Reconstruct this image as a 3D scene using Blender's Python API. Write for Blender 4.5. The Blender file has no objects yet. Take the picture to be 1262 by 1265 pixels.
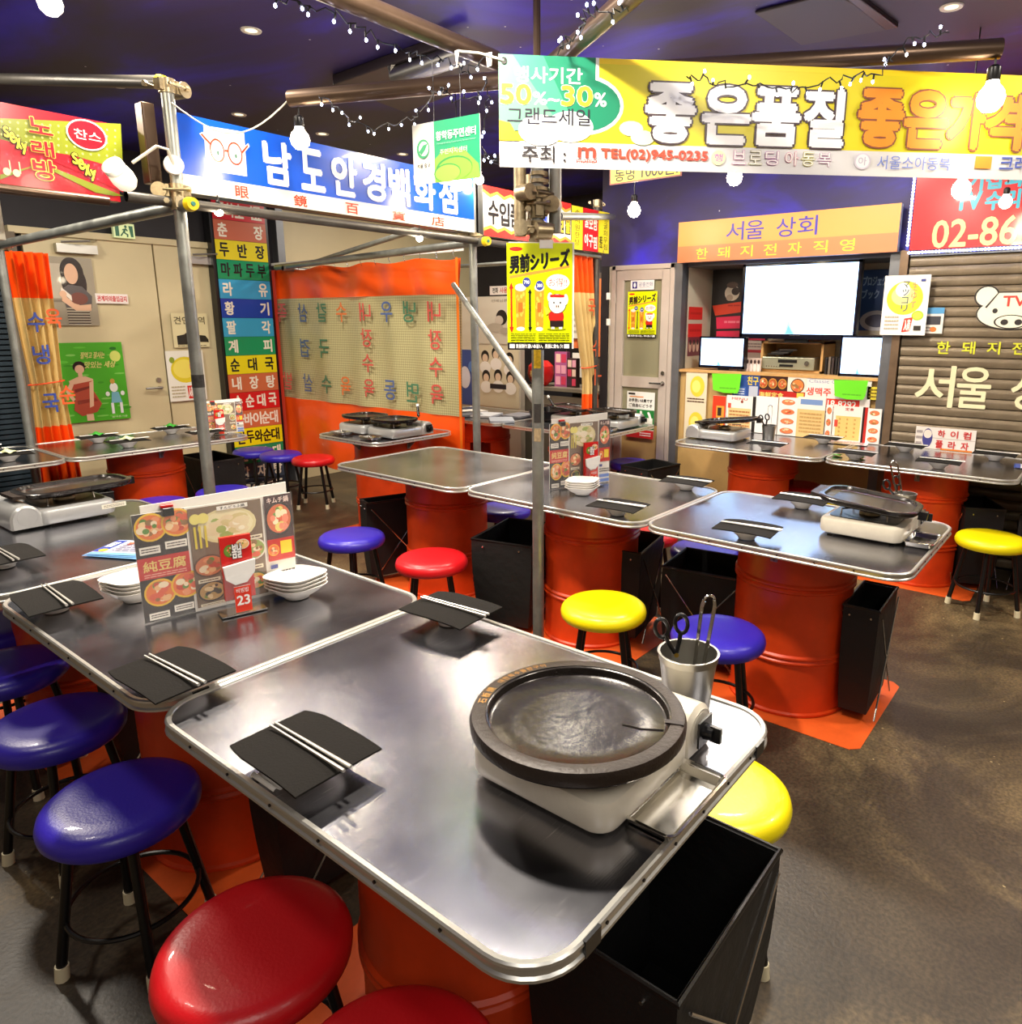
import bpy, bmesh, math, random
from mathutils import Vector, Matrix
random.seed(7)
PI = math.pi
R = math.radians
scn = bpy.context.scene
COL = scn.collection

# ------------------------------------------------------------------ camera
S = 0.77                       # metres per survey unit
H = 1.92 * S                   # camera height above the floor
FPX, CX, CY = 888.0, 690.0, 600.0
YAW, PITCH, ROLL = 0.657456, 0.223696, -0.004027
_f = Vector((math.cos(YAW) * math.cos(PITCH), math.sin(YAW) * math.cos(PITCH), -math.sin(PITCH)))
_r = Vector((math.sin(YAW), -math.cos(YAW), 0))
_d = _f.cross(_r)
_c, _s = math.cos(ROLL), math.sin(ROLL)
RT = _c * _r + _s * _d
DN = -_s * _r + _c * _d
cam_d = bpy.data.cameras.new('camera')
cam = bpy.data.objects.new('camera', cam_d)
COL.objects.link(cam)
scn.camera = cam
m = Matrix.Identity(4)
for i in range(3):
    m[i][0], m[i][1], m[i][2] = RT[i], -DN[i], -_f[i]
m[2][3] = H
cam.matrix_world = m
cam_d.sensor_fit = 'HORIZONTAL'
cam_d.sensor_width = 36
cam_d.lens = FPX / 1262 * 36
cam_d.shift_x = (631 - CX) / 1262
cam_d.shift_y = (CY - 632.5) / 1262
cam_d.clip_start = 0.02

# ------------------------------------------------------------------ view, world, main lights
scn.view_settings.view_transform = 'Standard'
scn.view_settings.look = 'None'
scn.view_settings.gamma = 1
scn.view_settings.use_curve_mapping = False
scn.view_settings.exposure = 0.2
w = bpy.data.worlds.new('world')
scn.world = w
w.use_nodes = True
w.node_tree.nodes['Background'].inputs[0].default_value = (0.9, 0.85, 0.8, 1)
w.node_tree.nodes['Background'].inputs[1].default_value = 0.25
scn.cycles.max_bounces = 8
scn.cycles.use_denoising = True
scn.cycles.sample_clamp_indirect = 4

def U(x, y, z=None):            # survey units (z from camera level) -> metres
    return Vector((x * S, y * S, H + (z if z is not None else 0) * S))
def zz(z): return H + z * S
def ray(px, py):
    return RT * ((px - CX) / FPX) + DN * ((py - CY) / FPX) + _f
O = Vector((0, 0, H))
def atz(px, py, z): v = ray(px, py); return O + v * (z * S / v.z)
def atx(px, py, x): v = ray(px, py); return O + v * (x * S / v.x)
def aty(px, py, y): v = ray(px, py); return O + v * (y * S / v.y)
def atd(px, py, d): return O + ray(px, py) * (d * S)

def area(name, loc, size, power, color, rot=(0, 0, 0), sy=None):
    l = bpy.data.lights.new(name, 'AREA'); l.energy = power; l.color = color
    l.size = size
    if sy: l.shape = 'RECTANGLE'; l.size_y = sy
    o = bpy.data.objects.new(name, l); o.location = loc; o.rotation_euler = rot
    COL.objects.link(o); return o
def point(name, loc, power, color, r=0.04):
    l = bpy.data.lights.new(name, 'POINT'); l.energy = power; l.color = color; l.shadow_soft_size = r
    o = bpy.data.objects.new(name, l); o.location = loc; COL.objects.link(o); return o
WARM = (1.0, 0.90, 0.76)
CEIL = 1.62
# area lights added under the ceiling as key and fill, in place of downlights
CEIL_KEY_FILL = [(1.75, 1.9, 62, .16), (2.0, 4.0, 42, .16), (2.35, 0.1, 26, .2), (3.4, 5.1, 30, .25), (4.9, 1.9, 44, .25), (4.6, 3.6, 24, .25), (1.0, 5.8, 52, .25),
         (6.4, 5.6, 50, .25), (4.4, -0.9, 34, .25), (0.1, 3.4, 14, .25)]
for x, y, sz, p in ((-1.3, -.9, 1.3, 26), (1.2, -1.9, 1.0, 16)):   # unseen soft fill lights added behind the camera
    area('panel_lamp_light', U(x, y, CEIL - 0.04), sz, p, (1, .94, .86))
for x, y, p, sz in CEIL_KEY_FILL:
    area('ceiling_lamp_light', U(x, y, CEIL - 0.03), sz, p, WARM)

# ------------------------------------------------------------------ materials
def lin(c):
    c = c / 255.0
    return c / 12.92 if c <= 0.04045 else ((c + 0.055) / 1.055) ** 2.4
def L3(c): return (lin(c[0]), lin(c[1]), lin(c[2]), 1.0)
MATS = {}
def mat(name, col, rough=0.5, metal=0.0, emit=0.0, bump=0.0, bscale=60, var=0.0, vscale=6, alpha=1.0, coat=0.0, spec=0.5, trans=0.0, rvar=0.0):
    if name in MATS: return MATS[name]
    mt = bpy.data.materials.new(name); mt.use_nodes = True
    nt = mt.node_tree; b = nt.nodes['Principled BSDF']
    b.inputs['Base Color'].default_value = L3(col)
    b.inputs['Roughness'].default_value = rough
    b.inputs['Metallic'].default_value = metal
    b.inputs['Alpha'].default_value = alpha
    b.inputs['Coat Weight'].default_value = coat
    b.inputs['Specular IOR Level'].default_value = spec
    b.inputs['Transmission Weight'].default_value = trans
    if emit:
        b.inputs['Emission Color'].default_value = L3(col)
        b.inputs['Emission Strength'].default_value = emit
    tc = nt.nodes.new('ShaderNodeTexCoord')
    if bump:
        n = nt.nodes.new('ShaderNodeTexNoise'); n.inputs['Scale'].default_value = bscale; n.inputs['Detail'].default_value = 4
        nt.links.new(tc.outputs['Object'], n.inputs['Vector'])
        bp = nt.nodes.new('ShaderNodeBump'); bp.inputs['Strength'].default_value = bump; bp.inputs['Distance'].default_value = 0.01
        nt.links.new(n.outputs[0], bp.inputs['Height']); nt.links.new(bp.outputs[0], b.inputs['Normal'])
    if var or rvar:
        n = nt.nodes.new('ShaderNodeTexNoise'); n.inputs['Scale'].default_value = vscale; n.inputs['Detail'].default_value = 6
        n.inputs['Roughness'].default_value = 0.65
        nt.links.new(tc.outputs['Object'], n.inputs['Vector'])
        if var:
            cr = nt.nodes.new('ShaderNodeValToRGB')
            c = L3(col); k0, k1 = 1 - var, 1 + var
            cr.color_ramp.elements[0].position = 0.3; cr.color_ramp.elements[1].position = 0.7
            cr.color_ramp.elements[0].color = (c[0] * k0, c[1] * k0, c[2] * k0, 1)
            cr.color_ramp.elements[1].color = (min(1, c[0] * k1), min(1, c[1] * k1), min(1, c[2] * k1), 1)
            nt.links.new(n.outputs[0], cr.inputs[0]); nt.links.new(cr.outputs[0], b.inputs['Base Color'])
        if rvar:
            mr = nt.nodes.new('ShaderNodeMapRange')
            mr.inputs['From Min'].default_value = 0.3; mr.inputs['From Max'].default_value = 0.7
            mr.inputs['To Min'].default_value = max(0.02, rough - rvar); mr.inputs['To Max'].default_value = rough + rvar
            nt.links.new(n.outputs[0], mr.inputs[0]); nt.links.new(mr.outputs[0], b.inputs['Roughness'])
    MATS[name] = mt
    return mt

def print_mat(name, rough=0.35, emit=0.0, alpha=1.0, coat=0.0):
    if name in MATS: return MATS[name]
    mt = bpy.data.materials.new(name); mt.use_nodes = True
    nt = mt.node_tree; b = nt.nodes['Principled BSDF']
    a = nt.nodes.new('ShaderNodeAttribute'); a.attribute_name = 'Col'
    nt.links.new(a.outputs['Color'], b.inputs['Base Color'])
    b.inputs['Roughness'].default_value = rough
    b.inputs['Alpha'].default_value = alpha
    b.inputs['Coat Weight'].default_value = coat
    if emit:
        nt.links.new(a.outputs['Color'], b.inputs['Emission Color'])
        b.inputs['Emission Strength'].default_value = emit
    MATS[name] = mt
    return mt

def steel_top():
    mt = bpy.data.materials.new('scratched_steel'); mt.use_nodes = True
    nt = mt.node_tree; b = nt.nodes['Principled BSDF']
    b.inputs['Metallic'].default_value = 1.0
    tc = nt.nodes.new('ShaderNodeTexCoord')
    n1 = nt.nodes.new('ShaderNodeTexNoise'); n1.inputs['Scale'].default_value = 3.2; n1.inputs['Detail'].default_value = 5
    nt.links.new(tc.outputs['Object'], n1.inputs['Vector'])
    cr = nt.nodes.new('ShaderNodeValToRGB')
    cr.color_ramp.elements[0].position = .3; cr.color_ramp.elements[1].position = .72
    cr.color_ramp.elements[0].color = L3((140, 140, 148)); cr.color_ramp.elements[1].color = L3((178, 178, 184))
    nt.links.new(n1.outputs[0], cr.inputs[0]); nt.links.new(cr.outputs[0], b.inputs['Base Color'])
    mr = nt.nodes.new('ShaderNodeMapRange')
    mr.inputs['From Min'].default_value = .3; mr.inputs['From Max'].default_value = .7
    mr.inputs['To Min'].default_value = .17; mr.inputs['To Max'].default_value = .26
    nt.links.new(n1.outputs[0], mr.inputs[0]); nt.links.new(mr.outputs[0], b.inputs['Roughness'])
    # wipe scratches: fine stretched noise in three directions
    hs = []
    for ang, sc in ((0.35, (10, 330, 10)), (-0.9, (12, 300, 10)), (1.25, (9, 280, 10))):
        mp = nt.nodes.new('ShaderNodeMapping'); mp.inputs['Rotation'].default_value = (0, 0, ang); mp.inputs['Scale'].default_value = sc
        nt.links.new(tc.outputs['Object'], mp.inputs['Vector'])
        n2 = nt.nodes.new('ShaderNodeTexNoise'); n2.inputs['Scale'].default_value = 1.0; n2.inputs['Detail'].default_value = 3; n2.inputs['Roughness'].default_value = .7
        nt.links.new(mp.outputs[0], n2.inputs['Vector']); hs.append(n2)
    k1 = nt.nodes.new('ShaderNodeMath'); k1.operation = 'MAXIMUM'; nt.links.new(hs[0].outputs[0], k1.inputs[0]); nt.links.new(hs[1].outputs[0], k1.inputs[1])
    ad = nt.nodes.new('ShaderNodeMix'); ad.data_type = 'FLOAT'; ad.inputs['Factor'].default_value = .4
    nt.links.new(k1.outputs[0], ad.inputs['A']); nt.links.new(hs[2].outputs[0], ad.inputs['B'])
    sc_ = nt.nodes.new('ShaderNodeMapRange'); sc_.inputs['From Min'].default_value = .60; sc_.inputs['From Max'].default_value = .68; sc_.inputs['To Min'].default_value = 0; sc_.inputs['To Max'].default_value = .75
    nt.links.new(ad.outputs['Result'], sc_.inputs[0])
    mxc = nt.nodes.new('ShaderNodeMix'); mxc.data_type = 'RGBA'; mxc.inputs['B'].default_value = L3((240, 240, 240))
    nt.links.new(sc_.outputs[0], mxc.inputs['Factor']); nt.links.new(cr.outputs[0], mxc.inputs['A']); nt.links.new(mxc.outputs['Result'], b.inputs['Base Color'])
    bp = nt.nodes.new('ShaderNodeBump'); bp.inputs['Strength'].default_value = .45; bp.inputs['Distance'].default_value = .0005
    nt.links.new(ad.outputs['Result'], bp.inputs['Height'])
    wr = nt.nodes.new('ShaderNodeMapRange'); wr.inputs['From Min'].default_value = .62; wr.inputs['From Max'].default_value = .72; wr.inputs['To Min'].default_value = 0; wr.inputs['To Max'].default_value = .008
    nt.links.new(ad.outputs['Result'], wr.inputs[0])
    rs = nt.nodes.new('ShaderNodeMath'); rs.operation = 'ADD'; nt.links.new(mr.outputs[0], rs.inputs[0]); nt.links.new(wr.outputs[0], rs.inputs[1]); nt.links.new(rs.outputs[0], b.inputs['Roughness'])
    n3 = nt.nodes.new('ShaderNodeTexNoise'); n3.inputs['Scale'].default_value = 5; n3.inputs['Detail'].default_value = 1
    nt.links.new(tc.outputs['Object'], n3.inputs['Vector'])
    bp2 = nt.nodes.new('ShaderNodeBump'); bp2.inputs['Strength'].default_value = .06; bp2.inputs['Distance'].default_value = .003
    nt.links.new(n3.outputs[0], bp2.inputs['Height']); nt.links.new(bp2.outputs[0], bp.inputs['Normal'])
    nt.links.new(bp.outputs[0], b.inputs['Normal'])
    return mt
STEEL = steel_top()
RIM = mat('aluminium_edge', (212, 210, 202), .34, .85)
CHROME = mat('polished_steel', (215, 212, 205), .16, 1.0, rvar=.06, vscale=8)
BRUSH = mat('brushed_steel', (180, 178, 172), .34, 1.0, rvar=.05, vscale=12)
GALV = mat('galvanised_pipe', (150, 152, 146), .42, .75, var=.22, vscale=9, rvar=.08)
BROWNP = mat('dark_bronze_pipe', (92, 74, 60), .32, .7, var=.15, vscale=5)
CLAMP = mat('worn_clamp_metal', (165, 150, 120), .38, .85, var=.3, vscale=30)
YCAP = mat('yellow_plastic', (226, 196, 20), .4)
TEAL = mat('teal_plastic', (40, 120, 110), .5)
DRUM = mat('orange_painted_drum', (218, 66, 16), .38, var=.16, vscale=5, rvar=.06, bump=.02, bscale=9)
PLATE_OR = mat('orange_floor_paint', (224, 92, 30), .5, var=.14, vscale=6)
BLACK = mat('black_leg_paint', (14, 13, 13), .32)
FAB = mat('black_nylon', (13, 13, 13), .62, bump=.3, bscale=25)
CAPW = mat('cream_rubber', (226, 215, 180), .55)
NAP = mat('charcoal_napkin', (22, 19, 16), .85, bump=.15, bscale=220, spec=.2)
WHITE = mat('white_china', (236, 232, 224), .18, coat=.3)
WPL = mat('white_plastic', (235, 232, 226), .35)
PAPER = mat('white_paper', (238, 234, 226), .6)
STOVE = mat('cream_enamel', (214, 206, 188), .3, var=.08, vscale=10, coat=.2)
STOVEG = mat('silver_enamel', (190, 190, 188), .3, .5, var=.05, vscale=10)
STICK = mat('satin_steel', (225, 222, 214), .38, .9)
IRON = mat('cast_iron', (38, 33, 30), .215, .2, bump=.05, bscale=60, var=.5, vscale=11, rvar=.04)
IRONR = mat('cast_iron_rim', (46, 36, 29), .42, .2, bump=.15, bscale=160, var=.25, vscale=16)
BLK = mat('black_plastic', (18, 18, 20), .3)
DARKWALL = mat('night_wall', (30, 26, 32), .6, var=.35, vscale=2)
CREAM = mat('cream_wall_paint', (206, 192, 152), .45, var=.06, vscale=1.5)
CREAM2 = mat('pale_board', (212, 205, 186), .5, var=.05, vscale=2)
GREYP = mat('grey_steel_post', (112, 114, 118), .4, .5, var=.12, vscale=7)
PLY = mat('plywood', (196, 160, 100), .55, var=.12, vscale=3)
WOOD = mat('light_wood', (206, 160, 98), .5, var=.15, vscale=8)
DOORM = mat('brushed_aluminium_door', (200, 188, 178), .36, .25, var=.07, vscale=4)
ORV = mat('orange_vinyl', (246, 88, 20), .3, var=.05, vscale=3, coat=.2)
BEIGEV = mat('beige_vinyl', (214, 184, 120), .4, var=.12, vscale=5)
TRAYM = CHROME
GLOW = mat('bulb_glow', (255, 238, 205), .3, emit=26)
LEDM = mat('blue_white_led', (205, 215, 255), .3, emit=30)
SCREEN = mat('screen_glow', (176, 208, 255), .3, emit=3.2)
RED = mat('red_plastic', (200, 24, 22), .35)
WIRE = mat('black_wire', (16, 16, 18), .5)
WWIRE = mat('pale_cord', (200, 195, 180), .5)
CORDR = mat('orange_cord', (232, 80, 30), .6)
PR = print_mat('printed_sheet', .42)
PRG = print_mat('glossy_print', .22, coat=.3)
PRL = print_mat('lit_print', .3, emit=.35)
def glass_mat():
    mt = bpy.data.materials.new('frosted_glass'); mt.use_nodes = True
    b = mt.node_tree.nodes['Principled BSDF']
    b.inputs['Base Color'].default_value = L3((150, 146, 118)); b.inputs['Roughness'].default_value = .25
    b.inputs['Alpha'].default_value = .85
    return mt
GLASS = glass_mat()
def acrylic():
    mt = bpy.data.materials.new('clear_acrylic'); mt.use_nodes = True
    b = mt.node_tree.nodes['Principled BSDF']
    b.inputs['Base Color'].default_value = (.9, .92, .9, 1); b.inputs['Roughness'].default_value = .08
    b.inputs['Alpha'].default_value = .06
    return mt
ACRYL = acrylic()

# ------------------------------------------------------------------ mesh builder
class MB:
    def __init__(s): s.v = []; s.f = []
    def add(s, vs, fs, M=None):
        n = len(s.v)
        for p in vs:
            p = Vector(p)
            s.v.append(M @ p if M is not None else p)
        s.f += [tuple(i + n for i in f) for f in fs]
        return s
    def box(s, c, d, M=None):
        x, y, z = c; a, b, e = d[0] / 2, d[1] / 2, d[2] / 2
        vs = [(x - a, y - b, z - e), (x + a, y - b, z - e), (x + a, y + b, z - e), (x - a, y + b, z - e),
              (x - a, y - b, z + e), (x + a, y - b, z + e), (x + a, y + b, z + e), (x - a, y + b, z + e)]
        return s.add(vs, [(0, 3, 2, 1), (4, 5, 6, 7), (0, 1, 5, 4), (1, 2, 6, 5), (2, 3, 7, 6), (3, 0, 4, 7)], M)
    def cyl(s, p0, p1, r0, r1=None, n=14, cap=True):
        p0, p1 = Vector(p0), Vector(p1); r1 = r0 if r1 is None else r1
        d = (p1 - p0).normalized(); q = d.to_track_quat('Z', 'Y').to_matrix()
        vs = []
        for p, r in ((p0, r0), (p1, r1)):
            for i in range(n):
                a = 2 * PI * i / n; vs.append(p + q @ Vector((r * math.cos(a), r * math.sin(a), 0)))
        fs = [(i, (i + 1) % n, n + (i + 1) % n, n + i) for i in range(n)]
        if cap: fs += [tuple(range(n - 1, -1, -1)), tuple(range(n, 2 * n))]
        return s.add(vs, fs)
    def tube(s, pts, r, n=8, closed=False):
        pts = [Vector(p) for p in pts]; N = len(pts); vs = []; rr = r if isinstance(r, (list, tuple)) else [r] * N
        up = None
        for i, p in enumerate(pts):
            a = pts[i - 1] if (i > 0 or closed) else p
            b = pts[(i + 1) % N] if (i < N - 1 or closed) else p
            d = (b - a).normalized()
            if up is None:
                up = d.orthogonal().normalized()
            up = (up - d * up.dot(d))
            up = up.normalized() if up.length > 1e-6 else d.orthogonal().normalized()
            sd = d.cross(up)
            for k in range(n):
                t = 2 * PI * k / n; vs.append(p + (up * math.cos(t) + sd * math.sin(t)) * rr[i])
        fs = []
        for i in range(N if closed else N - 1):
            j = (i + 1) % N
            for k in range(n):
                fs.append((i * n + k, i * n + (k + 1) % n, j * n + (k + 1) % n, j * n + k))
        if not closed: fs += [tuple(range(n - 1, -1, -1)), tuple((N - 1) * n + k for k in range(n))]
        return s.add(vs, fs)
    def lathe(s, prof, n=32, c=(0, 0, 0), hole=None, sx=1, sy=1):
        vs = []; cx, cy, cz = c
        for r, z in prof:
            for i in range(n):
                a = 2 * PI * i / n; vs.append((cx + r * math.cos(a) * sx, cy + r * math.sin(a) * sy, cz + z))
        fs = []
        for j in range(len(prof) - 1):
            for i in range(n):
                if hole:
                    a0, hw, z1 = hole; a = 2 * PI * (i + .5) / n
                    df = (a - a0 + PI) % (2 * PI) - PI
                    zm = (prof[j][1] + prof[j + 1][1]) / 2
                    if abs(df) < hw and zm < z1 - .1 * (abs(df) / hw) ** 4: continue
                fs.append((j * n + i, j * n + (i + 1) % n, (j + 1) * n + (i + 1) % n, (j + 1) * n + i))
        if prof[0][0] < 1e-5: pass
        return s.add(vs, fs)
    def prism(s, poly, z0, z1, M=None):
        n = len(poly)
        vs = [(x, y, z0) for x, y in poly] + [(x, y, z1) for x, y in poly]
        fs = [tuple(range(n - 1, -1, -1)), tuple(range(n, 2 * n))] + [(i, (i + 1) % n, n + (i + 1) % n, n + i) for i in range(n)]
        return s.add(vs, fs, M)
    def sweep(s, path, prof, closed=True):   # path: list of (x, y, nx, ny); prof: list of (offset outward, z)
        n = len(path); k = len(prof); vs = []
        for x, y, nx, ny in path:
            for o, z in prof: vs.append((x + nx * o, y + ny * o, z))
        fs = []
        for i in range(n):
            j = (i + 1) % n
            for t in range(k - 1): fs.append((i * k + t, j * k + t, j * k + t + 1, i * k + t + 1))
        return s.add(vs, fs)
    def grid(s, nx, ny, fn):
        vs = [fn(i / nx, j / ny) for j in range(ny + 1) for i in range(nx + 1)]
        fs = [(j * (nx + 1) + i, j * (nx + 1) + i + 1, (j + 1) * (nx + 1) + i + 1, (j + 1) * (nx + 1) + i) for j in range(ny) for i in range(nx)]
        return s.add(vs, fs)
    def mesh(s, name, mt, smooth=True, ang=35, weld=False):
        me = bpy.data.meshes.new(name)
        me.from_pydata([tuple(p) for p in s.v], [], s.f)
        if weld:
            bm = bmesh.new(); bm.from_mesh(me); bmesh.ops.remove_doubles(bm, verts=bm.verts, dist=1e-5)
            bmesh.ops.recalc_face_normals(bm, faces=bm.faces); bm.to_mesh(me); bm.free()
        me.materials.append(mt)
        if smooth:
            me.polygons.foreach_set('use_smooth', [True] * len(me.polygons))
            me.set_sharp_from_angle(angle=R(ang))
        me.update()
        return me

CACHE = {}
def part(name, key, fn, mt, parent=None, loc=(0, 0, 0), rot=(0, 0, 0), label=None, smooth=True, solid=0, bev=0, sub=0):
    k = (key, mt.name)
    if key is None or k not in CACHE:
        b = MB(); r = fn(b); me = (r if isinstance(r, bpy.types.Mesh) else b.mesh(name, mt, smooth))
        if key is not None: CACHE[k] = me
    else: me = CACHE[k]
    o = bpy.data.objects.new(name, me); COL.objects.link(o)
    if parent is not None: o.parent = parent
    o.location = loc; o.rotation_euler = rot
    if solid:
        q = o.modifiers.new('solid', 'SOLIDIFY'); q.thickness = solid; q.offset = 0
    if bev:
        q = o.modifiers.new('bevel', 'BEVEL'); q.width = bev; q.segments = 2; q.limit_method = 'ANGLE'
    if sub:
        q = o.modifiers.new('sub', 'SUBSURF'); q.levels = sub; q.render_levels = sub
    if label: o['label'] = label
    return o
def thing(name, label, cat, loc=(0, 0, 0), rz=0, group=None, rot=None):
    o = bpy.data.objects.new(name, None); COL.objects.link(o)
    o.empty_display_size = .05
    o.location = loc; o.rotation_euler = rot if rot else (0, 0, rz)
    o['label'] = label; o['category'] = cat
    if group: o['group'] = group
    return o
def tag(o, label, cat, group=None):
    o['label'] = label; o['category'] = cat
    if group: o['group'] = group
    return o
def struct(name, fn, mt, parent=None, **k):
    o = part(name, None, fn, mt, parent, **k)
    if parent is None: o['kind'] = 'structure'
    return o

def rrect(w, l, r, seg=6, cx=0, cy=0):       # path with outward normals
    out = []
    for sx, sy, a0 in ((1, 1, 0), (-1, 1, 90), (-1, -1, 180), (1, -1, 270)):
        for i in range(seg + 1):
            a = R(a0 + 90 * i / seg)
            out.append((cx + sx * (w / 2 - r) + r * math.cos(a), cy + sy * (l / 2 - r) + r * math.sin(a), math.cos(a), math.sin(a)))
    return out
def rpoly(w, l, r, seg=6, cx=0, cy=0, inset=0): return [(x - nx * inset, y - ny * inset) for x, y, nx, ny in rrect(w, l, r, seg, cx, cy)]

# ------------------------------------------------------------------ text and flat print
TXT = {}
def text_geo(st):
    if st in TXT: return TXT[st]
    c = bpy.data.curves.new('t', 'FONT'); c.body = st; c.size = 1; c.resolution_u = 3; c.fill_mode = 'FRONT'
    o = bpy.data.objects.new('t', c)
    me = bpy.data.meshes.new_from_object(o)
    vs = [(v.co.x, v.co.y) for v in me.vertices]; fs = [tuple(p.vertices) for p in me.polygons]
    bpy.data.objects.remove(o); bpy.data.curves.remove(c); bpy.data.meshes.remove(me)
    if not vs: vs = [(0, 0), (1, 1)]
    TXT[st] = (vs, fs, min(v[0] for v in vs), max(v[0] for v in vs), min(v[1] for v in vs), max(v[1] for v in vs))
    return TXT[st]

class Print:
    """flat print: x to the right, z up, facing local -y; size w x h metres, drawn in 0..1 coordinates (y from the top down)"""
    def __init__(s, w, h, lift=.0006, th=0.0, back=(238, 234, 226), flat=False, depth=.0045):
        s.depth = depth; s.lmax = 0
        s.w, s.h = w, h; s.v = []; s.f = []; s.c = []; s.ly = 0; s.lift = lift; s.flat = flat
        if th:
            b = MB(); b.box((w / 2, th / 2, h / 2), (w, th, h))
            s.v += [tuple(p) for p in b.v]; s.f += b.f; s.c += [back] * 6
    def _p(s, u, v):
        return (u * s.w, -s.ly * s.lift, (1 - v) * s.h)
    def poly(s, pts, col, layer=True):
        if layer: s.ly += 1
        n = len(s.v); s.v += [s._p(u, v) for u, v in pts]
        s.f.append(tuple(range(n, n + len(pts)))); s.c.append(col); return s
    def rect(s, u0, v0, u1, v1, col, layer=True): return s.poly([(u0, v1), (u1, v1), (u1, v0), (u0, v0)], col, layer)
    def ell(s, u, v, ru, rv, col, n=20, layer=True):
        return s.poly([(u + ru * math.cos(2 * PI * i / n), v - rv * math.sin(2 * PI * i / n)) for i in range(n)], col, layer)
    def text(s, st, u0, v0, u1, v1, col, bold=0.0, outline=None, ow=.03, slant=0, drop=0):
        """bold / ow: stroke growth as a share of the letter height; outline: colour of a fatter copy underneath; drop: extra fall along the line"""
        vs, fs, a, b, c, d = text_geo(st); ly0 = s.ly
        asp = (v1 - v0) * s.h                                   # letter height in metres
        for o, cc in ((bold + ow, outline), (bold, col)):
            if cc is None: continue
            s.ly += 1
            if o > .001:
                k = 10 if cc is outline and outline is not None else 5
                offs = [(o * math.cos(2 * PI * i / k) * asp / s.w, o * math.sin(2 * PI * i / k) * (v1 - v0)) for i in range(k)]
                if o > .06: offs += [(x * .5, y * .5) for x, y in offs[::2]]
            else: offs = [(0, 0)]
            base = [((x - a) / (b - a + 1e-9), (y - c) / (d - c + 1e-9)) for x, y in vs]
            for ox, oy in offs:
                s.ly += .2; n = len(s.v)
                s.v += [s._p(u0 + (u1 - u0) * t + slant * q + ox, v1 + (v0 - v1) * q + drop * t + oy) for t, q in base]
                s.f += [tuple(i + n for i in f) for f in fs]; s.c += [cc] * len(fs)
        s.lmax = max(s.lmax, s.ly); s.ly = ly0
        return s
    def bowl(s, u, v, ru, rv, rim, soup, bits, n=14):
        s.ell(u, v, ru, rv, rim); s.ell(u, v, ru * .88, rv * .86, soup)
        s.ly += 1
        for i in range(n):
            a = random.uniform(0, 2 * PI); q = math.sqrt(random.random()) * .62
            s.ly += .05
            k = random.uniform(.13, .28)
            s.ell(u + math.cos(a) * ru * q, v + math.sin(a) * rv * q, ru * k * random.uniform(.8, 1.5), rv * k, random.choice(bits), n=9, layer=False)
        s.ly += 1
        return s
    def lines(s, u0, v0, u1, v1, n, col, fill=.45):
        s.ly += 1
        for i in range(n):
            y = v0 + (v1 - v0) * (i + .5) / n; hh = (v1 - v0) / n * fill / 2
            x = u0
            while x < u1:
                k = random.uniform(.03, .12) * (u1 - u0) * 2; x2 = min(u1, x + k)
                s.rect(x, y - hh, x2, y + hh, col, False); x = x2 + .02 * (u1 - u0)
        return s
    def mesh(s, name, mt):
        me = bpy.data.meshes.new(name)
        k_ = min(1.0, s.depth / (max(s.ly, s.lmax) * s.lift + 1e-9))
        V = [(x, y * k_ if y < 0 else y, z) for x, y, z in s.v]
        if s.flat: V = [(x, z, -y) for x, y, z in V]
        me.from_pydata(V, [], s.f)
        at = me.color_attributes.new('Col', 'FLOAT_COLOR', 'CORNER')
        buf = []
        cc = {}
        for f_, c_ in zip(s.f, s.c):
            if c_ not in cc: cc[c_] = list(L3(c_))
            buf += cc[c_] * len(f_)
        at.data.foreach_set('color', buf)
        me.materials.append(mt); me.update()
        return me
    def obj(s, name, mt, parent=None, loc=(0, 0, 0), rot=(0, 0, 0), label=None):
        o = bpy.data.objects.new(name, s.mesh(name, mt)); COL.objects.link(o)
        if parent is not None: o.parent = parent
        o.location = loc; o.rotation_euler = rot
        if label: o['label'] = label
        return o
RX, RY = -PI / 2, 0.0          # facing -X (back wall), facing -Y (left wall)
def on_x(x, l, t, r, b, off=0):      # rectangle on the plane X=x from pixel edges; returns origin (bottom-left), w, h
    my = (t + b) / 2; mx = (l + r) / 2
    p0 = atx(l, my, x); p1 = atx(r, my, x); zt = atx(mx, t, x).z; zb = atx(mx, b, x).z
    return Vector((x * S - off, p0.y, zb)), p0.y - p1.y, zt - zb
def on_y(y, l, t, r, b, off=0):
    my = (t + b) / 2; mx = (l + r) / 2
    p0 = aty(l, my, y); p1 = aty(r, my, y); zt = aty(mx, t, y).z; zb = aty(mx, b, y).z
    return Vector((p0.x, y * S - off, zb)), p1.x - p0.x, zt - zb
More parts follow.
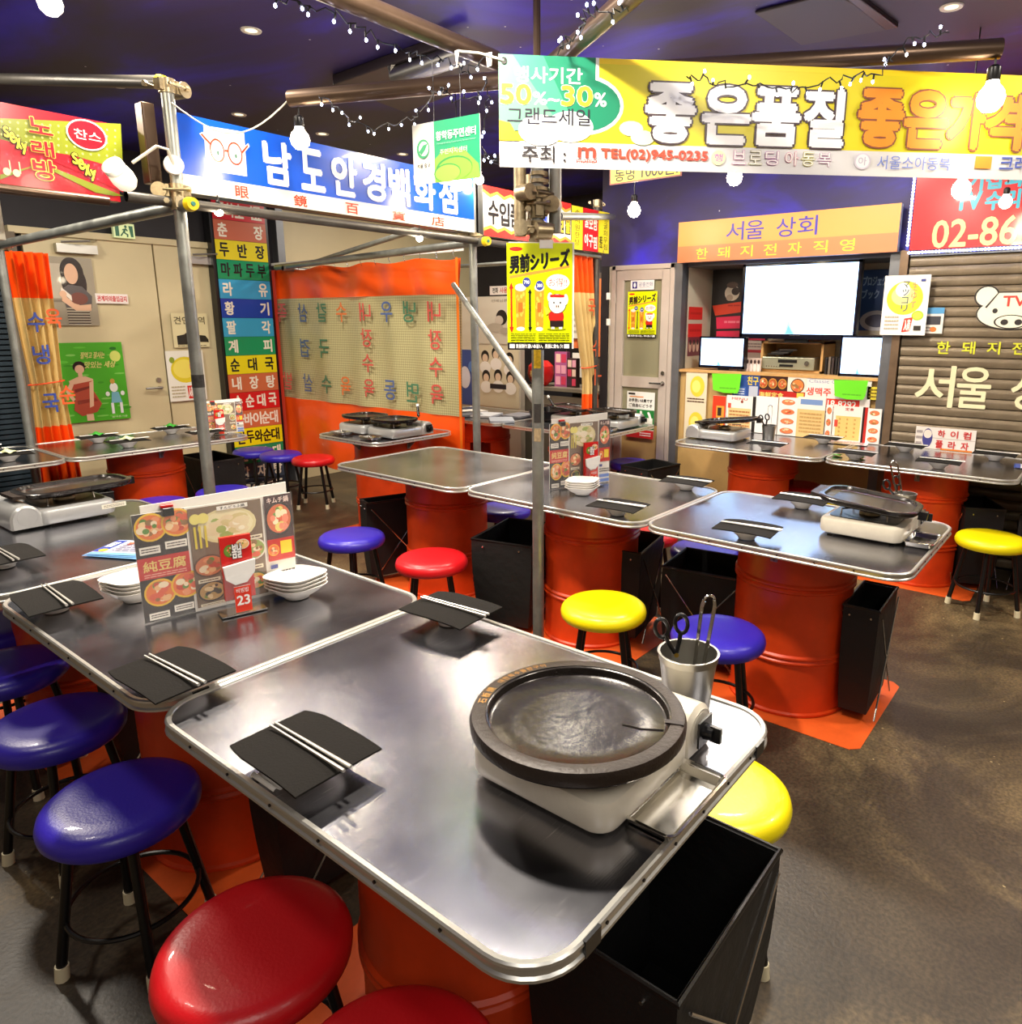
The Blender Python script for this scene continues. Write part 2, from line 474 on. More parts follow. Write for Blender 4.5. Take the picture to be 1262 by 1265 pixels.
# ================================================================== the room
X0, X1, Y0, Y1 = -2.6, 8.1, -3.2, 7.95
CZ = zz(CEIL)
def night():
    mt = bpy.data.materials.new('night_sky_paper'); mt.use_nodes = True
    nt = mt.node_tree; b = nt.nodes['Principled BSDF']; b.inputs['Roughness'].default_value = .55
    tc = nt.nodes.new('ShaderNodeTexCoord')
    mp = nt.nodes.new('ShaderNodeMapping'); mp.inputs['Scale'].default_value = (.9, .45, .9); mp.inputs['Rotation'].default_value = (0, 0, .5)
    nt.links.new(tc.outputs['Object'], mp.inputs['Vector'])
    n = nt.nodes.new('ShaderNodeTexNoise'); n.inputs['Scale'].default_value = 1.5; n.inputs['Detail'].default_value = 5; n.inputs['Distortion'].default_value = .5
    nt.links.new(mp.outputs[0], n.inputs['Vector'])
    cr = nt.nodes.new('ShaderNodeValToRGB'); e = cr.color_ramp.elements
    e[0].position = .38; e[0].color = L3((48, 39, 62)); e[1].position = .78; e[1].color = L3((104, 86, 225))
    x = e.new(.50); x.color = L3((50, 40, 110)); x = e.new(.62); x.color = L3((56, 42, 205))
    nt.links.new(n.outputs[0], cr.inputs[0])
    v = nt.nodes.new('ShaderNodeTexVoronoi'); v.inputs['Scale'].default_value = 7
    nt.links.new(tc.outputs['Object'], v.inputs['Vector'])
    lt = nt.nodes.new('ShaderNodeMath'); lt.operation = 'LESS_THAN'; lt.inputs[1].default_value = .035
    nt.links.new(v.outputs['Distance'], lt.inputs[0])
    mx = nt.nodes.new('ShaderNodeMix'); mx.data_type = 'RGBA'
    nt.links.new(lt.outputs[0], mx.inputs['Factor']); nt.links.new(cr.outputs[0], mx.inputs['A'])
    mx.inputs['B'].default_value = (.75, .75, .85, 1)
    nt.links.new(mx.outputs['Result'], b.inputs['Base Color'])
    return mt
NIGHT = night()
def floor_mat():
    mt = bpy.data.materials.new('stained_concrete'); mt.use_nodes = True
    nt = mt.node_tree; b = nt.nodes['Principled BSDF']
    tc = nt.nodes.new('ShaderNodeTexCoord')
    a = nt.nodes.new('ShaderNodeTexNoise'); a.inputs['Scale'].default_value = 1.3; a.inputs['Detail'].default_value = 9; a.inputs['Roughness'].default_value = .62; a.inputs['Distortion'].default_value = .6
    nt.links.new(tc.outputs['Object'], a.inputs['Vector'])
    cr = nt.nodes.new('ShaderNodeValToRGB'); e = cr.color_ramp.elements
    e[0].position = .32; e[0].color = L3((34, 26, 19)); e[1].position = .70; e[1].color = L3((128, 108, 74))
    x = e.new(.5); x.color = L3((66, 55, 40))
    nt.links.new(a.outputs[0], cr.inputs[0])
    f = nt.nodes.new('ShaderNodeTexNoise'); f.inputs['Scale'].default_value = 90; f.inputs['Detail'].default_value = 3
    nt.links.new(tc.outputs['Object'], f.inputs['Vector'])
    r2 = nt.nodes.new('ShaderNodeValToRGB'); r2.color_ramp.elements[0].position = .35; r2.color_ramp.elements[1].position = .65
    r2.color_ramp.elements[0].color = (.62, .62, .62, 1); r2.color_ramp.elements[1].color = (1.25, 1.25, 1.25, 1)
    nt.links.new(f.outputs[0], r2.inputs[0])
    mx = nt.nodes.new('ShaderNodeMix'); mx.data_type = 'RGBA'; mx.blend_type = 'MULTIPLY'; mx.inputs['Factor'].default_value = 1
    nt.links.new(cr.outputs[0], mx.inputs['A']); nt.links.new(r2.outputs[0], mx.inputs['B'])
    # pale flecks
    v = nt.nodes.new('ShaderNodeTexVoronoi'); v.inputs['Scale'].default_value = 16; v.inputs['Randomness'].default_value = 1
    nt.links.new(tc.outputs['Object'], v.inputs['Vector'])
    lt = nt.nodes.new('ShaderNodeMath'); lt.operation = 'LESS_THAN'; lt.inputs[1].default_value = .07
    nt.links.new(v.outputs['Distance'], lt.inputs[0])
    gt = nt.nodes.new('ShaderNodeMath'); gt.operation = 'GREATER_THAN'; gt.inputs[1].default_value = .53
    nt.links.new(a.outputs[0], gt.inputs[0])
    mu = nt.nodes.new('ShaderNodeMath'); mu.operation = 'MULTIPLY'; nt.links.new(lt.outputs[0], mu.inputs[0]); nt.links.new(gt.outputs[0], mu.inputs[1])
    m2 = nt.nodes.new('ShaderNodeMix'); m2.data_type = 'RGBA'
    nt.links.new(mu.outputs[0], m2.inputs['Factor']); nt.links.new(mx.outputs['Result'], m2.inputs['A']); m2.inputs['B'].default_value = L3((165, 148, 108))
    nt.links.new(m2.outputs['Result'], b.inputs['Base Color'])
    mr = nt.nodes.new('ShaderNodeMapRange'); mr.inputs['To Min'].default_value = .3; mr.inputs['To Max'].default_value = .6
    nt.links.new(a.outputs[0], mr.inputs[0]); nt.links.new(mr.outputs[0], b.inputs['Roughness'])
    bp = nt.nodes.new('ShaderNodeBump'); bp.inputs['Strength'].default_value = .25; bp.inputs['Distance'].default_value = .003
    nt.links.new(f.outputs[0], bp.inputs['Height']); nt.links.new(bp.outputs[0], b.inputs['Normal'])
    return mt
FLOOR = floor_mat()
def sbox(name, a, b, mt, parent=None, **k):   # box between two corners in survey units
    p, q = U(*a), U(*b)
    return struct(name, lambda m: m.box((p + q) / 2, tuple(abs(v) for v in (q - p))), mt, parent, smooth=False, **k)
F0 = -1.92
WALLD = mat('brown_wall', (120, 106, 92), .6)
sbox('floor', (X0, Y0, F0 - .1), (X1, Y1, F0), FLOOR)
sbox('ceiling', (X0, Y0, CEIL), (X1, Y1, CEIL + .1), NIGHT)
sbox('wall_left', (X0, Y1, F0), (X1, Y1 + .12, CEIL), DARKWALL)
sbox('wall_right', (X0, Y0 - .12, F0), (X1, Y0, CEIL), WALLD)
sbox('wall_front', (X0 - .12, Y0, F0), (X0, Y1, CEIL), WALLD)
sbox('wall_alcove', (X1, Y0, F0), (X1 + .12, Y1, CEIL), DARKWALL)
BX = 6.48
sbox('wall_back', (BX, Y0, .57), (BX + .12, 4.45, CEIL), NIGHT)
sbox('wall_back_side', (BX, 4.36, F0), (BX + .12, 4.45, .57), DARKWALL)
sbox('wall_back_partition', (BX + .02, -3.2, F0), (BX + .12, 1.47, .57), DARKWALL)
# shop-window niche
YN0, YN1 = 1.60, 3.48
n0 = sbox('wall_niche', (BX + .62, YN0 - .06, -.47), (BX + .7, YN1 + .06, .57), CREAM2)
sbox('trim_1', (BX + .06, YN1, -.47), (BX + .62, YN1 + .06, .57), CREAM2)
sbox('trim_2', (BX + .06, YN0 - .06, -.47), (BX + .62, YN0, .57), CREAM2)
sbox('trim_3', (BX + .06, YN0, .53), (BX + .62, YN1, .57), GREYP)
shelf = sbox('trim_4', (BX - .02, YN0, -.475), (BX + .62, YN1, -.45), WOOD)
sbox('wall_niche_base', (BX + .02, YN0 - .06, F0), (BX + .12, YN1 + .06, -.475), PLY)
sbox('trim_5', (BX - .03, 3.48, F0), (BX + .1, 3.60, .57), GREYP)
sbox('trim_6', (BX - .03, 1.52, F0), (BX + .1, 1.60, .57), GREYP)
sbox('trim_7', (BX - .05, 1.46, F0), (BX + .08, 1.52, .57), mat('worn_bronze_post', (120, 98, 76), .45, .5, var=.2, vscale=9))

# cream double doors on the left wall
YL = Y1
def door_leaf(name, pl, pr_, ztop, handle_side, lab):
    xa = aty(pl, 400, YL).x; xb = aty(pr_, 400, YL).x
    t = struct(name, lambda m: m.box(((xa + xb) / 2, YL * S - .02, zz(ztop) / 2 + 0), (xb - xa - .012, .04, zz(ztop))), CREAM, smooth=False)
    t['label'] = lab
    return t, xa, xb
ZD = .75
split = aty(197, 410, YL).x / S
xl = aty(40, 400, YL).x / S
d1 = sbox('door_1', (xl, YL - .06, F0), (split - .008, YL - .001, ZD), CREAM); d1['label'] = 'cream metal door leaf with woman posters'
xr = aty(262, 300, YL).x / S + .1
d2 = sbox('door_2', (split + .008, YL - .06, F0), (xr, YL - .001, ZD), CREAM); d2['label'] = 'cream metal door leaf beside the stacked word sign'
sbox('trim_8', (xl - .1, YL - .09, ZD), (xr + .04, YL, ZD + .06), CREAM)
hp = aty(193, 478, YL)
def lever(m):
    m.cyl((hp.x, YL * S - .055, hp.z), (hp.x, YL * S - .10, hp.z), .012); m.tube([(hp.x, YL * S - .1, hp.z), (hp.x - .12, YL * S - .1, hp.z)], .009)
    m.cyl((hp.x, YL * S - .05, hp.z + .06), (hp.x, YL * S - .065, hp.z + .06), .018)
part('door_handle', None, lever, BRUSH, d1)
for (px, py, dd) in ((88, 303, d1), (245, 318, d2)):
    c = aty(px, py, YL)
    part('door_closer', None, lambda m: (m.box((c.x, YL * S - .08, c.z - .03), (.26, .05, .06)), m.tube([(c.x - .1, YL * S - .11, c.z + .01), (c.x + .05, YL * S - .2, c.z + .02), (c.x + .14, YL * S - .06, c.z + .04)], .008)), BRUSH, dd)
# cream boards beyond the curtain
sbox('wall_left_board', (4.95, YL - .05, F0), (X1, YL, 1.25), CREAM)
sbox('trim_9', (4.86, YL - .12, F0), (4.95, YL, CEIL), GREYP)

# blue-grey slatted shutter far left
t = thing('roller_shutter', 'dark blue grey slatted roller shutter at the far left', 'shutter', (0, 0, 0))
xs1 = aty(12, 400, YL).x
def sl(m):
    z = .02
    while z < zz(.72):
        m.box((xs1 - .5, YL * S - .05, z + .014), (1.0, .03, .026)); z += .036
o = part('slat_panel', None, sl, mat('blue_grey_slat', (52, 66, 76), .4, .3), t, smooth=False); o['kind'] = 'stuff'
part('side_rail', None, lambda m: m.box((xs1 + .035, YL * S - .08, zz(.75) / 2), (.075, .1, zz(.75))), mat('brown_post', (104, 92, 76), .6), t, smooth=False)

# air conditioner panel and hatch on the ceiling
def ceil_panel(name, lab, cat, pts, mt, dz=.03):
    P = [atz(x, y, CEIL) for x, y in pts]
    t = thing(name, lab, cat, (0, 0, 0))
    part('panel', None, lambda m: m.prism([(p.x, p.y) for p in P], CZ - dz, CZ - .001), mt, t, smooth=False, bev=.006)
    return t, P
DARKC = mat('dark_ceiling_panel', (58, 50, 56), .5)
t, P = ceil_panel('ceiling_cassette', 'dark square air unit in the ceiling with a bent silver duct', 'air unit', [(410, 92), (545, 42), (625, 78), (500, 128)], DARKC, .05)
A_, B_ = atz(490, 95, CEIL - .12), atz(572, 66, CEIL - .12)
part('duct', None, lambda m: m.tube([A_ + Vector((0, 0, .04)), A_, A_.lerp(B_, .5), B_], .045, 12), BRUSH, t)
ceil_panel('ceiling_hatch', 'flat dark square hatch in the ceiling at the upper right', 'hatch', [(932, 12), (1030, -14), (1110, 30), (990, 52)], DARKC, .015)
ceil_panel('ceiling_grille', 'dark narrow ceiling panel above the banner corner', 'panel', [(1045, -8), (1058, -12), (1110, 28), (1094, 32)], BLK, .02)
# downlights
for i, (px, py, lb) in enumerate(((310, 37, 'at the top left near the big pipe'), (145, 105, 'above the red karaoke sign'), (295, 141, 'above the spectacles sign'), (398, 165, 'right of the hanging bulb over the blue sign'),
                             (497, 190, 'above the right end of the blue sign'), (1175, 8, 'at the upper right corner of the ceiling'))):
    p = atz(px, py, CEIL)
    t = thing('downlight', 'small round recessed ceiling downlight ' + lb, 'downlight', (p.x, p.y, CZ), group='recessed ceiling downlights')
    part('trim_ring', 'dlr', lambda m: m.lathe([(.025, -.002), (.042, -.006), (.045, -.001)], 24), WPL, t)
    part('lens', 'dll', lambda m: m.lathe([(0, -.003), (.026, -.003)], 20), mat('warm_lens', (255, 236, 190), .4, emit=1.5), t)

# ================================================================== tables
ZT = -1.0; TH = zz(ZT)                   # table top height in metres
DR = .225
def top_mesh(m, w, l):
    m.prism(rpoly(w, l, .09, 8, inset=.006), TH - .02, TH - .003)
def rim_mesh(m, w, l):
    pr = [(-.012, TH - .0035), (-.011, TH), (-.003, TH + .0015), (.0, TH - .001), (.001, TH - .005), (-.002, TH - .008), (-.002, TH - .017), (.0015, TH - .02), (.002, TH - .024), (-.003, TH - .027), (-.012, TH - .027)]
    m.sweep(rrect(w, l, .09, 8), pr)
def drum_mesh(m, hole):
    h = TH - .022
    pf = [(0, .002), (DR - .004, .002), (DR + .006, .004), (DR + .008, .014), (DR, .02), (DR - .002, .04)]
    def bead(z): return [(DR - .002, z - .014), (DR + .006, z - .007), (DR + .006, z - .001), (DR - .001, z + .006), (DR + .006, z + .013), (DR + .006, z + .019), (DR - .002, z + .026)]
    pf += [(DR - .002, .12)] + bead(h * .33) + [(DR - .002, h * .45), (DR - .002, h * .58)] + bead(h * .74) + [(DR - .002, h - .05), (DR, h - .018), (DR + .008, h - .01), (DR + .004, h)]
    m.lathe(pf, 56, hole=hole)
def bolts(m, w, l, face):
    n = 6
    for i in range(n):
        t = -.5 + (i + .5) / n
        for sx in (-1, 1): m.cyl((sx * (w / 2 - .003), t * (l - .2), TH - .0125), (sx * (w / 2 + .0005), t * (l - .2), TH - .0125), .0028, n=8)
        for sy in (-1, 1): m.cyl((t * (w - .2), sy * (l / 2 - .003), TH - .0125), (t * (w - .2), sy * (l / 2 + .0005), TH - .0125), .0028, n=8)
TABLES = {}
def drum_table(key, x0, y0, x1, y1, lab, hole=None, clips=(), drum=True, dy=0):
    w, l = (x1 - x0) * S - .004, (y1 - y0) * S - .006
    c = U((x0 + x1) / 2, (y0 + y1) / 2); c.z = 0
    t = thing('drum_table', lab, 'table', c, group='steel topped drum tables')
    k = '%.3f_%.3f' % (w, l)
    part('table_top', 'tt' + k, lambda m: top_mesh(m, w, l), STEEL, t, smooth=False)
    part('edge_band', 'te' + k, lambda m: rim_mesh(m, w, l), RIM, t)
    part('edge_screws', 'tb' + k, lambda m: bolts(m, w, l, 0), BLK, t)['kind'] = 'stuff'
    if drum:
        part('drum', 'dr' + str(hole), lambda m: drum_mesh(m, hole), DRUM, t, loc=(0, dy, 0))
        for i in range(4):
            a = PI / 2 * i
            part('bracket', 'brk', lambda m: (m.box((DR + .012, 0, TH - .055), (.006, .026, .07)), m.prism([(DR + .01, 0), (DR + .10, 0), (DR + .10, .002)], TH - .027, TH - .022),
                                         m.add([(DR + .012, -.002, TH - .09), (DR + .012, -.002, TH - .026), (DR + .09, -.002, TH - .026), (DR + .012, .002, TH - .09), (DR + .012, .002, TH - .026), (DR + .09, .002, TH - .026)],
                                               [(0, 1, 2), (5, 4, 3), (0, 3, 4, 1), (1, 4, 5, 2), (2, 5, 3, 0)]),
                                         m.cyl((DR + .014, 0, TH - .08), (DR + .018, 0, TH - .08), .004, n=8)), GALV, t, rot=(0, 0, a), loc=(0, dy, 0))
    for sx, sy, ax in clips:
        part('corner_clip', None, lambda m: m.box((sx * (w / 2 - (.11 if ax == 'x' else 0)), sy * (l / 2 - (.11 if ax == 'y' else 0)), TH - .012), (.035 if ax == 'x' else .006, .035 if ax == 'y' else .006, .026)), BLK, t, smooth=False)
    TABLES[key] = t
    return t
drum_table('T1', .69, .567, 1.69, 1.893, 'foremost steel table with the round iron plate', clips=((-1, -1, 'x'), (1, -1, 'x')))
drum_table('T2', .69, 1.897, 1.69, 3.155, 'steel table with the menu stand and number 23', clips=((-1, -1, 'x'),))
drum_table('T3', .66, 3.17, 1.70, 4.42, 'steel table at the left edge with the blue leaflet and gas stove')
drum_table('R5', 3.03, .555, 4.05, 1.823, 'steel table with the oblong griddle, on the orange floor sheet')
drum_table('R4', 3.02, 1.828, 4.04, 3.10, 'steel table just right of the galvanised post, with menus and bowls')
drum_table('R3', 3.00, 3.105, 4.04, 4.385, 'empty steel table left of the galvanised post', clips=((-1, -1, 'x'),))
drum_table('B8', 5.42, 1.70, 6.44, 2.98, 'steel table below the big television', hole=(R(-75), .62, .52), clips=((-1, -1, 'x'),))
drum_table('B9', 5.43, .425, 6.44, 1.695, 'steel table with four plates against the brown shutter', hole=(R(-75), .55, .52))
drum_table('B0', 5.43, -.86, 6.44, .42, 'steel table cut by the right frame edge beside the shutter')
drum_table('LA', .55, 6.04, 1.925, 7.04, 'leftmost steel table of the row in front of the cream doors', hole=(R(-110), .6, .52))
drum_table('LB', 1.93, 6.04, 3.36, 7.04, 'steel table of the cream door row with a menu at its right end')
drum_table('T6', 3.76, 4.84, 4.70, 5.72, 'small steel table with a stove in front of the orange curtain', dy=0)
drum_table('KB', 5.30, 3.60, 6.30, 4.88, 'steel table with a griddle in front of the aluminium door')
drum_table('KA', 5.30, 4.885, 6.30, 6.2, 'steel table stacked with papers in the back room', hole=(R(215), .5, .5))

# orange painted sheets under the drums
def sheet(x0, y0, x1, y1, lab):
    w, l = (x1 - x0) * S, (y1 - y0) * S; c = U((x0 + x1) / 2, (y0 + y1) / 2); c.z = 0
    o = part('floor_sheet', None, lambda m: m.prism([(w / 2 - .03, -l / 2), (w / 2, -l / 2 + .03), (w / 2, l / 2 - .03), (w / 2 - .03, l / 2), (-w / 2 + .03, l / 2), (-w / 2, l / 2 - .03), (-w / 2, -l / 2 + .03), (-w / 2 + .03, -l / 2)], 0.0003, .0022), PLATE_OR, smooth=False, loc=c)
    tag(o, lab, 'floor sheet', 'orange sheets under the drums')
sheet(3.17, .71, 3.98, 1.72, 'orange painted floor sheet under the oblong griddle table')
sheet(3.10, 2.0, 3.95, 2.98, 'orange painted floor sheet under the table right of the galvanised post')
sheet(3.10, 3.25, 3.92, 4.25, 'orange painted floor sheet under the empty steel table')
sheet(.84, .70, 1.5, 1.72, 'orange painted floor sheet under the foremost steel table')
sheet(.84, 2.0, 1.5, 3.05, 'orange painted floor sheet under the number 23 table')
sheet(.84, 3.3, 1.5, 4.3, 'orange painted floor sheet under the leftmost stove table')
sheet(5.55, .62, 6.35, 1.55, 'orange painted floor sheet under the table beside the brown shutter')
sheet(5.55, -.7, 6.35, .28, 'orange painted floor sheet at the right frame edge')
sheet(3.86, 4.9, 4.6, 5.65, 'orange painted floor sheet in front of the curtain')

# ================================================================== stools
SEATM = {'blue': mat('blue_vinyl', (52, 38, 168), .34, bump=.06, bscale=160, coat=.1), 'red': mat('red_vinyl', (206, 22, 30), .34, bump=.06, bscale=160, coat=.1),
         'yellow': mat('yellow_vinyl', (238, 220, 8), .34, bump=.05, bscale=160, coat=.1)}
SH = zz(-1.385)
def stool(x, y, col, lab, rz=.3):
    t = thing('stool', lab, 'stool', U(x, y, 0).xy.to_3d(), rz, 'round vinyl stools')
    t.location.z = 0
    def seat(m):
        h = SH; m.lathe([(0, h), (.10, h), (.135, h - .001), (.152, h - .006), (.163, h - .016), (.168, h - .032), (.166, h - .048), (.158, h - .058), (.15, h - .06), (0, h - .06)], 48)
    part('seat', 'seat', seat, SEATM[col], t, label=col + ' vinyl seat')
    for i in range(4):
        a = R(45 + 90 * i)
        lg = part('leg', 'leg%d' % i, lambda m: m.cyl((.105 * math.cos(a), .105 * math.sin(a), SH - .06), (.160 * math.cos(a), .160 * math.sin(a), .0275), .0115, .0115, 12), BLACK, t)
        part('foot_cap', 'cap%d' % i, lambda m: m.cyl((.1585 * math.cos(a), .1585 * math.sin(a), .036), (.1615 * math.cos(a), .1615 * math.sin(a), .0), .0145, .0155, 12), CAPW, lg)
    part('foot_ring', 'ring', lambda m: m.tube([(.138 * math.cos(2 * PI * i / 40), .138 * math.sin(2 * PI * i / 40), .14) for i in range(40)], .006, 8, closed=True), BLACK, t)
    part('seat_plate', 'sp', lambda m: m.lathe([(0, SH - .0605), (.13, SH - .0605), (.13, SH - .066), (0, SH - .066)], 24), BLACK, t)
    return t
stool(.67, 1.40, 'red', 'large red stool in the foreground, nearer the blue stools', .2)
stool(.66, .90, 'red', 'red stool cut by the bottom frame edge', .4)
stool(.70, 2.20, 'blue', 'nearest blue stool, beside the foremost red stool', .55)
stool(.74, 2.84, 'blue', 'second blue stool of the left row, at the number 23 table', .3)
stool(.77, 3.48, 'blue', 'third blue stool of the left row, cut by the frame edge', .7)
stool(.86, 4.02, 'blue', 'fourth blue stool of the left row, barely in frame', .2)
stool(1.85, .80, 'yellow', 'yellow stool hidden under the right edge of the foremost table', .5)
stool(2.81, 3.92, 'blue', 'blue stool left of the red one in the middle aisle', .1)
stool(2.82, 3.15, 'red', 'red stool in the middle aisle beside the black bag', .9)
stool(2.85, 1.91, 'yellow', 'yellow stool in front of the drum right of the galvanised post', .5)
stool(2.91, 1.31, 'blue', 'blue stool behind the utensil cup with tongs', .35)
stool(5.45, .53, 'yellow', 'yellow stool at the right edge in front of the shutter table', .78)
stool(5.95, 1.62, 'yellow', 'yellow stool in shadow behind the oblong griddle', .2)
stool(6.20, 2.10, 'red', 'small dark red stool under the television table', .3)
stool(4.02, 1.93, 'blue', 'blue stool on the far side of the oblong griddle table', .3)
stool(3.98, 3.62, 'blue', 'blue stool behind the empty steel table', .3)
stool(4.12, 2.42, 'red', 'red stool on the far side of the menu and bowls table', .3)
stool(4.16, 7.50, 'blue', 'farthest blue stool beneath the stacked word sign', .3)
stool(4.22, 7.06, 'blue', 'middle stool of three at the curtain, blue', .5)
stool(4.30, 6.58, 'red', 'red stool beside the orange curtain', .75)
stool(2.42, 5.86, 'blue', 'blue stool in front of the cream door row, left one', .3)
stool(2.95, 5.86, 'blue', 'blue stool in front of the cream door row, right one behind the post', .5)
stool(6.2, 3.86, 'blue', 'blue stool under the griddle table by the aluminium door', .3)

# ================================================================== black folding bags
def bag(x, y, rz, lab, w=.2, l=.36, h=.44, tilt=0, z=0.02):
    c = U(x, y); t = thing('folding_bag', lab, 'bag', (c.x, c.y, z), rz, 'black folding bags beside the drums')
    def body(m):
        w0, l0 = w * .82, l * .92; th = .006
        o = [(-w / 2, -l / 2), (w / 2, -l / 2), (w / 2, l / 2), (-w / 2, l / 2)]
        ob = [(-w0 / 2, -l0 / 2), (w0 / 2, -l0 / 2), (w0 / 2, l0 / 2), (-w0 / 2, l0 / 2)]
        f = (w - 2 * th) / w
        N = 6
        def ring(k, s_, zoff=0):      # slightly bellied cloth
            b = 1 + .05 * math.sin(PI * k / N)
            return [((ob[i][0] + (o[i][0] - ob[i][0]) * k / N) * b * s_, (ob[i][1] + (o[i][1] - ob[i][1]) * k / N) * b * s_, .02 + (h - .02) * k / N + zoff) for i in range(4)]
        vs = []; fs = []
        for k in range(N + 1): vs += ring(k, 1)
        for k in range(N + 1): vs += ring(k, f, 0.004 if k == 0 else 0)
        for k in range(N):
            for i in range(4):
                j = (i + 1) % 4
                fs.append((k * 4 + i, k * 4 + j, k * 4 + 4 + j, k * 4 + 4 + i))
                q = (N + 1) * 4
                fs.append((q + k * 4 + j, q + k * 4 + i, q + k * 4 + 4 + i, q + k * 4 + 4 + j))
        a = N * 4; q = (N + 1) * 4 + N * 4
        for i in range(4):
            j = (i + 1) % 4; fs.append((a + i, a + j, q + j, q + i))
        fs += [(3, 2, 1, 0), ((N + 1) * 4, (N + 1) * 4 + 1, (N + 1) * 4 + 2, (N + 1) * 4 + 3)]
        m.add(vs, fs)
    kk = '%.2f%.2f%.2f' % (w, l, h)
    part('bag_body', 'bag' + kk, body, FAB, t, smooth=False)
    part('rim_binding', 'bagr' + kk, lambda m: m.tube([(-w / 2, -l / 2, h), (w / 2, -l / 2, h), (w / 2, l / 2, h), (-w / 2, l / 2, h)], .006, 6, closed=True), mat('black_binding', (24, 22, 21), .4), t)
    for s in (-1, 1):
        part('cross_frame', 'bagx%d' % s + kk, lambda m: (m.tube([(s * (w / 2 + .008), -l * .44, h * .93), (s * (w / 2 + .014), l * .46, .003)], .0034, 6),
                                                     m.tube([(s * (w / 2 + .010), l * .44, h * .93), (s * (w / 2 + .018), -l * .46, .003)], .0034, 6)), CHROME, t)
        part('rivet', 'bagv%d' % s + kk, lambda m: [m.cyl((s * w * .3, q * (l / 2 - .003), h * .93), (s * w * .3, q * (l / 2 + .008), h * .93), .006, .004, 10) for q in (-1, 1)], CHROME, t)
    return t
BAG = [
 (1.34, .715, R(90), 'large open black bag at the front under the foremost table', .30, .42, .44),
 (3.62, .825, R(-88), 'narrow black bag against the drum of the oblong griddle table', .125, .31, .44),
 (3.62, 1.68, R(8), 'open black bag left of the drum under the oblong griddle table', .30, .36, .43),
 (3.66, 2.26, R(-78), 'black bag right of the drum behind the yellow stool', .22, .34, .44),
 (3.38, 2.93, R(-75), 'wide black bag with bare cross frame between post and red stool', .32, .40, .44),
 (3.42, 4.20, R(70), 'thin folded black bag between the two middle drums on the left', .12, .38, .46),
 (3.20, 6.50, R(0), 'black bag at the end of the cream door row', .24, .42, .52),
 (1.98, 6.35, R(80), 'black bag behind the stove on the left table', .22, .42, .44),
 (6.02, .72, R(-65), 'black bag behind the right yellow stool', .2, .34, .46),
 (6.10, .22, R(85), 'second black bag behind the right yellow stool, at the frame edge', .28, .36, .44),
 (5.86, 3.42, R(80), 'black bag in front of the aluminium door', .26, .36, .44),
 (1.25, 1.98, R(85), 'black bag under the joint of the two front tables', .16, .34, .44),
 (1.25, 3.22, R(85), 'black bag under the left end of the number 23 table', .16, .34, .44),
]
for x, y, rz, lab, w_, l_, h_ in BAG: bag(x, y, rz, lab, w_, l_, h_)
# ================================================================== place settings
def setting(x, y, rz, where, slim=False, extra=None, zt=TH):
    """dish, draped napkin and two steel chopsticks; x, y in survey units; napkin long side along local y"""
    c = U(x, y)
    d = part('dish', 'dish', lambda m: m.lathe([(0, .004), (.022, .004), (.024, 0), (.03, 0), (.032, .007), (.048, .020), (.062, .036), (.065, .040), (.062, .0402), (.046, .024), (.028, .010), (0, .008)], 32), WHITE)
    d.location = (c.x, c.y, zt); tag(d, 'small white dish under the folded napkin ' + where, 'dish', 'white dishes under napkins')
    def nap(m):
        def f(u, v):
            X, Y = (u - .5) * .170, (v - .5) * .218
            if v > .98: X *= .98
            droop = .8 * max(0, abs(Y) - .03) ** 2 + (.15 * X * X)
            bulge = 0
            if v > .75: X = X * (1 - .10 * (v - .75) / .25)
            return (X, Y, .0450 - droop)
        n = 12
        m.grid(n, n, f)
        k = len(m.v)
        m.add([(a.x, a.y, a.z - .0035) for a in m.v[:k]], [tuple(reversed(q)) for q in m.f[:]])
        w_ = n + 1
        edge = [(i) for i in range(n)] + [n + w_ * j for j in range(n)] + [w_ * w_ - 1 - i for i in range(n)] + [w_ * (n - j) for j in range(n)]
        N = len(edge)
        for i in range(N):
            a, b = edge[i], edge[(i + 1) % N]; m.f.append((a, b, b + k, a + k))
    o = part('napkin', 'napkin', nap, NAP); o.location = (c.x, c.y, zt); o.rotation_euler = (0, 0, rz)
    tag(o, 'charcoal folded napkin ' + where, 'napkin', 'charcoal napkins laid on dishes')
    M = Matrix.Rotation(rz, 3, 'Z')
    for k, dx in enumerate((-.006, .006)):
        q = part('chopstick', 'chop', lambda m: m.tube([(0, -.112, .0), (0, -.04, .0003), (0, .11, .001)], [.0034, .003, .002], 8), STICK)
        p = M @ Vector((dx + .002, -.012, .0375))
        q.location = (c.x + p.x, c.y + p.y, zt + .0487); q.rotation_euler = (0, 0, rz + (.012 if k else -.004))
        tag(q, ('left', 'right')[k] + ' steel chopstick on the napkin ' + where, 'chopstick', 'steel chopsticks on napkins')
    if extra:
        col, lab = extra
        e = part('wrapped_wipe', 'wipe' + col, lambda m: m.grid(8, 5, lambda u, v: ((u - .5) * .075, (v - .5) * .05, .056 + .016 * math.sin(PI * u) * math.sin(PI * v) + .004 * math.sin(9 * u + 5 * v))),
                 mat('wipe_' + col, (60, 158, 52) if col == 'green' else (226, 230, 178), .35), solid=.003)
        e.location = (c.x, c.y, zt - .004); e.rotation_euler = (0, 0, rz + .6)
        tag(e, lab, 'packet', 'packets on the cream door row')
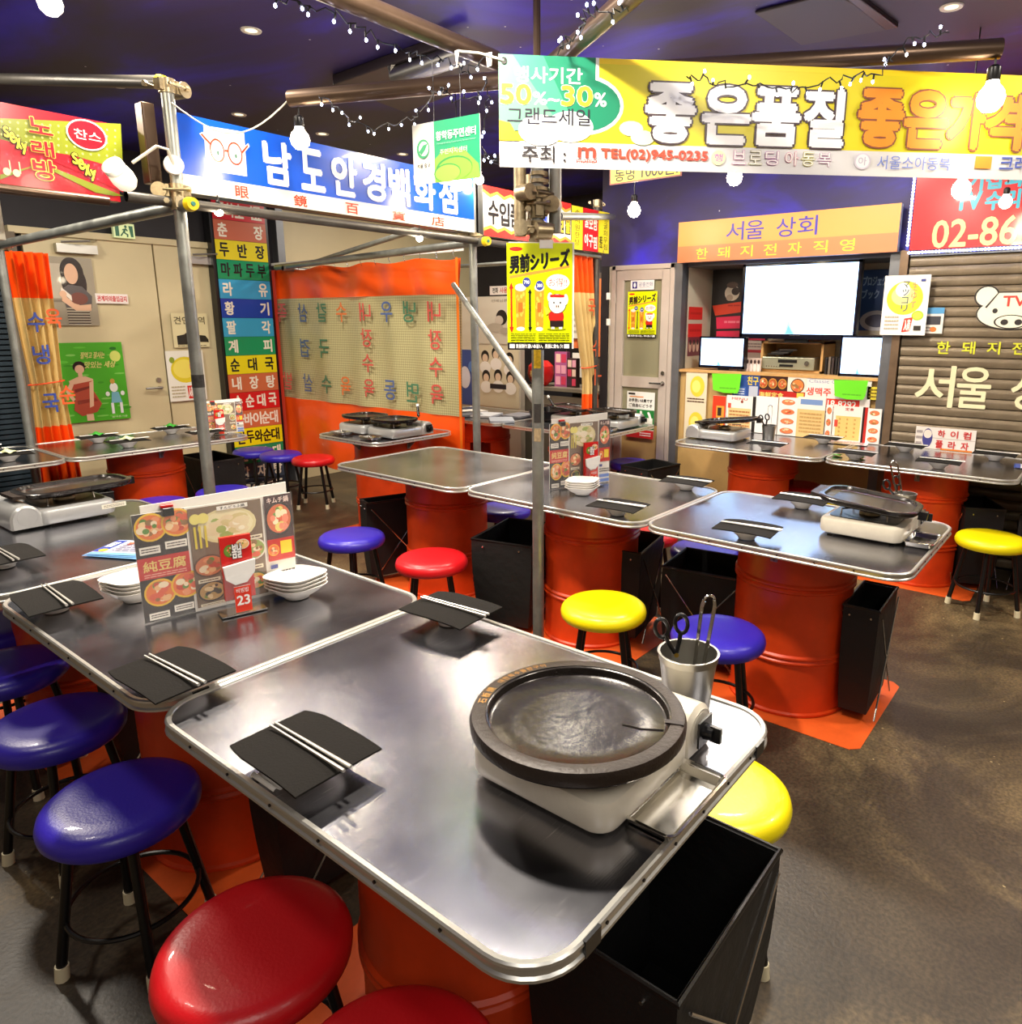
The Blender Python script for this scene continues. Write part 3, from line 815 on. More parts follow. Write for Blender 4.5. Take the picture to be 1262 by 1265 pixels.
ST = [
 (.805, 1.355, 0, 'nearest the red stools'), (1.585, 1.69, .08, 'at the far corner of the foremost table'),
 (.79, 1.97, .05, 'at the joint of the two front tables'), (.80, 2.86, -.05, 'at the left corner of the number 23 table'),
 (.84, 3.56, 0, 'at the left frame edge on the stove table'),
 (3.13, 2.02, .12, 'on the near edge of the bowls table'), (3.90, 2.02, .1, 'on the far corner of the bowls table'),
 (3.15, 1.30, .1, 'on the near edge of the oblong griddle table'), (3.90, 1.30, .05, 'on the far edge of the oblong griddle table'),
 (5.58, 2.18, .05, 'beside the utensil cup below the television'), (6.20, 1.93, 0, 'on the far side of the television table'),
 (5.60, 1.50, .05, 'with green paper on the shutter table'), (6.20, 1.28, 0, 'under the white plaque on the shutter'),
 (5.62, .93, .05, 'on the near edge of the shutter table'), (6.22, .66, 0, 'on the far right of the shutter table'),
]
for a in ST: setting(*a)
for a in [(1.62, 6.30, 1.5, 'leftmost on the cream door row, near side', False, ('pale', 'pale green wrapped packet leftmost on the cream door row')),
          (1.55, 6.78, 1.5, 'leftmost on the cream door row, wall side', False, ('green', 'green wrapped packet leftmost on the cream door row')),
          (2.36, 6.72, 1.5, 'below the green woman poster', False, ('green', 'green wrapped packet below the green woman poster')),
          (2.42, 6.28, 1.5, 'near the middle of the cream door row', False, ('pale', 'pale wrapped packet near the middle of the cream door row')),
          (2.98, 6.76, 1.5, 'just left of the left post, wall side', False, ('green', 'green wrapped packet left of the galvanised post')),
          (3.06, 6.28, 1.5, 'just right of the left post, near side', False, ('pale', 'pale wrapped packet right of the galvanised post'))]:
    setting(*a)
# spoon and white wrap under the nearest napkin
g = part('paper_sleeve', None, lambda m: m.grid(6, 3, lambda u, v: ((u - .5) * .018, (v - .5) * .07, .006 + .004 * math.sin(6 * u))), PAPER, solid=.001)
g.location = U(.715, 1.36, -1) + Vector((0, 0, .004)); tag(g, 'white spoon wrap peeking out beside the nearest napkin', 'wrapper')
gp = on_x(BX, 0, 0, 10, 10)
for px, py in ((1034, 563), (1062, 566)):
    p = atz(px, py, -1)
    g = part('green_slip', None, lambda m: m.grid(4, 3, lambda u, v: ((u - .5) * .06, (v - .5) * .05, .004 + .006 * math.sin(3 * u + 2 * v))), mat('lime_paper', (120, 214, 70), .6), loc=(p.x, p.y, TH + .002), solid=.001)
    tag(g, 'bit of lime green paper ' + ('left' if px < 1050 else 'right') + ' of the dish on the shutter table', 'paper')

# ================================================================== stoves and griddles
def stove(x, y, rz, lab, m1=STOVE, z=TH, label_strip=False):
    c = U(x, y); t = thing('gas_stove', lab, 'stove', (c.x, c.y, z), rz, 'portable gas stoves')
    def body(m):
        pr = [(-.012, .006), (0, .010), (.004, .018), (.004, .050), (0, .060), (-.010, .066), (-.02, .068)]
        pth = rrect(.27, .285, .035, 6)
        m.sweep(pth, pr)
        m.prism([(a - nx * .02, b - ny * .02) for a, b, nx, ny in pth], .0679, .068)
        m.prism([(a - nx * .012, b - ny * .012) for a, b, nx, ny in pth], .0055, .006)
    part('stove_body', 'stb', body, m1, t)
    for sx in (-1, 1):
        for sy in (-1, 1): part('rubber_foot', 'stf%d%d' % (sx, sy), lambda m: m.cyl((sx * .1, sy * .11, 0), (sx * .1, sy * .11, .0065), .01), BLK, t)
    part('drip_pan', 'stp', lambda m: (m.prism(rpoly(.225, .24, .03, 5), .0682, .0705), m.lathe([(.095, .071), (.09, .0715), (.06, .069), (.035, .069)], 32)), mat('dark_pan', (52, 48, 40), .3, .6), t)
    part('burner', 'stbr', lambda m: m.lathe([(0, .088), (.02, .088), (.024, .083), (.036, .081), (.038, .07), (.03, .069)], 24), CLAMP, t)
    for i in range(4):
        a = PI / 4 + PI / 2 * i
        part('pan_support', 'stg%d' % i, lambda m: (m.tube([(.115 * math.cos(a), .115 * math.sin(a), .07), (.112 * math.cos(a), .112 * math.sin(a), .094), (.05 * math.cos(a), .05 * math.sin(a), .096)], .0032, 6)), CHROME, t)
    def can(m):
        n = 14; vs = []; hw = .052
        for y_ in (-.143, -.135, .135, .143):
            q = .85 if abs(y_) > .14 else 1
            for i in range(n + 1):
                a = PI * i / n; vs.append((.172 + hw * math.cos(a) * q, y_, .038 + .056 * math.sin(a) * q))
            vs += [(.172 - hw * q, y_, .008), (.172 + hw * q, y_, .008)]
        k = n + 3; fs = []
        for j in range(3):
            for i in range(k): fs.append((j * k + i, j * k + (i + 1) % k, (j + 1) * k + (i + 1) % k, (j + 1) * k + i))
        fs += [tuple(range(k)), tuple(reversed(range(3 * k, 4 * k)))]
        m.add(vs, fs)
    gc = part('gas_cover', 'stc', can, m1, t)
    part('cover_disc', 'stcd', lambda m: m.lathe([(0, 0), (.03, 0), (.032, -.003), (.036, -.003), (.036, 0)], 24), m1, gc, loc=(.172, -.1435, .05), rot=(R(90), 0, 0))
    part('cover_disc', 'stcd', lambda m: None, m1, gc, loc=(.172, .1435, .05), rot=(R(-90), 0, 0))
    k = part('knob', 'stk', lambda m: (m.box((0, -.008, 0), (.05, .004, .05)), m.cyl((0, -.010, 0), (0, -.026, 0), .015, .013, 16), m.box((0, -.03, 0), (.008, .02, .03))), BLK, t, loc=(.172, -.144, .048), smooth=False)
    part('skirt', 'sts', lambda m: m.box((.06, 0, .0075), (.32, .27, .003)), m1, t, smooth=False)
    if label_strip:
        P = Print(.09, .018); P.rect(0, 0, 1, 1, (232, 226, 206)); P.lines(.08, .2, .92, .8, 2, (120, 112, 100)); P.obj('rating_label', PR, t, (-.08, .146, .03), (0, 0, PI)).rotation_euler = (0, 0, PI)
    return t
stove(1.195, .855, 0, 'cream gas stove under the round iron plate')
stove(3.625, .875, 0, 'gas stove under the oblong griddle on the right middle table', STOVE)
stove(1.31, 4.285, PI, 'silver gas stove on the left table with its gas canister cover facing out', STOVEG, label_strip=True)
stove(4.16, 5.48, 0, 'left gas stove of the pair before the curtain', STOVEG)
stove(4.16, 5.06, 0, 'right gas stove of the pair before the curtain', STOVEG)
stove(5.90, 2.70, R(90), 'silver gas stove below the small left television', STOVEG)
stove(5.88, 4.34, 0, 'left silver gas stove in front of the aluminium door', STOVEG)
stove(5.88, 3.86, 0, 'right silver gas stove in front of the aluminium door', STOVEG)

# round plate with lettering
c = atz(714, 888, zz(-.795) / S - H / S)
PZ = TH + .098
pc = U(1.16, .84)
t = thing('iron_plate', 'big round cast iron griddle plate with a pale lettered rim and drain notch', 'griddle', (pc.x, pc.y, PZ))
RP = .181
def plate(m):
    m.lathe([(0, .0), (RP * .8, 0), (RP * .97, .006), (RP * .99, .012), (RP, .024), (RP * .985, .032), (RP * .955, .034), (RP * .93, .0335), (RP * .86, .033), (RP * .845, .031), (RP * .83, .020), (RP * .80, .0165), (RP * .5, .0150), (0, .0135)], 72)
part('plate_body', None, plate, IRON, t)
part('rim_band', None, lambda m: m.lathe([(RP * 1.003, .012), (RP * 1.008, .024), (RP * .988, .0335), (RP * .95, .0355), (RP * .865, .0345)], 72), IRONR, t)
def arc_text(st, r, a0, a1, size, col, name):
    P = Print(1, 1, flat=True, lift=0)
    n = len(st)
    for i, ch in enumerate(st):
        vs, fs, a, b, c_, d = text_geo(ch)
        al = a0 + (a1 - a0) * (i / max(1, n - 1))
        k = len(P.v)
        for x, y in vs:
            lx = (x - (a + b) / 2) * size; ly = (y - (c_ + d) / 2) * size
            rr = r + ly; th = al - lx / r
            P.v.append((rr * math.cos(th), 0, rr * math.sin(th)))
        P.f += [tuple(q + k for q in f_) for f_ in fs]; P.c += [col] * len(fs)
    return P.obj(name, PR, t, (0, 0, .0362))
arc_text('대한특수돌판구이', RP * .91, R(94), R(60), .0135, (196, 140, 60), 'rim_lettering')
arc_text('石板焼', RP * .91, R(120), R(106), .0165, (206, 150, 60), 'rim_lettering')
part('drain_notch', None, lambda m: m.box((RP * .9, 0, .0350), (.030, .011, .0032)), mat('burnt_notch', (30, 18, 16), .5), t, rot=(0, 0, R(-68)), smooth=False)
part('burnt_crack', None, lambda m: m.tube([(RP * .42, .004, .0158), (RP * .6, -.002, .0165), (RP * .8, .003, .0175)], .0011, 5), mat('burnt_notch', (30, 18, 16), .5), t, rot=(0, 0, R(-68)))

def griddle(x, y, z, rz, lab, w=.26, l=.42, tip=0.0, tilt=0.0, handle=True):
    c = U(x, y); t = thing('griddle_pan', lab, 'griddle', (c.x, c.y, z), group='oblong griddles', rot=(tilt, tip, rz))
    k = '%.2f%.2f' % (w, l)
    def g(m):
        pth = rrect(w, l, .09, 8)
        m.sweep(pth, [(-.05, 0), (-.01, .004), (0, .012), (.002, .024), (-.004, .027), (-.018, .027), (-.024, .018), (-.05, .015)])
        m.prism([(a - nx * .05, b - ny * .05) for a, b, nx, ny in pth], .0, .015)
    part('pan_body', 'gr' + k, g, IRON, t)
    part('end_lip', 'gl' + k, lambda m: m.prism([(-w * .32, l / 2 - .01), (w * .32, l / 2 - .01), (w * .26, l / 2 + .028), (-w * .26, l / 2 + .028)], .010, .022), IRONR, t, smooth=False)
    part('drain_spout', 'gs' + k, lambda m: m.box((0, -l / 2 - .012, .004), (.03, .03, .03)), BLK, t, smooth=False)
    return t
griddle(3.60, .875, TH + .108, R(3), 'oblong iron griddle tilted on the stove of the right middle table', w=.27, l=.345, tilt=R(5))
griddle(1.36, 4.28, TH + .098, R(92), 'flat dark griddle on the left table stove', w=.24, l=.40)
griddle(4.15, 5.47, TH + .098, R(0), 'left griddle of the pair before the curtain', w=.27, l=.29)
griddle(4.15, 5.06, TH + .098, R(0), 'right griddle of the pair before the curtain', w=.27, l=.29)
griddle(5.90, 2.66, TH + .112, R(0), 'tilted griddle below the small left television', w=.24, l=.40, tilt=R(-7))
griddle(5.86, 4.35, TH + .105, R(5), 'left dark griddle in front of the aluminium door', w=.28, l=.33, tilt=R(3))
griddle(5.86, 3.87, TH + .103, R(-3), 'right dark griddle in front of the aluminium door', w=.28, l=.34)
for x, y, rz, lb in ((4.32, 4.93, .9, 'black tipped handle sticking up beside the curtain griddle'), (5.74, 4.50, 1.5, 'white tipped handle lying on the griddle by the door')):
    c = U(x, y); t = thing('pan_gripper', lb, 'gripper', (c.x, c.y, TH + .105), rz)
    part('grip', None, lambda m: m.cyl((0, 0, .03), (.05, 0, .085), .010, .008), BLK, t)
    part('tip', None, lambda m: m.cyl((.05, 0, .085), (.065, 0, .10), .011, .011), WPL, t)
    part('hook', None, lambda m: m.tube([(0, 0, .03), (-.03, 0, .026)], .005), CHROME, t)

# stainless trays
def tray(x, y, rz, lab, w=.165, l=.095, z=TH):
    c = U(x, y); t = thing('steel_tray', lab, 'tray', (c.x, c.y, z), rz, 'small steel trays')
    k = 'tray%.3f%.3f' % (w, l)
    def f(m):
        pth = rrect(w, l, .014, 5)
        m.sweep(pth, [(-.012, .001), (-.008, .004), (-.004, .018), (0, .021), (.004, .020), (.0042, .0185), (0, .0195), (-.006, .016), (-.012, .0)])
        m.prism([(a - nx * .012, b - ny * .012) for a, b, nx, ny in pth], .0, .0012)
    part('tray_body', k, f, TRAYM, t)
    return t
tray(1.215, .625, 0, 'shallow steel tray by the round plate on the foremost table', .19, .098)
tray(3.585, .625, 0, 'shallow steel tray by the oblong griddle', .16, .10)
tray(3.92, 5.52, 0, 'left steel tray before the curtain', .1, .15)
tray(3.90, 5.08, 0, 'right steel tray before the curtain', .1, .15)
tray(5.54, 4.05, 0, 'left steel tray before the aluminium door', .1, .15)
tray(5.62, 3.76, 0, 'right steel tray before the aluminium door', .1, .13)

# utensil cups
def cup(x, y, lab, r=.042, h=.105, items=()):
    c = U(x, y); t = thing('utensil_cup', lab, 'cup', (c.x, c.y, TH), 0, 'steel utensil cups')
    def f(m):
        m.lathe([(0, 0), (r * .78, 0), (r * .80, .003), (r * .90, h * .6), (r * .97, h * .86), (r * 1.0, h * .87), (r * 1.0, h * .985), (r * 1.05, h * 1.0), (r * 1.03, h * 1.005), (r * .96, h), (r * .93, h * .86), (r * .85, h * .5), (r * .75, .004), (0, .004)], 40)
    part('cup_body', 'cup%.3f' % r, f, BRUSH, t)
    return t
def tongs(loc, rz, lean, lab, L_=.175):
    t = thing('tongs', lab, 'tongs', loc, group='steel tongs', rot=(lean, 0, rz))
    def arm(s):
        def f(m):
            pts = [(s * .004, 0, 0), (s * .010, 0, L_ * .35), (s * .013, 0, L_ * .75), (s * .014, 0, L_ * .93), (s * .011, 0, L_ * .985)]
            for a, b in zip(pts, pts[1:]):
                a, b = Vector(a), Vector(b); n = Vector((b.z - a.z, 0, a.x - b.x)).normalized() * .0009
                m.add([a - n + Vector((0, -.006, 0)), a + n + Vector((0, -.006, 0)), a + n + Vector((0, .006, 0)), a - n + Vector((0, .006, 0)),
                       b - n + Vector((0, -.006, 0)), b + n + Vector((0, -.006, 0)), b + n + Vector((0, .006, 0)), b - n + Vector((0, .006, 0))],
                      [(0, 3, 2, 1), (4, 5, 6, 7), (0, 1, 5, 4), (1, 2, 6, 5), (2, 3, 7, 6), (3, 0, 4, 7)])
        return f
    for s in (-1, 1): part('arm', 'tong%d' % s, arm(s), CHROME, t, smooth=False)
    part('bend', 'tongb', lambda m: m.tube([(.012 * math.cos(PI * i / 12), 0, L_ * .975 + .013 * math.sin(PI * i / 12)) for i in range(13)], .0026, 8), CHROME, t)
    return t
def scissors(loc, rz, lean, lab):
    t = thing('scissors', lab, 'scissors', loc, group='kitchen scissors', rot=(lean, 0, rz))
    part('blade', 'scb', lambda m: m.add([(-.009, -.001, 0), (.007, -.001, 0), (.011, -.001, .10), (-.010, -.001, .10), (-.009, .001, 0), (.007, .001, 0), (.011, .001, .10), (-.010, .001, .10)], [(0, 1, 2, 3), (7, 6, 5, 4), (0, 4, 5, 1), (1, 5, 6, 2), (2, 6, 7, 3), (3, 7, 4, 0)]), BRUSH, t, smooth=False)
    part('pivot', 'scp', lambda m: m.cyl((0, -.004, .085), (0, .004, .085), .005), mat('brass', (206, 168, 74), .3, 1), t)
    for s in (-1, 1):
        part('handle_ring', 'sch%d' % s, lambda m: m.tube([(s * .021 + .013 * math.cos(2 * PI * i / 20), 0, .148 + .02 * math.sin(2 * PI * i / 20)) for i in range(20)], .0042, 8, closed=True), BLK, t)
        part('handle_arm', 'scm%d' % s, lambda m: m.tube([(s * .002, 0, .09), (s * .012, 0, .115), (s * .017, 0, .132)], .0048, 8), BLK, t)
    return t
cc = U(1.60, .80)
cup(1.60, .80, 'steel utensil cup at the foremost table corner', .060, .118)
tongs((cc.x + .010, cc.y - .012, TH + .012), R(-38), R(0), 'steel tongs in the nearest utensil cup', .225).rotation_euler = (R(4), R(4), R(-38))
scissors((cc.x + .0, cc.y + .010, TH + .022), R(-52), R(-6), 'black handled scissors in the nearest utensil cup').rotation_euler = (R(-4), R(-10), R(-45))
c5 = U(4.0, .80)
cup(4.0, .80, 'steel utensil cup behind the oblong griddle', .042, .105)
tongs((c5.x, c5.y, TH + .012), R(-50), R(0), 'steel tongs leaning left behind the oblong griddle').rotation_euler = (0, R(-16), R(-50))
scissors((c5.x + .01, c5.y + .008, TH + .008), R(-50), 0, 'black handled scissors leaning left behind the oblong griddle').rotation_euler = (0, R(-22), R(-50))
c8 = U(5.98, 2.33)
cup(5.98, 2.33, 'steel utensil cup below the big television', .046, .11)
tongs((c8.x, c8.y, TH + .012), R(-70), R(4), 'steel tongs in the cup below the big television')
scissors((c8.x + .01, c8.y + .01, TH + .012), R(-60), R(6), 'scissors with round handles in the cup below the big television').rotation_euler = (0, R(-12), R(-60))

# stacked bowls
def bowl_stack(x, y, n, where, rz=0):
    c = U(x, y)
    for i in range(n):
        def f(m):
            def lp(k, zo): # softly squared, one pinched spout
                return k * (1 + .045 * math.cos(4 * zo))
            n_ = 40; prof = [(0, .003), (.026, .003), (.028, 0), (.033, 0), (.037, .006), (.055, .017), (.068, .032), (.074, .038), (.071, .0385), (.061, .029), (.044, .013), (0, .008)]
            vs = []; 
            for r, z in prof:
                for q in range(n_):
                    a = 2 * PI * q / n_; k = 1 + .05 * math.cos(4 * a) * (r / .067) + (.09 * max(0, math.cos(a)) ** 12 + .09 * max(0, -math.cos(a)) ** 12) * (r / .067) ** 3
                    vs.append((r * k * math.cos(a), r * k * math.sin(a), z))
            fs = [(j * n_ + q, j * n_ + (q + 1) % n_, (j + 1) * n_ + (q + 1) % n_, (j + 1) * n_ + q) for j in range(len(prof) - 1) for q in range(n_)]
            m.add(vs, fs)
        o = part('white_bowl', 'bowl', f, WHITE); o.location = (c.x, c.y, TH + i * .0105); o.rotation_euler = (0, 0, rz + .05 * i)
        pos = ('lowest', 'second', 'third', 'fourth', 'topmost')[i if i < n - 1 else 4]
        tag(o, '%s white lugged bowl %s' % (pos, where), 'bowl', 'white bowls ' + where)
bowl_stack(1.40, 2.31, 4, 'in the stack right of the number 23 stand', R(-40))
bowl_stack(1.02, 2.75, 4, 'in the stack hidden behind the menu card', R(-40))
bowl_stack(3.39, 2.44, 4, 'in the stack right of the galvanised post', R(-30))

# ================================================================== menus
FOODS = [(236, 150, 96), (240, 186, 130), (222, 96, 60), (92, 140, 50), (250, 214, 160), (200, 70, 44), (246, 226, 190), (150, 110, 60)]
def menu_art(P, u0=0, v0=0, u1=1, v1=1, yellow=(238, 190, 40)):
    X = lambda u: u0 + (u1 - u0) * u
    Y = lambda v: v0 + (v1 - v0) * v
    W_, H_ = u1 - u0, v1 - v0
    P.rect(u0, v0, u1, v1, (240, 234, 222))
    P.rect(X(0), Y(0), X(.305), Y(1), (40, 26, 24))
    for cx, cy in ((.10, .13), (.255, .12), (.11, .74), (.27, .71)):
        P.bowl(X(cx), Y(cy), .095 * W_, .13 * H_, yellow, (232, 120, 50), FOODS, 22)
    for a in ((.02, .30, .14, .37), (.17, .28, .30, .35), (.03, .92, .15, .985), (.18, .89, .30, .955)):
        P.rect(X(a[0]), Y(a[1]), X(a[2]), Y(a[3]), (244, 238, 226)); P.lines(X(a[0] + .01), Y(a[1] + .012), X(a[2] - .01), Y(a[3] - .012), 2, (60, 40, 34))
    P.rect(X(0), Y(.40), X(.305), Y(.60), (200, 34, 24)); P.text('純豆腐', X(.03), Y(.435), X(.28), Y(.535), (236, 206, 120), .02)
    P.lines(X(.03), Y(.55), X(.28), Y(.59), 2, (236, 170, 150))
    P.rect(X(.32), Y(.015), X(.79), Y(.97), (120, 96, 74))
    P.bowl(X(.56), Y(.22), .19 * W_, .17 * H_, (226, 214, 160), (236, 226, 180), [(246, 238, 210), (216, 200, 140), (160, 180, 90), (232, 214, 170)], 34)
    P.bowl(X(.42), Y(.58), .10 * W_, .11 * H_, (90, 60, 40), (214, 120, 70), FOODS, 16); P.bowl(X(.71), Y(.50), .09 * W_, .11 * H_, (236, 226, 210), (150, 170, 80), FOODS, 16)
    P.bowl(X(.42), Y(.83), .09 * W_, .10 * H_, (30, 26, 24), (190, 150, 90), [(60, 50, 40), (230, 200, 150), (120, 140, 60)], 16); P.bowl(X(.71), Y(.82), .08 * W_, .09 * H_, (60, 90, 40), (236, 180, 60), FOODS, 14)
    P.ell(X(.36), Y(.12), .035 * W_, .05 * H_, (236, 224, 120)); P.ell(X(.41), Y(.12), .035 * W_, .05 * H_, (236, 224, 120))
    for a in (.345, .375, .41): P.rect(X(a), Y(.19), X(a + .014), Y(.40), (222, 200, 50))
    P.rect(X(.50), Y(.03), X(.70), Y(.07), (244, 240, 230)); P.text('すんどぅふ鍋', X(.52), Y(.036), X(.68), Y(.064), (30, 24, 20), .02)
    for a in ((.60, .36, .78, .40), (.34, .70, .48, .735), (.62, .66, .77, .70), (.34, .94, .50, .965)):
        P.rect(X(a[0]), Y(a[1]), X(a[2]), Y(a[3]), (240, 228, 200)); P.lines(X(a[0] + .01), Y(a[1] + .006), X(a[2] - .01), Y(a[3] - .006), 1, (90, 60, 40))
    P.rect(X(.81), Y(0), X(1), Y(.44), (60, 20, 26)); P.text('キムチ鍋', X(.83), Y(.02), X(.98), Y(.08), (250, 220, 210), .02)
    P.bowl(X(.905), Y(.24), .095 * W_, .17 * H_, (34, 22, 22), (220, 110, 60), [(236, 110, 80), (246, 150, 120), (240, 220, 120), (110, 160, 60), (250, 240, 200)], 22)
    P.rect(X(.81), Y(.44), X(1), Y(.66), (196, 40, 30)); P.rect(X(.90), Y(.47), X(.98), Y(.60), (240, 208, 40)); P.bowl(X(.85), Y(.55), .04 * W_, .06 * H_, (236, 180, 60), (230, 120, 60), FOODS, 8)
    P.rect(X(.82), Y(.70), X(.87), Y(.74), (60, 70, 140)); P.lines(X(.82), Y(.76), X(.99), Y(.83), 2, (70, 60, 60)); P.rect(X(.82), Y(.86), X(.99), Y(.91), (110, 140, 210)); P.rect(X(.82), Y(.935), X(.99), Y(.985), (110, 140, 210))

def menu_stand(base, rz, w, h, where, num='23'):
    t = thing('menu_card', 'tall clear menu card of red and yellow dishes ' + where, 'menu', base, rz, 'standing menu cards')
    P = Print(w, h, th=.003); menu_art(P); P.obj('menu_print', PRG, t)
    part('acrylic_sleeve', None, lambda m: (m.box((w / 2, -.0045, h / 2), (w + .006, .0012, h + .008)), m.box((w / 2, .010, .002), (w * .9, .03, .004))), ACRYL, t, smooth=False)
    b = thing('white_board', 'plain white board standing behind the menu card ' + where, 'board', base + Matrix.Rotation(rz, 3, 'Z') @ Vector((w * .06, .016, 0)), rz)
    part('board', None, lambda m: m.add([(0, 0, 0), (w * .93, 0, 0), (w * .93, 0, h * 1.10), (0, 0, h * 1.06), (0, .003, 0), (w * .93, .003, 0), (w * .93, .003, h * 1.10), (0, .003, h * 1.06)], [(0, 1, 2, 3), (7, 6, 5, 4), (0, 4, 5, 1), (1, 5, 6, 2), (2, 6, 7, 3), (3, 7, 4, 0)]), PAPER, b, smooth=False)
    c = thing('binder_clip', 'red and black binder clip on top of the menu card ' + where, 'clip', base + Matrix.Rotation(rz, 3, 'Z') @ Vector((w * .21, .010, h * 1.0)), rz)
    part('jaw', None, lambda m: m.box((0, 0, -.004), (.028, .03, .022)), BLK, c, smooth=False, bev=.003)
    part('lever', None, lambda m: m.box((0, 0, .010), (.03, .012, .008)), RED, c, smooth=False, bev=.002)
    return t
Mp = U(.94, 2.49, -1)
mw = (U(1.45, 2.385, -1) - Mp).length
ang = math.atan2(2.385 - 2.49, 1.45 - .94)
menu_stand(Mp, ang, mw, mw * .725, 'on the number 23 table')
# number stand with napkin pocket
def number_stand(base, rz, s, where, num):
    t = thing('number_stand', 'clear stand with red number %s card %s' % (num, where), 'stand', base, rz, 'table number stands')
    part('base', 'nsb%.2f' % s, lambda m: m.box((.045 * s, .004, .002), (.115 * s, .06 * s, .003)), CHROME, t, smooth=False)
    P = Print(.078 * s, .175 * s, th=.012 * s, back=(200, 30, 24))
    P.rect(0, 0, 1, .45, (206, 30, 26)); P.bowl(.3, .22, .2, .10, (90, 120, 50), (110, 150, 50), FOODS, 10); P.bowl(.72, .14, .22, .08, (244, 230, 210), (240, 190, 120), FOODS, 10)
    P.text('봄날', .36, .12, .66, .34, (244, 240, 236), .03, (40, 30, 30), .04)
    P.obj('dish_card', PRG, t, (.004 * s, 0, .008 * s + .03 * s))
    part('pocket', 'nsp%.2f' % s, lambda m: m.add([(.008 * s, -.014, .10 * s), (.082 * s, -.014, .11 * s), (.086 * s, -.014, .145 * s), (.004 * s, -.014, .135 * s), (.008 * s, -.004, .10 * s), (.082 * s, -.004, .11 * s), (.086 * s, -.004, .145 * s), (.004 * s, -.004, .135 * s), (.03 * s, -.014, .082 * s), (.06 * s, -.014, .085 * s)],
                                          [(3, 0, 1, 2), (0, 8, 9, 1), (4, 7, 6, 5), (0, 4, 8), (1, 9, 5), (3, 7, 4, 0), (1, 5, 6, 2), (2, 6, 7, 3)]), WPL, t, smooth=False)
    part('clear_front', 'nsc%.2f' % s, lambda m: m.box((.045 * s, -.017, .055 * s), (.086 * s, .0015, .105 * s)), ACRYL, t, smooth=False)
    Q = Print(.042 * s, .072 * s, th=.001); Q.rect(0, 0, 1, 1, (224, 56, 30)); Q.text('비빔밥', .12, .06, .88, .24, (250, 236, 226), .01); Q.text(num, .12, .36, .88, .72, (252, 248, 240), .04)
    Q.obj('number_card', PRG, t, (.024 * s, -.0185, .006 * s))
    return t
nb = U(1.145, 2.35, -1)
number_stand(nb, ang - .05, 1.0, 'before the big menu card', '23')
# second set on the bowls table
M4 = U(3.36, 2.665, -1); mw4 = .345
ang4 = math.atan2(2.47 - 2.665, 3.90 - 3.36)
menu_stand(M4, ang4, mw4, mw4 * .90, 'right of the galvanised post')
number_stand(U(3.55, 2.545, -1), ang4, 1.0, 'before the menu right of the galvanised post', '24')
# set on the cream door row
ML = U(3.02, 6.52, -1)
pL = aty(258, 534, 6.4)
menu_stand(Vector((pL.x, 6.42 * S, TH)), R(-12), .24, .215, 'on the cream door row')
number_stand(Vector((pL.x + .03, 6.36 * S, TH)), R(-12), .8, 'before the menu on the cream door row', '7')

# leaflets
P = Print(.30, .16, flat=True, th=.0, lift=.0008); P.rect(0, 0, 1, 1, (120, 176, 226)); P.rect(.0, .03, .98, .86, (236, 234, 240)); P.rect(.0, .06, .14, .84, (40, 70, 170)); P.ell(.10, .74, .05, .09, (240, 200, 60)); P.text('特選', .025, .2, .115, .55, (236, 240, 250), .02)
P.lines(.2, .12, .6, .8, 6, (110, 110, 150)); P.ell(.26, .24, .04, .07, (214, 110, 80)); P.lines(.65, .12, .95, .8, 6, (150, 130, 150))
for i in range(3):
    o = P.obj('leaflet', PRG, None, U(1.09, 3.46, -1) + Vector((.0 + .006 * i, 0 - .004 * i, .0012 + .0022 * i)), (0, 0, R(-62 + i * 2)))
    tag(o, ('bottom', 'middle', 'top')[i] + ' blue edged leaflet of the pile beside the menu card', 'leaflet', 'blue edged leaflets')
P = Print(.26, .18, flat=True, lift=.0008); P.rect(0, 0, 1, 1, (240, 236, 236)); P.lines(.1, .1, .9, .9, 6, (200, 120, 120))
p = atz(1040, 548, -1); o = P.obj('place_sheet', PRG, None, (p.x - .05, p.y + .1, TH + .0015), (0, 0, R(-80))); tag(o, 'white printed sheet at the joint of the two shutter side tables', 'sheet')
p = atz(1252, 578, -1); P = Print(.2, .14, flat=True, lift=.0008); P.rect(0, 0, 1, 1, (236, 238, 246)); P.rect(.0, 0, .15, 1, (60, 90, 180)); o = P.obj('place_sheet', PRG, None, (p.x, p.y, TH + .0015), (0, 0, R(-85))); tag(o, 'blue and white sheet on the table at the right frame edge', 'sheet')
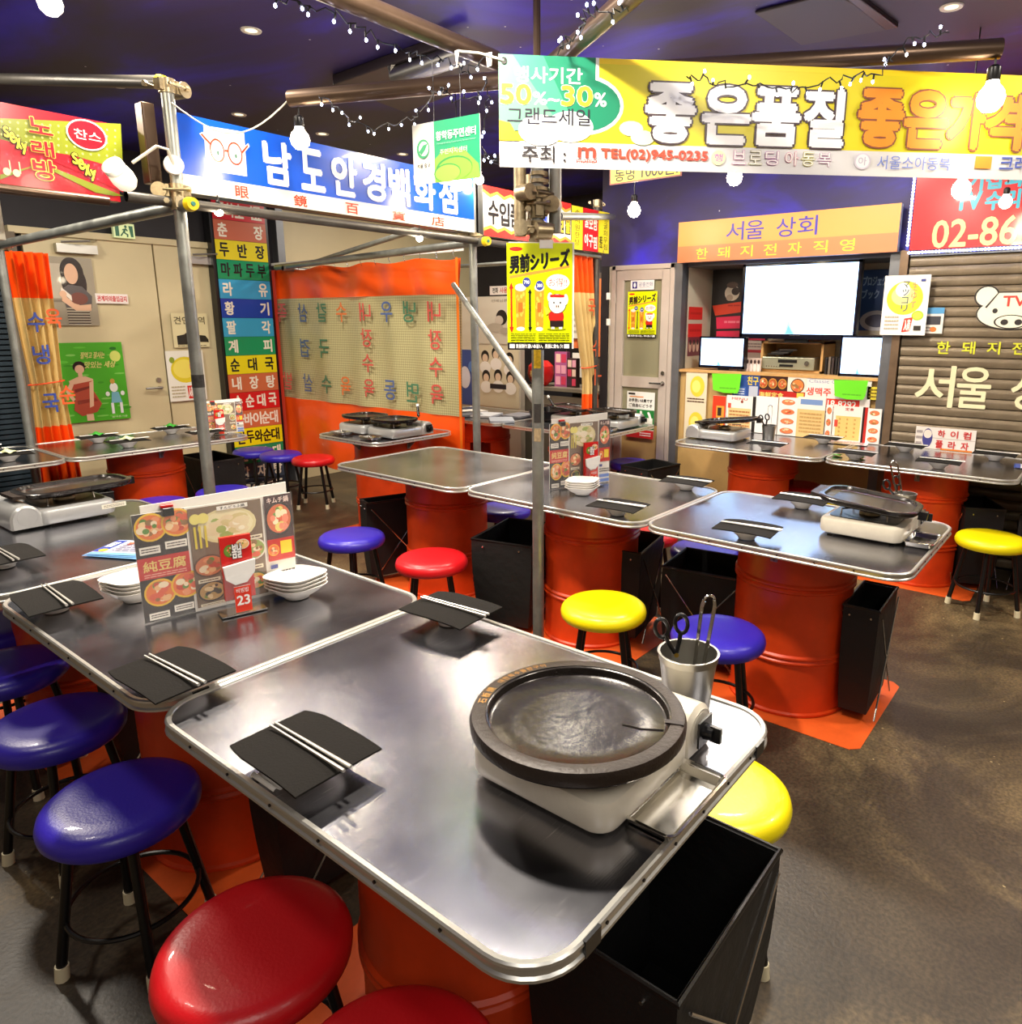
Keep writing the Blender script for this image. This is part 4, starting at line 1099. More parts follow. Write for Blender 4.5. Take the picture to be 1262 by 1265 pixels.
# ================================================================== scaffold posts and couplers
PR_ = .0243
def post(x, y, z0, z1, lab, r=PR_, mt=GALV):
    c = U(x, y); t = thing('scaffold_post', lab, 'post', (c.x, c.y, zz(z0)))
    h = (z1 - z0) * S
    part('tube', None, lambda m: m.cyl((0, 0, .006), (0, 0, h), r, r, 20), mt, t)
    part('foot_plate', None, lambda m: m.box((0, 0, .003), (.12, .12, .006)), mt, t, smooth=False)
    return t
def coupler(parent, dz, rz=0, name='coupler', cap=True, off=(0, 0)):
    """right-angle scaffold clamp: two half shells, bolts, nuts"""
    loc = (off[0], off[1], dz)
    part(name, 'cpl', lambda m: (m.cyl((0, 0, -.026), (0, 0, .026), .031, .031, 16), m.box((.036, 0, 0), (.022, .05, .046)), m.box((-.036, 0, 0), (.02, .03, .04)), m.cyl((-.03, -.045, 0), (.045, -.045, 0), .0055, n=8), m.cyl((.04, .048, .0), (-.05, .048, .0), .0055, n=8),
                                 m.cyl((.045, -.045, 0), (.060, -.045, 0), .011, n=6), m.cyl((-.05, .048, 0), (-.064, .048, 0), .011, n=6), m.cyl((.062, -.03, 0), (.062, .03, 0), .030, .030, 16)), CLAMP, parent, loc=loc, rot=(0, 0, rz))
PA = post(1.95, 4.03, F0, 1.19, 'left galvanised scaffold post between the karaoke and spectacles signs')
PB = post(4.23, 4.12, F0, 1.16, 'thin looking scaffold post right of the orange curtain')
PC = post(2.95, 2.42, F0, 1.10, 'central galvanised scaffold post holding the yellow poster')
PD = post(5.97, 4.16, F0, 1.14, 'farther scaffold post left of the aluminium door', mt=mat('dark_pipe', (84, 80, 74), .45, .6, var=.2, vscale=9))
PE = post(aty(14, 400, 6.95).x / S, 6.95, F0, .60, 'short scaffold post at the tied curtain on the far left')
for dz, rz in ((1.16, .3), (.60, 1.2), (.66, 2.4)): coupler(PA, (dz - F0) * S, rz)
coupler(PB, (.64 - F0) * S, 2.2)
for i, (dz, rz) in enumerate(((.38, .2), (.46, 2.3), (.54, .9), (.62, 3.0), (.44, 4.2), (.57, 5.2))): coupler(PC, (dz - F0) * S, rz)
coupler(PC, (.80 - F0) * S, 1.9)
coupler(PD, (1.10 - F0) * S, .5); coupler(PD, (.66 - F0) * S, 2.0)
coupler(PE, (.56 - F0) * S, 1.0)
# short stub tubes and collar gathered round the central post
for i, (ox, oy, r_, z0, z1, mt_) in enumerate(((-.050, .045, .0235, .42, .82, CLAMP), (.052, -.046, .0243, .44, .86, GALV), (.03, .04, .034, .55, .72, CLAMP))):
    part('stub_tube', None, lambda m: m.cyl((ox, oy, (z0 - F0) * S), (ox, oy, (z1 - F0) * S), r_, r_, 18), mt_, PC)
for i in range(4):
    part('ring_nut', None, lambda m: m.cyl((.0, -.01, (.60 + .035 * i - F0) * S), (.0, -.01, (.617 + .035 * i - F0) * S), .036 - .002 * (i % 2), n=20), CLAMP, PC)
# stickers on the central post
for (z0, z1, col, txt) in ((-.235, -.055, (226, 190, 40), '주의'), (-.52, -.42, (46, 42, 40), ''), (-.62, -.55, (150, 130, 100), '')):
    def f(m):
        n = 8; vs = []
        for z_ in (z0, z1):
            for i in range(n + 1):
                a = R(200 + 70 * i / n - 20); vs.append(((PR_ + .0008) * math.cos(a), (PR_ + .0008) * math.sin(a), (z_ - F0) * S))
        m.add(vs, [(i, i + 1, n + 2 + i, n + 1 + i) for i in range(n)])
    part('sticker', None, f, mat('sticker%d' % col[0], col, .5, var=.3, vscale=90), PC)
# tape on the left post
part('tape_band', None, lambda m: m.cyl((0, 0, (-.36 - F0) * S), (0, 0, (-.29 - F0) * S), PR_ + .001, PR_ + .001, 20, cap=False), mat('tape', (60, 58, 56), .4, .4, var=.4, vscale=50), PA)
def pipe(a, b, lab, r=PR_, mt=GALV, cap=None, name='scaffold_pipe', group=None):
    t = thing(name, lab, 'pipe', a, group=group)
    d = Vector(b) - Vector(a)
    part('tube', None, lambda m: m.cyl((0, 0, 0), d, r, r, 20, cap=False), mt, t)
    part('pipe_end', None, lambda m: (m.lathe([(r * .8, 0), (r, 0)], 20),), BLK, t, loc=(0, 0, 0), rot=d.to_track_quat('Z', 'Y').to_euler())
    part('tube_bore', None, lambda m: m.cyl((0, 0, 0), d, r * .84, r * .84, 16, cap=False), BLK, t)
    for e, nm in ((cap, 'end_cap'),):
        if e is not None:
            p = d if e == 1 else Vector((0, 0, 0)); q = d.normalized() * (.03 if e == 1 else -.03)
            ec = part(nm, None, lambda m: m.cyl(p, p + q, r * 1.15, r * 1.0, 18), YCAP, t); part('cap_button', None, lambda m: m.cyl(p + q, p + q * 1.15, r * .4, r * .35, 10), TEAL, ec)
    return t
G = 'scaffold pipes'
pa = U(1.95, 4.03)
# horizontal pipe leaving the left post at the top towards the left frame edge
L0 = atd(-20, 97, 4.6); 
pipe((pa.x, pa.y + .05, zz(1.19)), L0, 'top horizontal pipe from the left post to the left frame edge', cap=0, mt=mat('dark_pipe', (84, 80, 74), .45, .6))
pipe(U(1.95, 3.92, .585), U(aty(14, 400, 6.95).x / S, 6.98, .56), 'pipe running back from the left post above the cream doors', cap=0)
pipe(U(1.7, 4.26, .60), U(.2, 4.26, .60), 'rail under the red karaoke sign', .017, BROWNP)
pipe(U(4.55, 4.05, .605), U(1.7, 4.05, .605), 'dark rail under the blue spectacles sign', .02, mat('dark_pipe', (84, 80, 74), .45, .6))
pipe(U(4.22, 3.98, .60), U(4.68, 7.6, .58), 'pipe above the orange curtain rail', cap=0)
pipe(U(4.85, 7.2, .62), U(3.9, 4.25, .70), 'thinner upper pipe crossing above the curtain', .017)
pipe(U(4.60, 7.35, .56), U(4.96, 7.35, .55), 'short pipe end clamped left of the curtain', .02)
pipe(U(4.3, 4.12, .62), U(5.97, 4.12, .62), 'rail under the red and white shop sign', .015)
zc = aty(690, 268, 4.0)
pipe(atd(690, 267, 4.6), aty(757, 268, 4.16), 'short pipe from the central clamps to the farther post', .02)
zq_ = (atx(600, 327, 6.56).z - H) / S
pipe(U(6.56, 4.46, zq_), U(6.56, 7.94, zq_), 'pipe across the back room above the white partition', .018)
pipe(atx(662, 497, 2.97), aty(560, 352, 4.55), 'diagonal brace from the central post up behind the curtain', .017)
# big bronze pipes radiating over the central post
N0 = U(2.95, 2.42, 1.15)
RB = .031
def radial(px, py, z, lab, r=RB, gap=.06):
    e = atz(px, py, zz(z) / S - H / S)
    d = (e - N0); s = N0 + d.normalized() * gap
    return pipe(e, s, lab, r, BROWNP, name='bronze_pipe'), e
radial(250, -74, 1.17, 'large bronze pipe overhead running to the top left, wound with lights', gap=.22)
_, e2 = radial(358, 122, 1.13, 'bronze pipe ending above the spectacles sign with a hanging bulb')
radial(815, -36, 1.17, 'bronze pipe overhead running up past the banner', gap=.10)
_, e4 = radial(1236, 60, 1.15, 'long bronze pipe overhead above the banner to the upper right')
part('pipe_hanger', None, lambda m: m.cyl((0, 0, (1.10 - F0) * S), (0, 0, (CEIL - F0) * S), .014, n=10), BROWNP, PC)

# ================================================================== bulbs
def bulb(p, where, cord=.12, r=.032, power=9):
    r = r * 1.2; power = power * .5
    if cord is None: cord = CZ - p[2] - r * 2.3
    t = thing('hanging_bulb', 'bare glowing bulb ' + where, 'bulb', p, group='bare glowing bulbs')
    part('glass', 'bg%.3f' % r, lambda m: m.lathe([(0, -r * 1.05), (r * .5, -r * .92), (r * .88, -r * .5), (r, 0), (r * .86, r * .5), (r * .5, r * .95), (r * .42, r * 1.3)], 20), GLOW, t)
    part('socket', 'bs%.3f' % r, lambda m: m.lathe([(r * .45, r * 1.2), (r * .5, r * 1.3), (r * .5, r * 2.1), (r * .3, r * 2.3), (0, r * 2.3)], 16), BLK, t)
    part('cord', 'bc%.2f' % cord, lambda m: m.tube([(0, 0, r * 2.3), (.003, 0, r * 2.3 + cord * .5), (0, 0, r * 2.3 + cord)], .003, 6), WIRE, t)
    o = point('bulb_light', Vector(p) + Vector((0, 0, -r * 1.6)), power, (1, .84, .6), r)
    return t
pb = Vector((e2.x + .03, e2.y - .03, 0)); pv = atz(358, 165, (zz(.99) - H) / S)
bulb(Vector((e2.x + .02, e2.y - .02, zz(1.13) - .15)), 'hanging from the pipe end over the blue sign', .08, .032, 7)
bulb(aty(565, 226, 3.75), 'before the right end of the blue sign, left one', None)
bulb(aty(592, 222, 4.0), 'beside the post right of the blue sign', None, .022, 5)
bulb(atx(783, 260, 5.6), 'above the aluminium door', None, .036, 12)
bulb(atx(907, 219, 4.6), 'under the middle of the banner', None, .032, 8)
bulb(atx(1187, 234, 5.0), 'before the red repair sign', None, .034, 9)
bulb(Vector((e4.x - .01, e4.y + .01, zz(1.15) - .15)), 'hanging from the right end of the long bronze pipe', .08, .036, 2.4)
bulb(aty(518, 294, 4.05), 'small one under the blue sign above the curtain', .02, .016, 3)
bulb(aty(270, 261, 4.05), 'small one under the blue sign near the word stack', .02, .016, 3)
bulb(atd(62, 4, 3.0), 'at the top left corner of the frame', None, .03, 6)
bulb(atx(1145, 300, 5.9) + Vector((0, -.35, .18)), 'close to the red sign telephone number', None, .026, 5)
# lamp with wall arm on the left post
lp = aty(152, 220, 3.98)
t = thing('arm_lamp', 'glowing round lamp on a bent arm at the left post', 'lamp', lp, rot=(R(55), 0, R(-60)))
t.scale = (.85, .85, .85)
part('glass', None, lambda m: m.lathe([(0, -.055), (.03, -.05), (.045, -.03), (.05, 0), (.047, .03), (.04, .045)], 24), mat('lamp_glass', (255, 240, 215), .3, emit=.6), t)
part('holder', None, lambda m: m.lathe([(.041, .043), (.046, .05), (.046, .075), (.03, .085), (0, .085)], 24), WPL, t)
point('lamp_light', lp + Vector((-.09, -.12, .02)), .9, (1, .86, .64), .05)
lb = thing('lamp_bracket', 'cream bent arm and round box holding the glowing lamp', 'bracket', U(1.95, 4.03, .75))
q = lp - Vector(lb.location)
part('junction_box', None, lambda m: m.cyl((-.02, -.028, .02), (-.03, -.055, .02), .036, .036, 20), WPL, lb)
part('arm', None, lambda m: m.tube([(-.03, -.05, .02), (-.05, -.06, .07), (-.09, -.055, .075), (q.x + .04, q.y, q.z + .06)], .006, 8), WWIRE, lb)
# hanging cable from left post to the bulb pipe
a0, a1 = U(1.95, 4.0, 1.08), e2
w_ = thing('sagging_cable', 'thin dark cable sagging from the left post to the pipe end', 'cable', a0)
part('cable', None, lambda m: m.tube([(a1 - a0) * (i / 12) + Vector((0, 0, -.12 * math.sin(PI * i / 12))) for i in range(13)], .0028, 6), WWIRE, w_)

# ================================================================== LED strings
def leds(name, lab, pts, n, seg=6, drop=.02, jitter=.02):
    t = thing(name, lab, 'string lights', pts[0], group='blue white string lights')
    P0 = Vector(pts[0])
    pts = [Vector(p) - P0 for p in pts]
    path = []
    for a, b in zip(pts, pts[1:]):
        for i in range(seg): path.append(a.lerp(b, i / seg) + Vector((random.uniform(-1, 1), random.uniform(-1, 1), random.uniform(-1, 1))) * jitter * .6)
    path.append(pts[-1])
    part('wire', None, lambda m: m.tube(path, .0022, 5), WIRE, t)
    L_ = len(path)
    for k in range(n):
        f = (k + .5) / n * (L_ - 1); i = int(f); p = path[i].lerp(path[min(i + 1, L_ - 1)], f - i)
        d = Vector((random.uniform(-.6, .6), random.uniform(-.6, .6), random.choice((-1, -1, .6)))).normalized()
        part('led', None if k == 0 else 'ledshare', lambda m: m.lathe([(0, -.006), (.0038, -.003), (.0038, .003), (0, .006)], 8), LEDM, t, loc=p + d * .022)
        part('led_holder', 'ledh', lambda m: m.cyl((0, 0, 0), (0, 0, .016), .003, n=6), WIRE, t, loc=p + d * .014, rot=d.to_track_quat('-Z', 'Y').to_euler())
    return t
def along(px_list, z): return [atz(x, y, z) for x, y in px_list]
leds('string_lights', 'blue white string lights wound round the pipe to the top left', along([(330, -8), (375, 8), (415, 18), (452, 40), (487, 56), (520, 70), (556, 74), (575, 88), (600, 70)], 1.11), 15)
leds('string_lights', 'blue white string lights sagging in loops under the pipe over the blue sign', along([(392, 117), (416, 130), (440, 152), (462, 158), (505, 148), (520, 135), (545, 108), (562, 125), (590, 118), (600, 95)], 1.02), 20)
leds('string_lights', 'blue white string lights round the pipe rising past the banner', along([(681, 78), (690, 64), (700, 50), (718, 40), (722, 18), (745, 12), (776, 14)], 1.12), 12)
leds('string_lights', 'blue white string lights draped along the top of the banner', [atd(x_, y_, 3.02 - .0004 * (x_ - 842)) for x_, y_ in ((842, 92), (873, 100), (905, 108), (950, 104), (985, 112), (1030, 98), (1058, 93), (1090, 88), (1108, 63), (1134, 46), (1172, 40))], 20)
leds('string_lights', 'small cluster of string lights left of the banner lower corner', [atd(x_, y_, 3.5) for x_, y_ in ((604, 108), (600, 140), (594, 178), (600, 190), (608, 196), (618, 200))], 9)

# ================================================================== banner
def spatial(name, lab, cat, tl, bl, tr, br, th, group=None):
    """flat hanging sheet from 4 world corners -> (thing, width, height); local x right, z up"""
    ex = (tr - tl); ex.z = 0; w = ex.length; rz = math.atan2(ex.y, ex.x)
    t = thing(name, lab, cat, bl, rz, group)
    return t, w, (tl - bl).length
dL, dR = 3.12, 3.36
TL, BL, TR = atd(614, 77, dL), atd(617, 206, dL), atd(1262, 97, dR)
TR = TL + (TR - TL) * 1.16
t = thing('sale_banner', 'long yellow and white sale banner with big outlined Korean letters', 'banner', (BL.x, BL.y, BL.z), math.atan2(TR.y - TL.y, TR.x - TL.x))
BW = Vector((TR.x - TL.x, TR.y - TL.y)).length; BH = TL.z - BL.z
k1 = 1 / 1.16
def ub(px):                    # share of the banner's length where a line of sight meets it
    v = ray(px, 150); ex = Vector((TR.x - TL.x, TR.y - TL.y)); n = Vector((-ex.y, ex.x)); k = n.dot(Vector((TL.x, TL.y))) / n.dot(Vector((v.x, v.y)))
    return (Vector((v.x, v.y)) * k - Vector((TL.x, TL.y))).dot(ex) / ex.length_squared
P = Print(BW, BH, th=.002, depth=.005)
Y_ = (226, 210, 30); 
P.rect(0, 0, 1, 1, (222, 220, 220)); P.rect(0, .04, 1, .76, Y_)
P.rect(0, 0, 1, .05, (250, 214, 30)); 
G1, G2, G3 = (10, 122, 88), (120, 180, 150), (214, 222, 212)
P.rect(0, 0, ub(700), .64, (122, 158, 140))
P.ell(ub(716), .42, ub(764) - ub(716), .27, (246, 246, 240), 28); P.rect(ub(690), 0, ub(734), .2, (246, 246, 240)); P.rect(ub(690), 0, ub(730), .2, G1); P.ell(ub(714), .42, ub(760) - ub(714), .24, G1, 28)
P.poly([(ub(640), 0), (ub(730), 0), (ub(730), .24), (ub(722), .62), (ub(668), .66)], G1)
P.poly([(ub(618), 0), (ub(668), 0), (ub(708), .64), (ub(640), .68)], (60, 150, 116)); P.poly([(0, 0), (ub(632), 0), (ub(690), .64), (0, .68)], (100, 150, 126))
P.ell(ub(700), .62, ub(728) - ub(700), .14, (216, 228, 216), 24); P.ell(ub(665), .66, ub(692) - ub(665), .14, (234, 236, 228), 24); P.poly([(0, .58), (ub(628), .60), (ub(640), .76), (0, .76)], Y_)
P.text('행사기간', ub(633), .10, ub(714), .24, (250, 250, 246), .02)
P.text('50', ub(617), .26, ub(653), .43, (226, 216, 40), .05, (250, 250, 240), .02); P.text('%~', ub(656), .32, ub(687), .43, (250, 250, 250), .03)
P.text('30', ub(690), .26, ub(726), .43, (226, 216, 40), .05, (250, 250, 240), .02); P.text('%', ub(729), .31, ub(743), .43, (250, 250, 250), .03)
P.text('그랜드세일', ub(625), .46, ub(724), .61, (36, 30, 46), .01)
for (u, v) in ((.235, .62), (.256, .70)): P.ell(u * k1, v, .022 * k1, .07, (214, 232, 190), 14)
for ch, a_, b_ in (('좋', 792, 848), ('은', 860, 914), ('품', 920, 974), ('질', 982, 1027)): P.text(ch, ub(a_), .22, ub(b_), .72, (250, 248, 246), .05, (64, 44, 50), .035)
for ch, a_, b_ in (('좋', 1047, 1098), ('은', 1103, 1151), ('가', 1156, 1196), ('격', 1200, 1242)): P.text(ch, ub(a_), .20, ub(b_), .70, (246, 150, 44), .05, (140, 80, 60), .03)
for ch, a_, b_ in (('만', 1260, 1306),): P.text(ch, ub(a_), .20, min(.99, ub(b_)), .70, (250, 248, 246), .05, (64, 44, 50), .03)
P.text('주최 :', ub(642), .80, ub(695), .95, (36, 30, 34), .01)
P.text('m', ub(710), .805, ub(731), .895, (224, 64, 44), .06); P.text('momo', ub(708), .915, ub(733), .945, (224, 64, 44), .03)
P.text('TEL(02)945-0235', ub(738), .81, ub(867), .92, (226, 74, 50), .05)
P.ell(ub(880), .865, .013 * k1, .07, (246, 240, 180)); P.text('행', ub(875), .83, ub(885), .90, (196, 120, 190), .02)
for i, ch in enumerate('브로딩아동복'):
    a_ = 897 + 20 * i + (4 if i > 2 else 0)
    P.text(ch, ub(a_), .79, ub(a_ + 16), .92, (250, 248, 240), .0, ((214, 130, 190), (150, 140, 60), (200, 120, 190), (220, 120, 160), (200, 190, 70), (190, 130, 180))[i], .03)
P.ell(ub(1055), .86, .016 * k1, .08, (214, 206, 220)); P.ell(ub(1055), .86, .013 * k1, .066, (244, 242, 244)); P.text('아', ub(1050), .82, ub(1060), .90, (200, 190, 210), .01)
P.text('서울소아동복', ub(1073), .80, ub(1162), .93, (120, 140, 214), .0)
P.rect(ub(1192), .78, ub(1212), .90, (240, 150, 50)); P.text('크레용', ub(1222), .77, ub(1275), .92, (70, 90, 180), .02)
bo = P.obj('banner_sheet', PR, t)
part('eyelet', None, lambda m: m.lathe([(.004, 0), (.010, 0), (.010, .002), (.004, .002)], 16), CHROME, t, loc=(.018, -.004, BH - .02), rot=(R(90), 0, 0))
part('tie_string', None, lambda m: m.tube([(.018, -.006, BH - .02), (-.06, .0, BH + .0), (-.13, .02, BH + .01)], .004, 6), WWIRE, t)
part('tie_knot', None, lambda m: m.add([(-.04, 0, BH), (-.02, 0, BH + .005), (-.022, 0, BH - .035), (-.036, 0, BH - .04)], [(0, 1, 2, 3)]), PAPER, t, smooth=False, solid=.002)
part('tie_knot', None, lambda m: m.add([(-.14, .02, BH + .01), (-.125, .02, BH + .015), (-.134, .02, BH - .04)], [(0, 1, 2)]), PAPER, t, smooth=False, solid=.002)

# ================================================================== shop signs on the scaffold
def sign_box(name, lab, org, rz, w, h, P, pm=PR, th=.08, frame=None, cat='sign', group=None):
    t = thing(name, lab, cat, org, rz, group)
    part('sign_box', None, lambda m: m.box((w / 2, th / 2 + .001, h / 2), (w, th, h)), frame or GREYP, t, smooth=False)
    P.obj('sign_face', pm, t)
    return t
o, w, h = on_y(4.06, 209, 140, 577, 250)
o = U(1.99, 4.06, .665); w = (4.19 - 1.99) * S; h = .39 * S
P = Print(w, h); P.rect(0, 0, 1, .80, (16, 84, 210)); P.rect(0, .765, 1, 1, (244, 240, 230))
def us(px, y=4.06): return (aty(px, 200, y).x - o.x) / w
def uv(px, py, y=4.06):
    q = aty(px, py, y); return ((q.x - o.x) / w, (o.z + h - q.z) / h)
P.poly([uv(251, 155), uv(301, 163), uv(305, 218), uv(255, 210)][::-1], (246, 244, 236))
def ring(P, u, v, ru, rv, k, col):
    n = 24
    P.ly += 1; b = len(P.v)
    for i in range(n):
        a = 2 * PI * i / n
        P.v.append(P._p(u + ru * math.cos(a), v + rv * math.sin(a))); P.v.append(P._p(u + (ru - k[0]) * math.cos(a), v + (rv - k[1]) * math.sin(a)))
    for i in range(n):
        j = (i + 1) % n; P.f.append((b + 2 * i, b + 2 * i + 1, b + 2 * j + 1, b + 2 * j)); P.c.append(col)
rd = (220, 60, 30)
P.poly([uv(246, 165), uv(250, 163), uv(262, 178), uv(259, 182)][::-1], (246, 244, 236)); P.poly([uv(299, 184), uv(306, 177), uv(308, 181), uv(301, 189)][::-1], (246, 244, 236))
for cx_, cy_ in ((268, 186), (290, 190)):
    a_ = uv(cx_, cy_); ring(P, a_[0], a_[1], uv(cx_ + 9, cy_)[0] - a_[0], .155, (.0032, .024), rd); e_ = uv(cx_ + 1, cy_ + 3); P.ell(e_[0], e_[1], .003, .03, (60, 110, 90))
P.poly([uv(277, 185), uv(281, 185.5), uv(281, 188), uv(277, 187.5)][::-1], rd); P.poly([uv(247, 166), uv(249, 165), uv(261, 178), uv(260, 180)][::-1], rd); P.poly([uv(298, 187), uv(305, 179), uv(306, 181), uv(299, 190)][::-1], rd)
P.poly([uv(275, 198), uv(282, 199), uv(278, 203)], (236, 214, 200))
for ch, a_, b_ in zip('남도안경백화점', (326, 371, 409, 447, 479, 510, 541), (358, 398, 438, 473, 503, 535, 562)):
    P.text(ch, us(a_), .12, us(b_), .70, (248, 246, 240), .04)
for a_, ch in ((287, '眼'), (359, '鏡'), (423, '百'), (481, '貨'), (530, '店')): P.text(ch, us(a_), .81, us(a_ + 16), .97, (226, 70, 40), .02)
sign_box('shop_sign', 'long blue sign with white Korean letters and red spectacles logo', o, 0, w, h, P, PRG, .09, BLK)
# karaoke sign
o = U(.95, 4.30, .61); w = (1.775 - .95) * S; h = .38 * S
P = Print(w, h, depth=.006); KR = (176, 22, 36); GR = (122, 130, 30)
def kv(px, py):
    q = aty(px, py, 4.30); return ((q.x - o.x) / w, (o.z + h - q.z) / h)
def kq(pts, col): P.poly([kv(*p_) for p_ in pts], col)
P.rect(0, 0, 1, 1, KR)
kq([(0, 146), (149, 153), (152, 210), (90, 192), (0, 178)], GR)
P.ly += 1
for i in range(15):
    for j in range(5):
        a_ = kv(2 + i * 10, 150 + j * 8 + i * .8); P.ell(a_[0], a_[1], .006, .015, (206, 206, 110), 8, layer=False)
kq([(0, 172), (40, 182), (0, 200)], KR); kq([(60, 192), (152, 226), (152, 238), (110, 218), (58, 196)][::-1], KR); kq([(60, 205), (152, 242), (140, 242), (118, 238), (60, 209)][::-1], GR); kq([(0, 216), (45, 204), (0, 222)][::-1], GR)
a_ = kv(107, 167); P.ell(a_[0], a_[1], .112, .19, (238, 226, 214), 28); P.ell(a_[0], a_[1], .103, .172, KR, 28); a_, b2 = kv(90, 158), kv(125, 176); P.text('찬스', a_[0], a_[1], b2[0], b2[1], (240, 220, 214), .01, drop=.01)
for i, (ch, x0_, y0_, x1_, y1_) in enumerate((('노', 33, 144, 65, 168), ('래', 37, 172, 67, 195), ('방', 39, 196, 70, 224))):
    a_, b2 = kv(x0_, y0_), kv(x1_, y1_); P.text(ch, a_[0], a_[1], b2[0], b2[1], KR, .03, (226, 206, 90), .05)
for (x_, y_) in ((3, 156), (88, 189)):
    for i, ch in enumerate('Sexy'):
        a_, b2 = kv(x_ + 7.6 * i, y_ + 7 * i), kv(x_ + 7.6 * i + 8, y_ + 7 * i + 14); P.text(ch, a_[0], a_[1], b2[0], b2[1], (232, 214, 60), .05, (30, 20, 20), .08)
for (x_, y_) in ((8, 212), (20, 214)): a_ = kv(x_, y_); P.ell(a_[0], a_[1], .018, .045, (226, 206, 160)); b2 = kv(x_ + 2, y_ - 14); P.rect(b2[0], b2[1], b2[0] + .006, a_[1], (226, 206, 160))
sign_box('shop_sign', 'red and green karaoke sign at the left edge with Sexy lettering', o, 0, w, h, P, PRG, .05, BROWNP)
t = thing('light_box', 'pale edged blue light box cut by the left frame edge', 'sign', aty(-20, 291, 4.6))
part('sign_box', None, lambda m: m.box((0, .03, .11), (.14, .06, .24)), CREAM2, t, smooth=False); part('blue_face', None, lambda m: m.box((-.01, -.002, .11), (.09, .004, .19)), mat('blue_face', (40, 50, 160), .4), t, smooth=False)
# electrical box behind the left post
t = thing('control_box', 'brownish metal control box behind the left post', 'box', U(1.93, 4.14, .70)); part('case', None, lambda m: m.box((-.03, .02, .15), (.05, .06, .30)), BROWNP, t, smooth=False, bev=.004); part('lid', None, lambda m: m.box((-.03, -.012, .15), (.042, .006, .28)), BROWNP, t, smooth=False)
# white and red shop sign with zigzag borders
xw0 = 4.29; xw1 = 5.42
o = U(xw0, 4.06, .655); w = (xw1 - xw0) * S; h = .37 * S
P = Print(w, h); P.rect(0, 0, 1, 1, (238, 232, 222))
zig = lambda v, s_: [(i / 14, v + (s_ if i % 2 else 0)) for i in range(15)]
P.poly([(0, 0), (1, 0)][::-1] and [(0, 0)] + zig(.14, .09) + [(1, 0)], (240, 170, 60)); P.poly([(0, 0)] + zig(.08, .08) + [(1, 0)], (220, 40, 34))
P.poly([(0, 1)] + zig(.84, -.07) + [(1, 1)], (240, 170, 60)); P.poly([(0, 1)] + zig(.91, -.08) + [(1, 1)], (220, 40, 34))
for i, ch in enumerate('수입품'): P.text(ch, .05 + i * .115, .28, .15 + i * .115, .74, (30, 26, 28), .03)
P.rect(.395, .24, .50, .78, (210, 40, 36)); P.text('총', .405, .29, .49, .73, (245, 240, 236), .04); P.text('판', .52, .29, .60, .73, (40, 70, 170), .05); P.text('매', .61, .29, .69, .73, (40, 70, 170), .05)
P.text('왕', .75, .34, .82, .72, (220, 60, 40), .03); P.rect(.835, .34, .905, .72, (24, 22, 22)); P.text('보', .842, .38, .898, .68, (236, 206, 40), .04); P.rect(.92, .34, .99, .72, (24, 22, 22)); P.text('물', .927, .38, .983, .68, (236, 206, 40), .04)
sign_box('shop_sign', 'white sign with zigzag red borders behind the central post', o, 0, w, h, P, PR, .04)
o = U(xw1 + .01, 4.06, .645); w = (6.02 - xw1) * S; h = .37 * S
P = Print(w, h); P.rect(0, 0, 1, 1, (224, 212, 40)); P.rect(.28, 0, .70, 1, (196, 24, 34))
for i, ch in enumerate('굴보쌈'): P.text(ch, .33 + .115 * i, .16 + .02 * i, .43 + .115 * i, .44 + .02 * i, (244, 236, 226), .03)
for i, ch in enumerate('아구찜'): P.text(ch, .33 + .115 * i, .60 + .02 * i, .43 + .115 * i, .88 + .02 * i, (244, 236, 226), .03)
for i, ch in enumerate('속시원한탕'): P.text(ch, .08, .08 + i * .17, .20, .22 + i * .17, (70, 70, 20), .0)
for i, ch in enumerate('생굴회무침'): P.text(ch, .84, .10 + i * .17, .95, .24 + i * .17, (70, 70, 20), .0); 
P.text('전문', .73, .6, .81, .88, (40, 40, 20), .02)
sign_box('shop_sign', 'small red and yellow sign left of the farther post', o, 0, w, h, P, PR, .04)

# green and white hanging district sign
A1, A2 = atd(509, 155, 3.35), atd(592, 140, 3.15)
B1 = atd(513, 226, 3.35)
rz = math.atan2(A2.y - A1.y, A2.x - A1.x); w = (A2 - A1).xy.length; h = A1.z - B1.z
t = thing('hanging_sign', 'small white and green hanging community centre sign', 'sign', (A1.x, A1.y, B1.z), rz)
P = Print(w, h, th=.004); P.rect(0, 0, .33, 1, (222, 220, 208)); P.rect(.33, 0, 1, 1, (24, 140, 96))
P.poly([(.33, .62), (.45, .50), (.62, .46), (.80, .55), (.98, .78), (1, 1), (.33, 1)], (120, 190, 60)); P.ell(.62, .80, .27, .20, (48, 130, 60), 24); P.ell(.63, .815, .255, .185, (120, 190, 60), 24); P.ell(.52, .86, .20, .15, (48, 130, 60), 24); P.ell(.525, .87, .188, .138, (134, 200, 70), 24)
P.text('황학동주민센터', .37, .18, .95, .32, (236, 240, 230), .02); P.text('Hwanghak-dong Community Service Center', .38, .36, .95, .39, (150, 200, 170), 0); P.text('주민자치센터', .42, .47, .82, .56, (226, 236, 200), .0)
P.ell(.165, .42, .10, .16, (40, 140, 90)); P.ell(.175, .42, .075, .12, (222, 220, 208)); P.poly([(.10, .46), (.17, .36), (.24, .34), (.20, .44), (.14, .52)], (40, 140, 90)); P.text('서울 중구', .07, .66, .27, .73, (40, 40, 40), .02); P.text('Jung-gu, Seoul', .07, .77, .26, .80, (70, 70, 70), 0)
P.obj('sign_plate', PR, t)
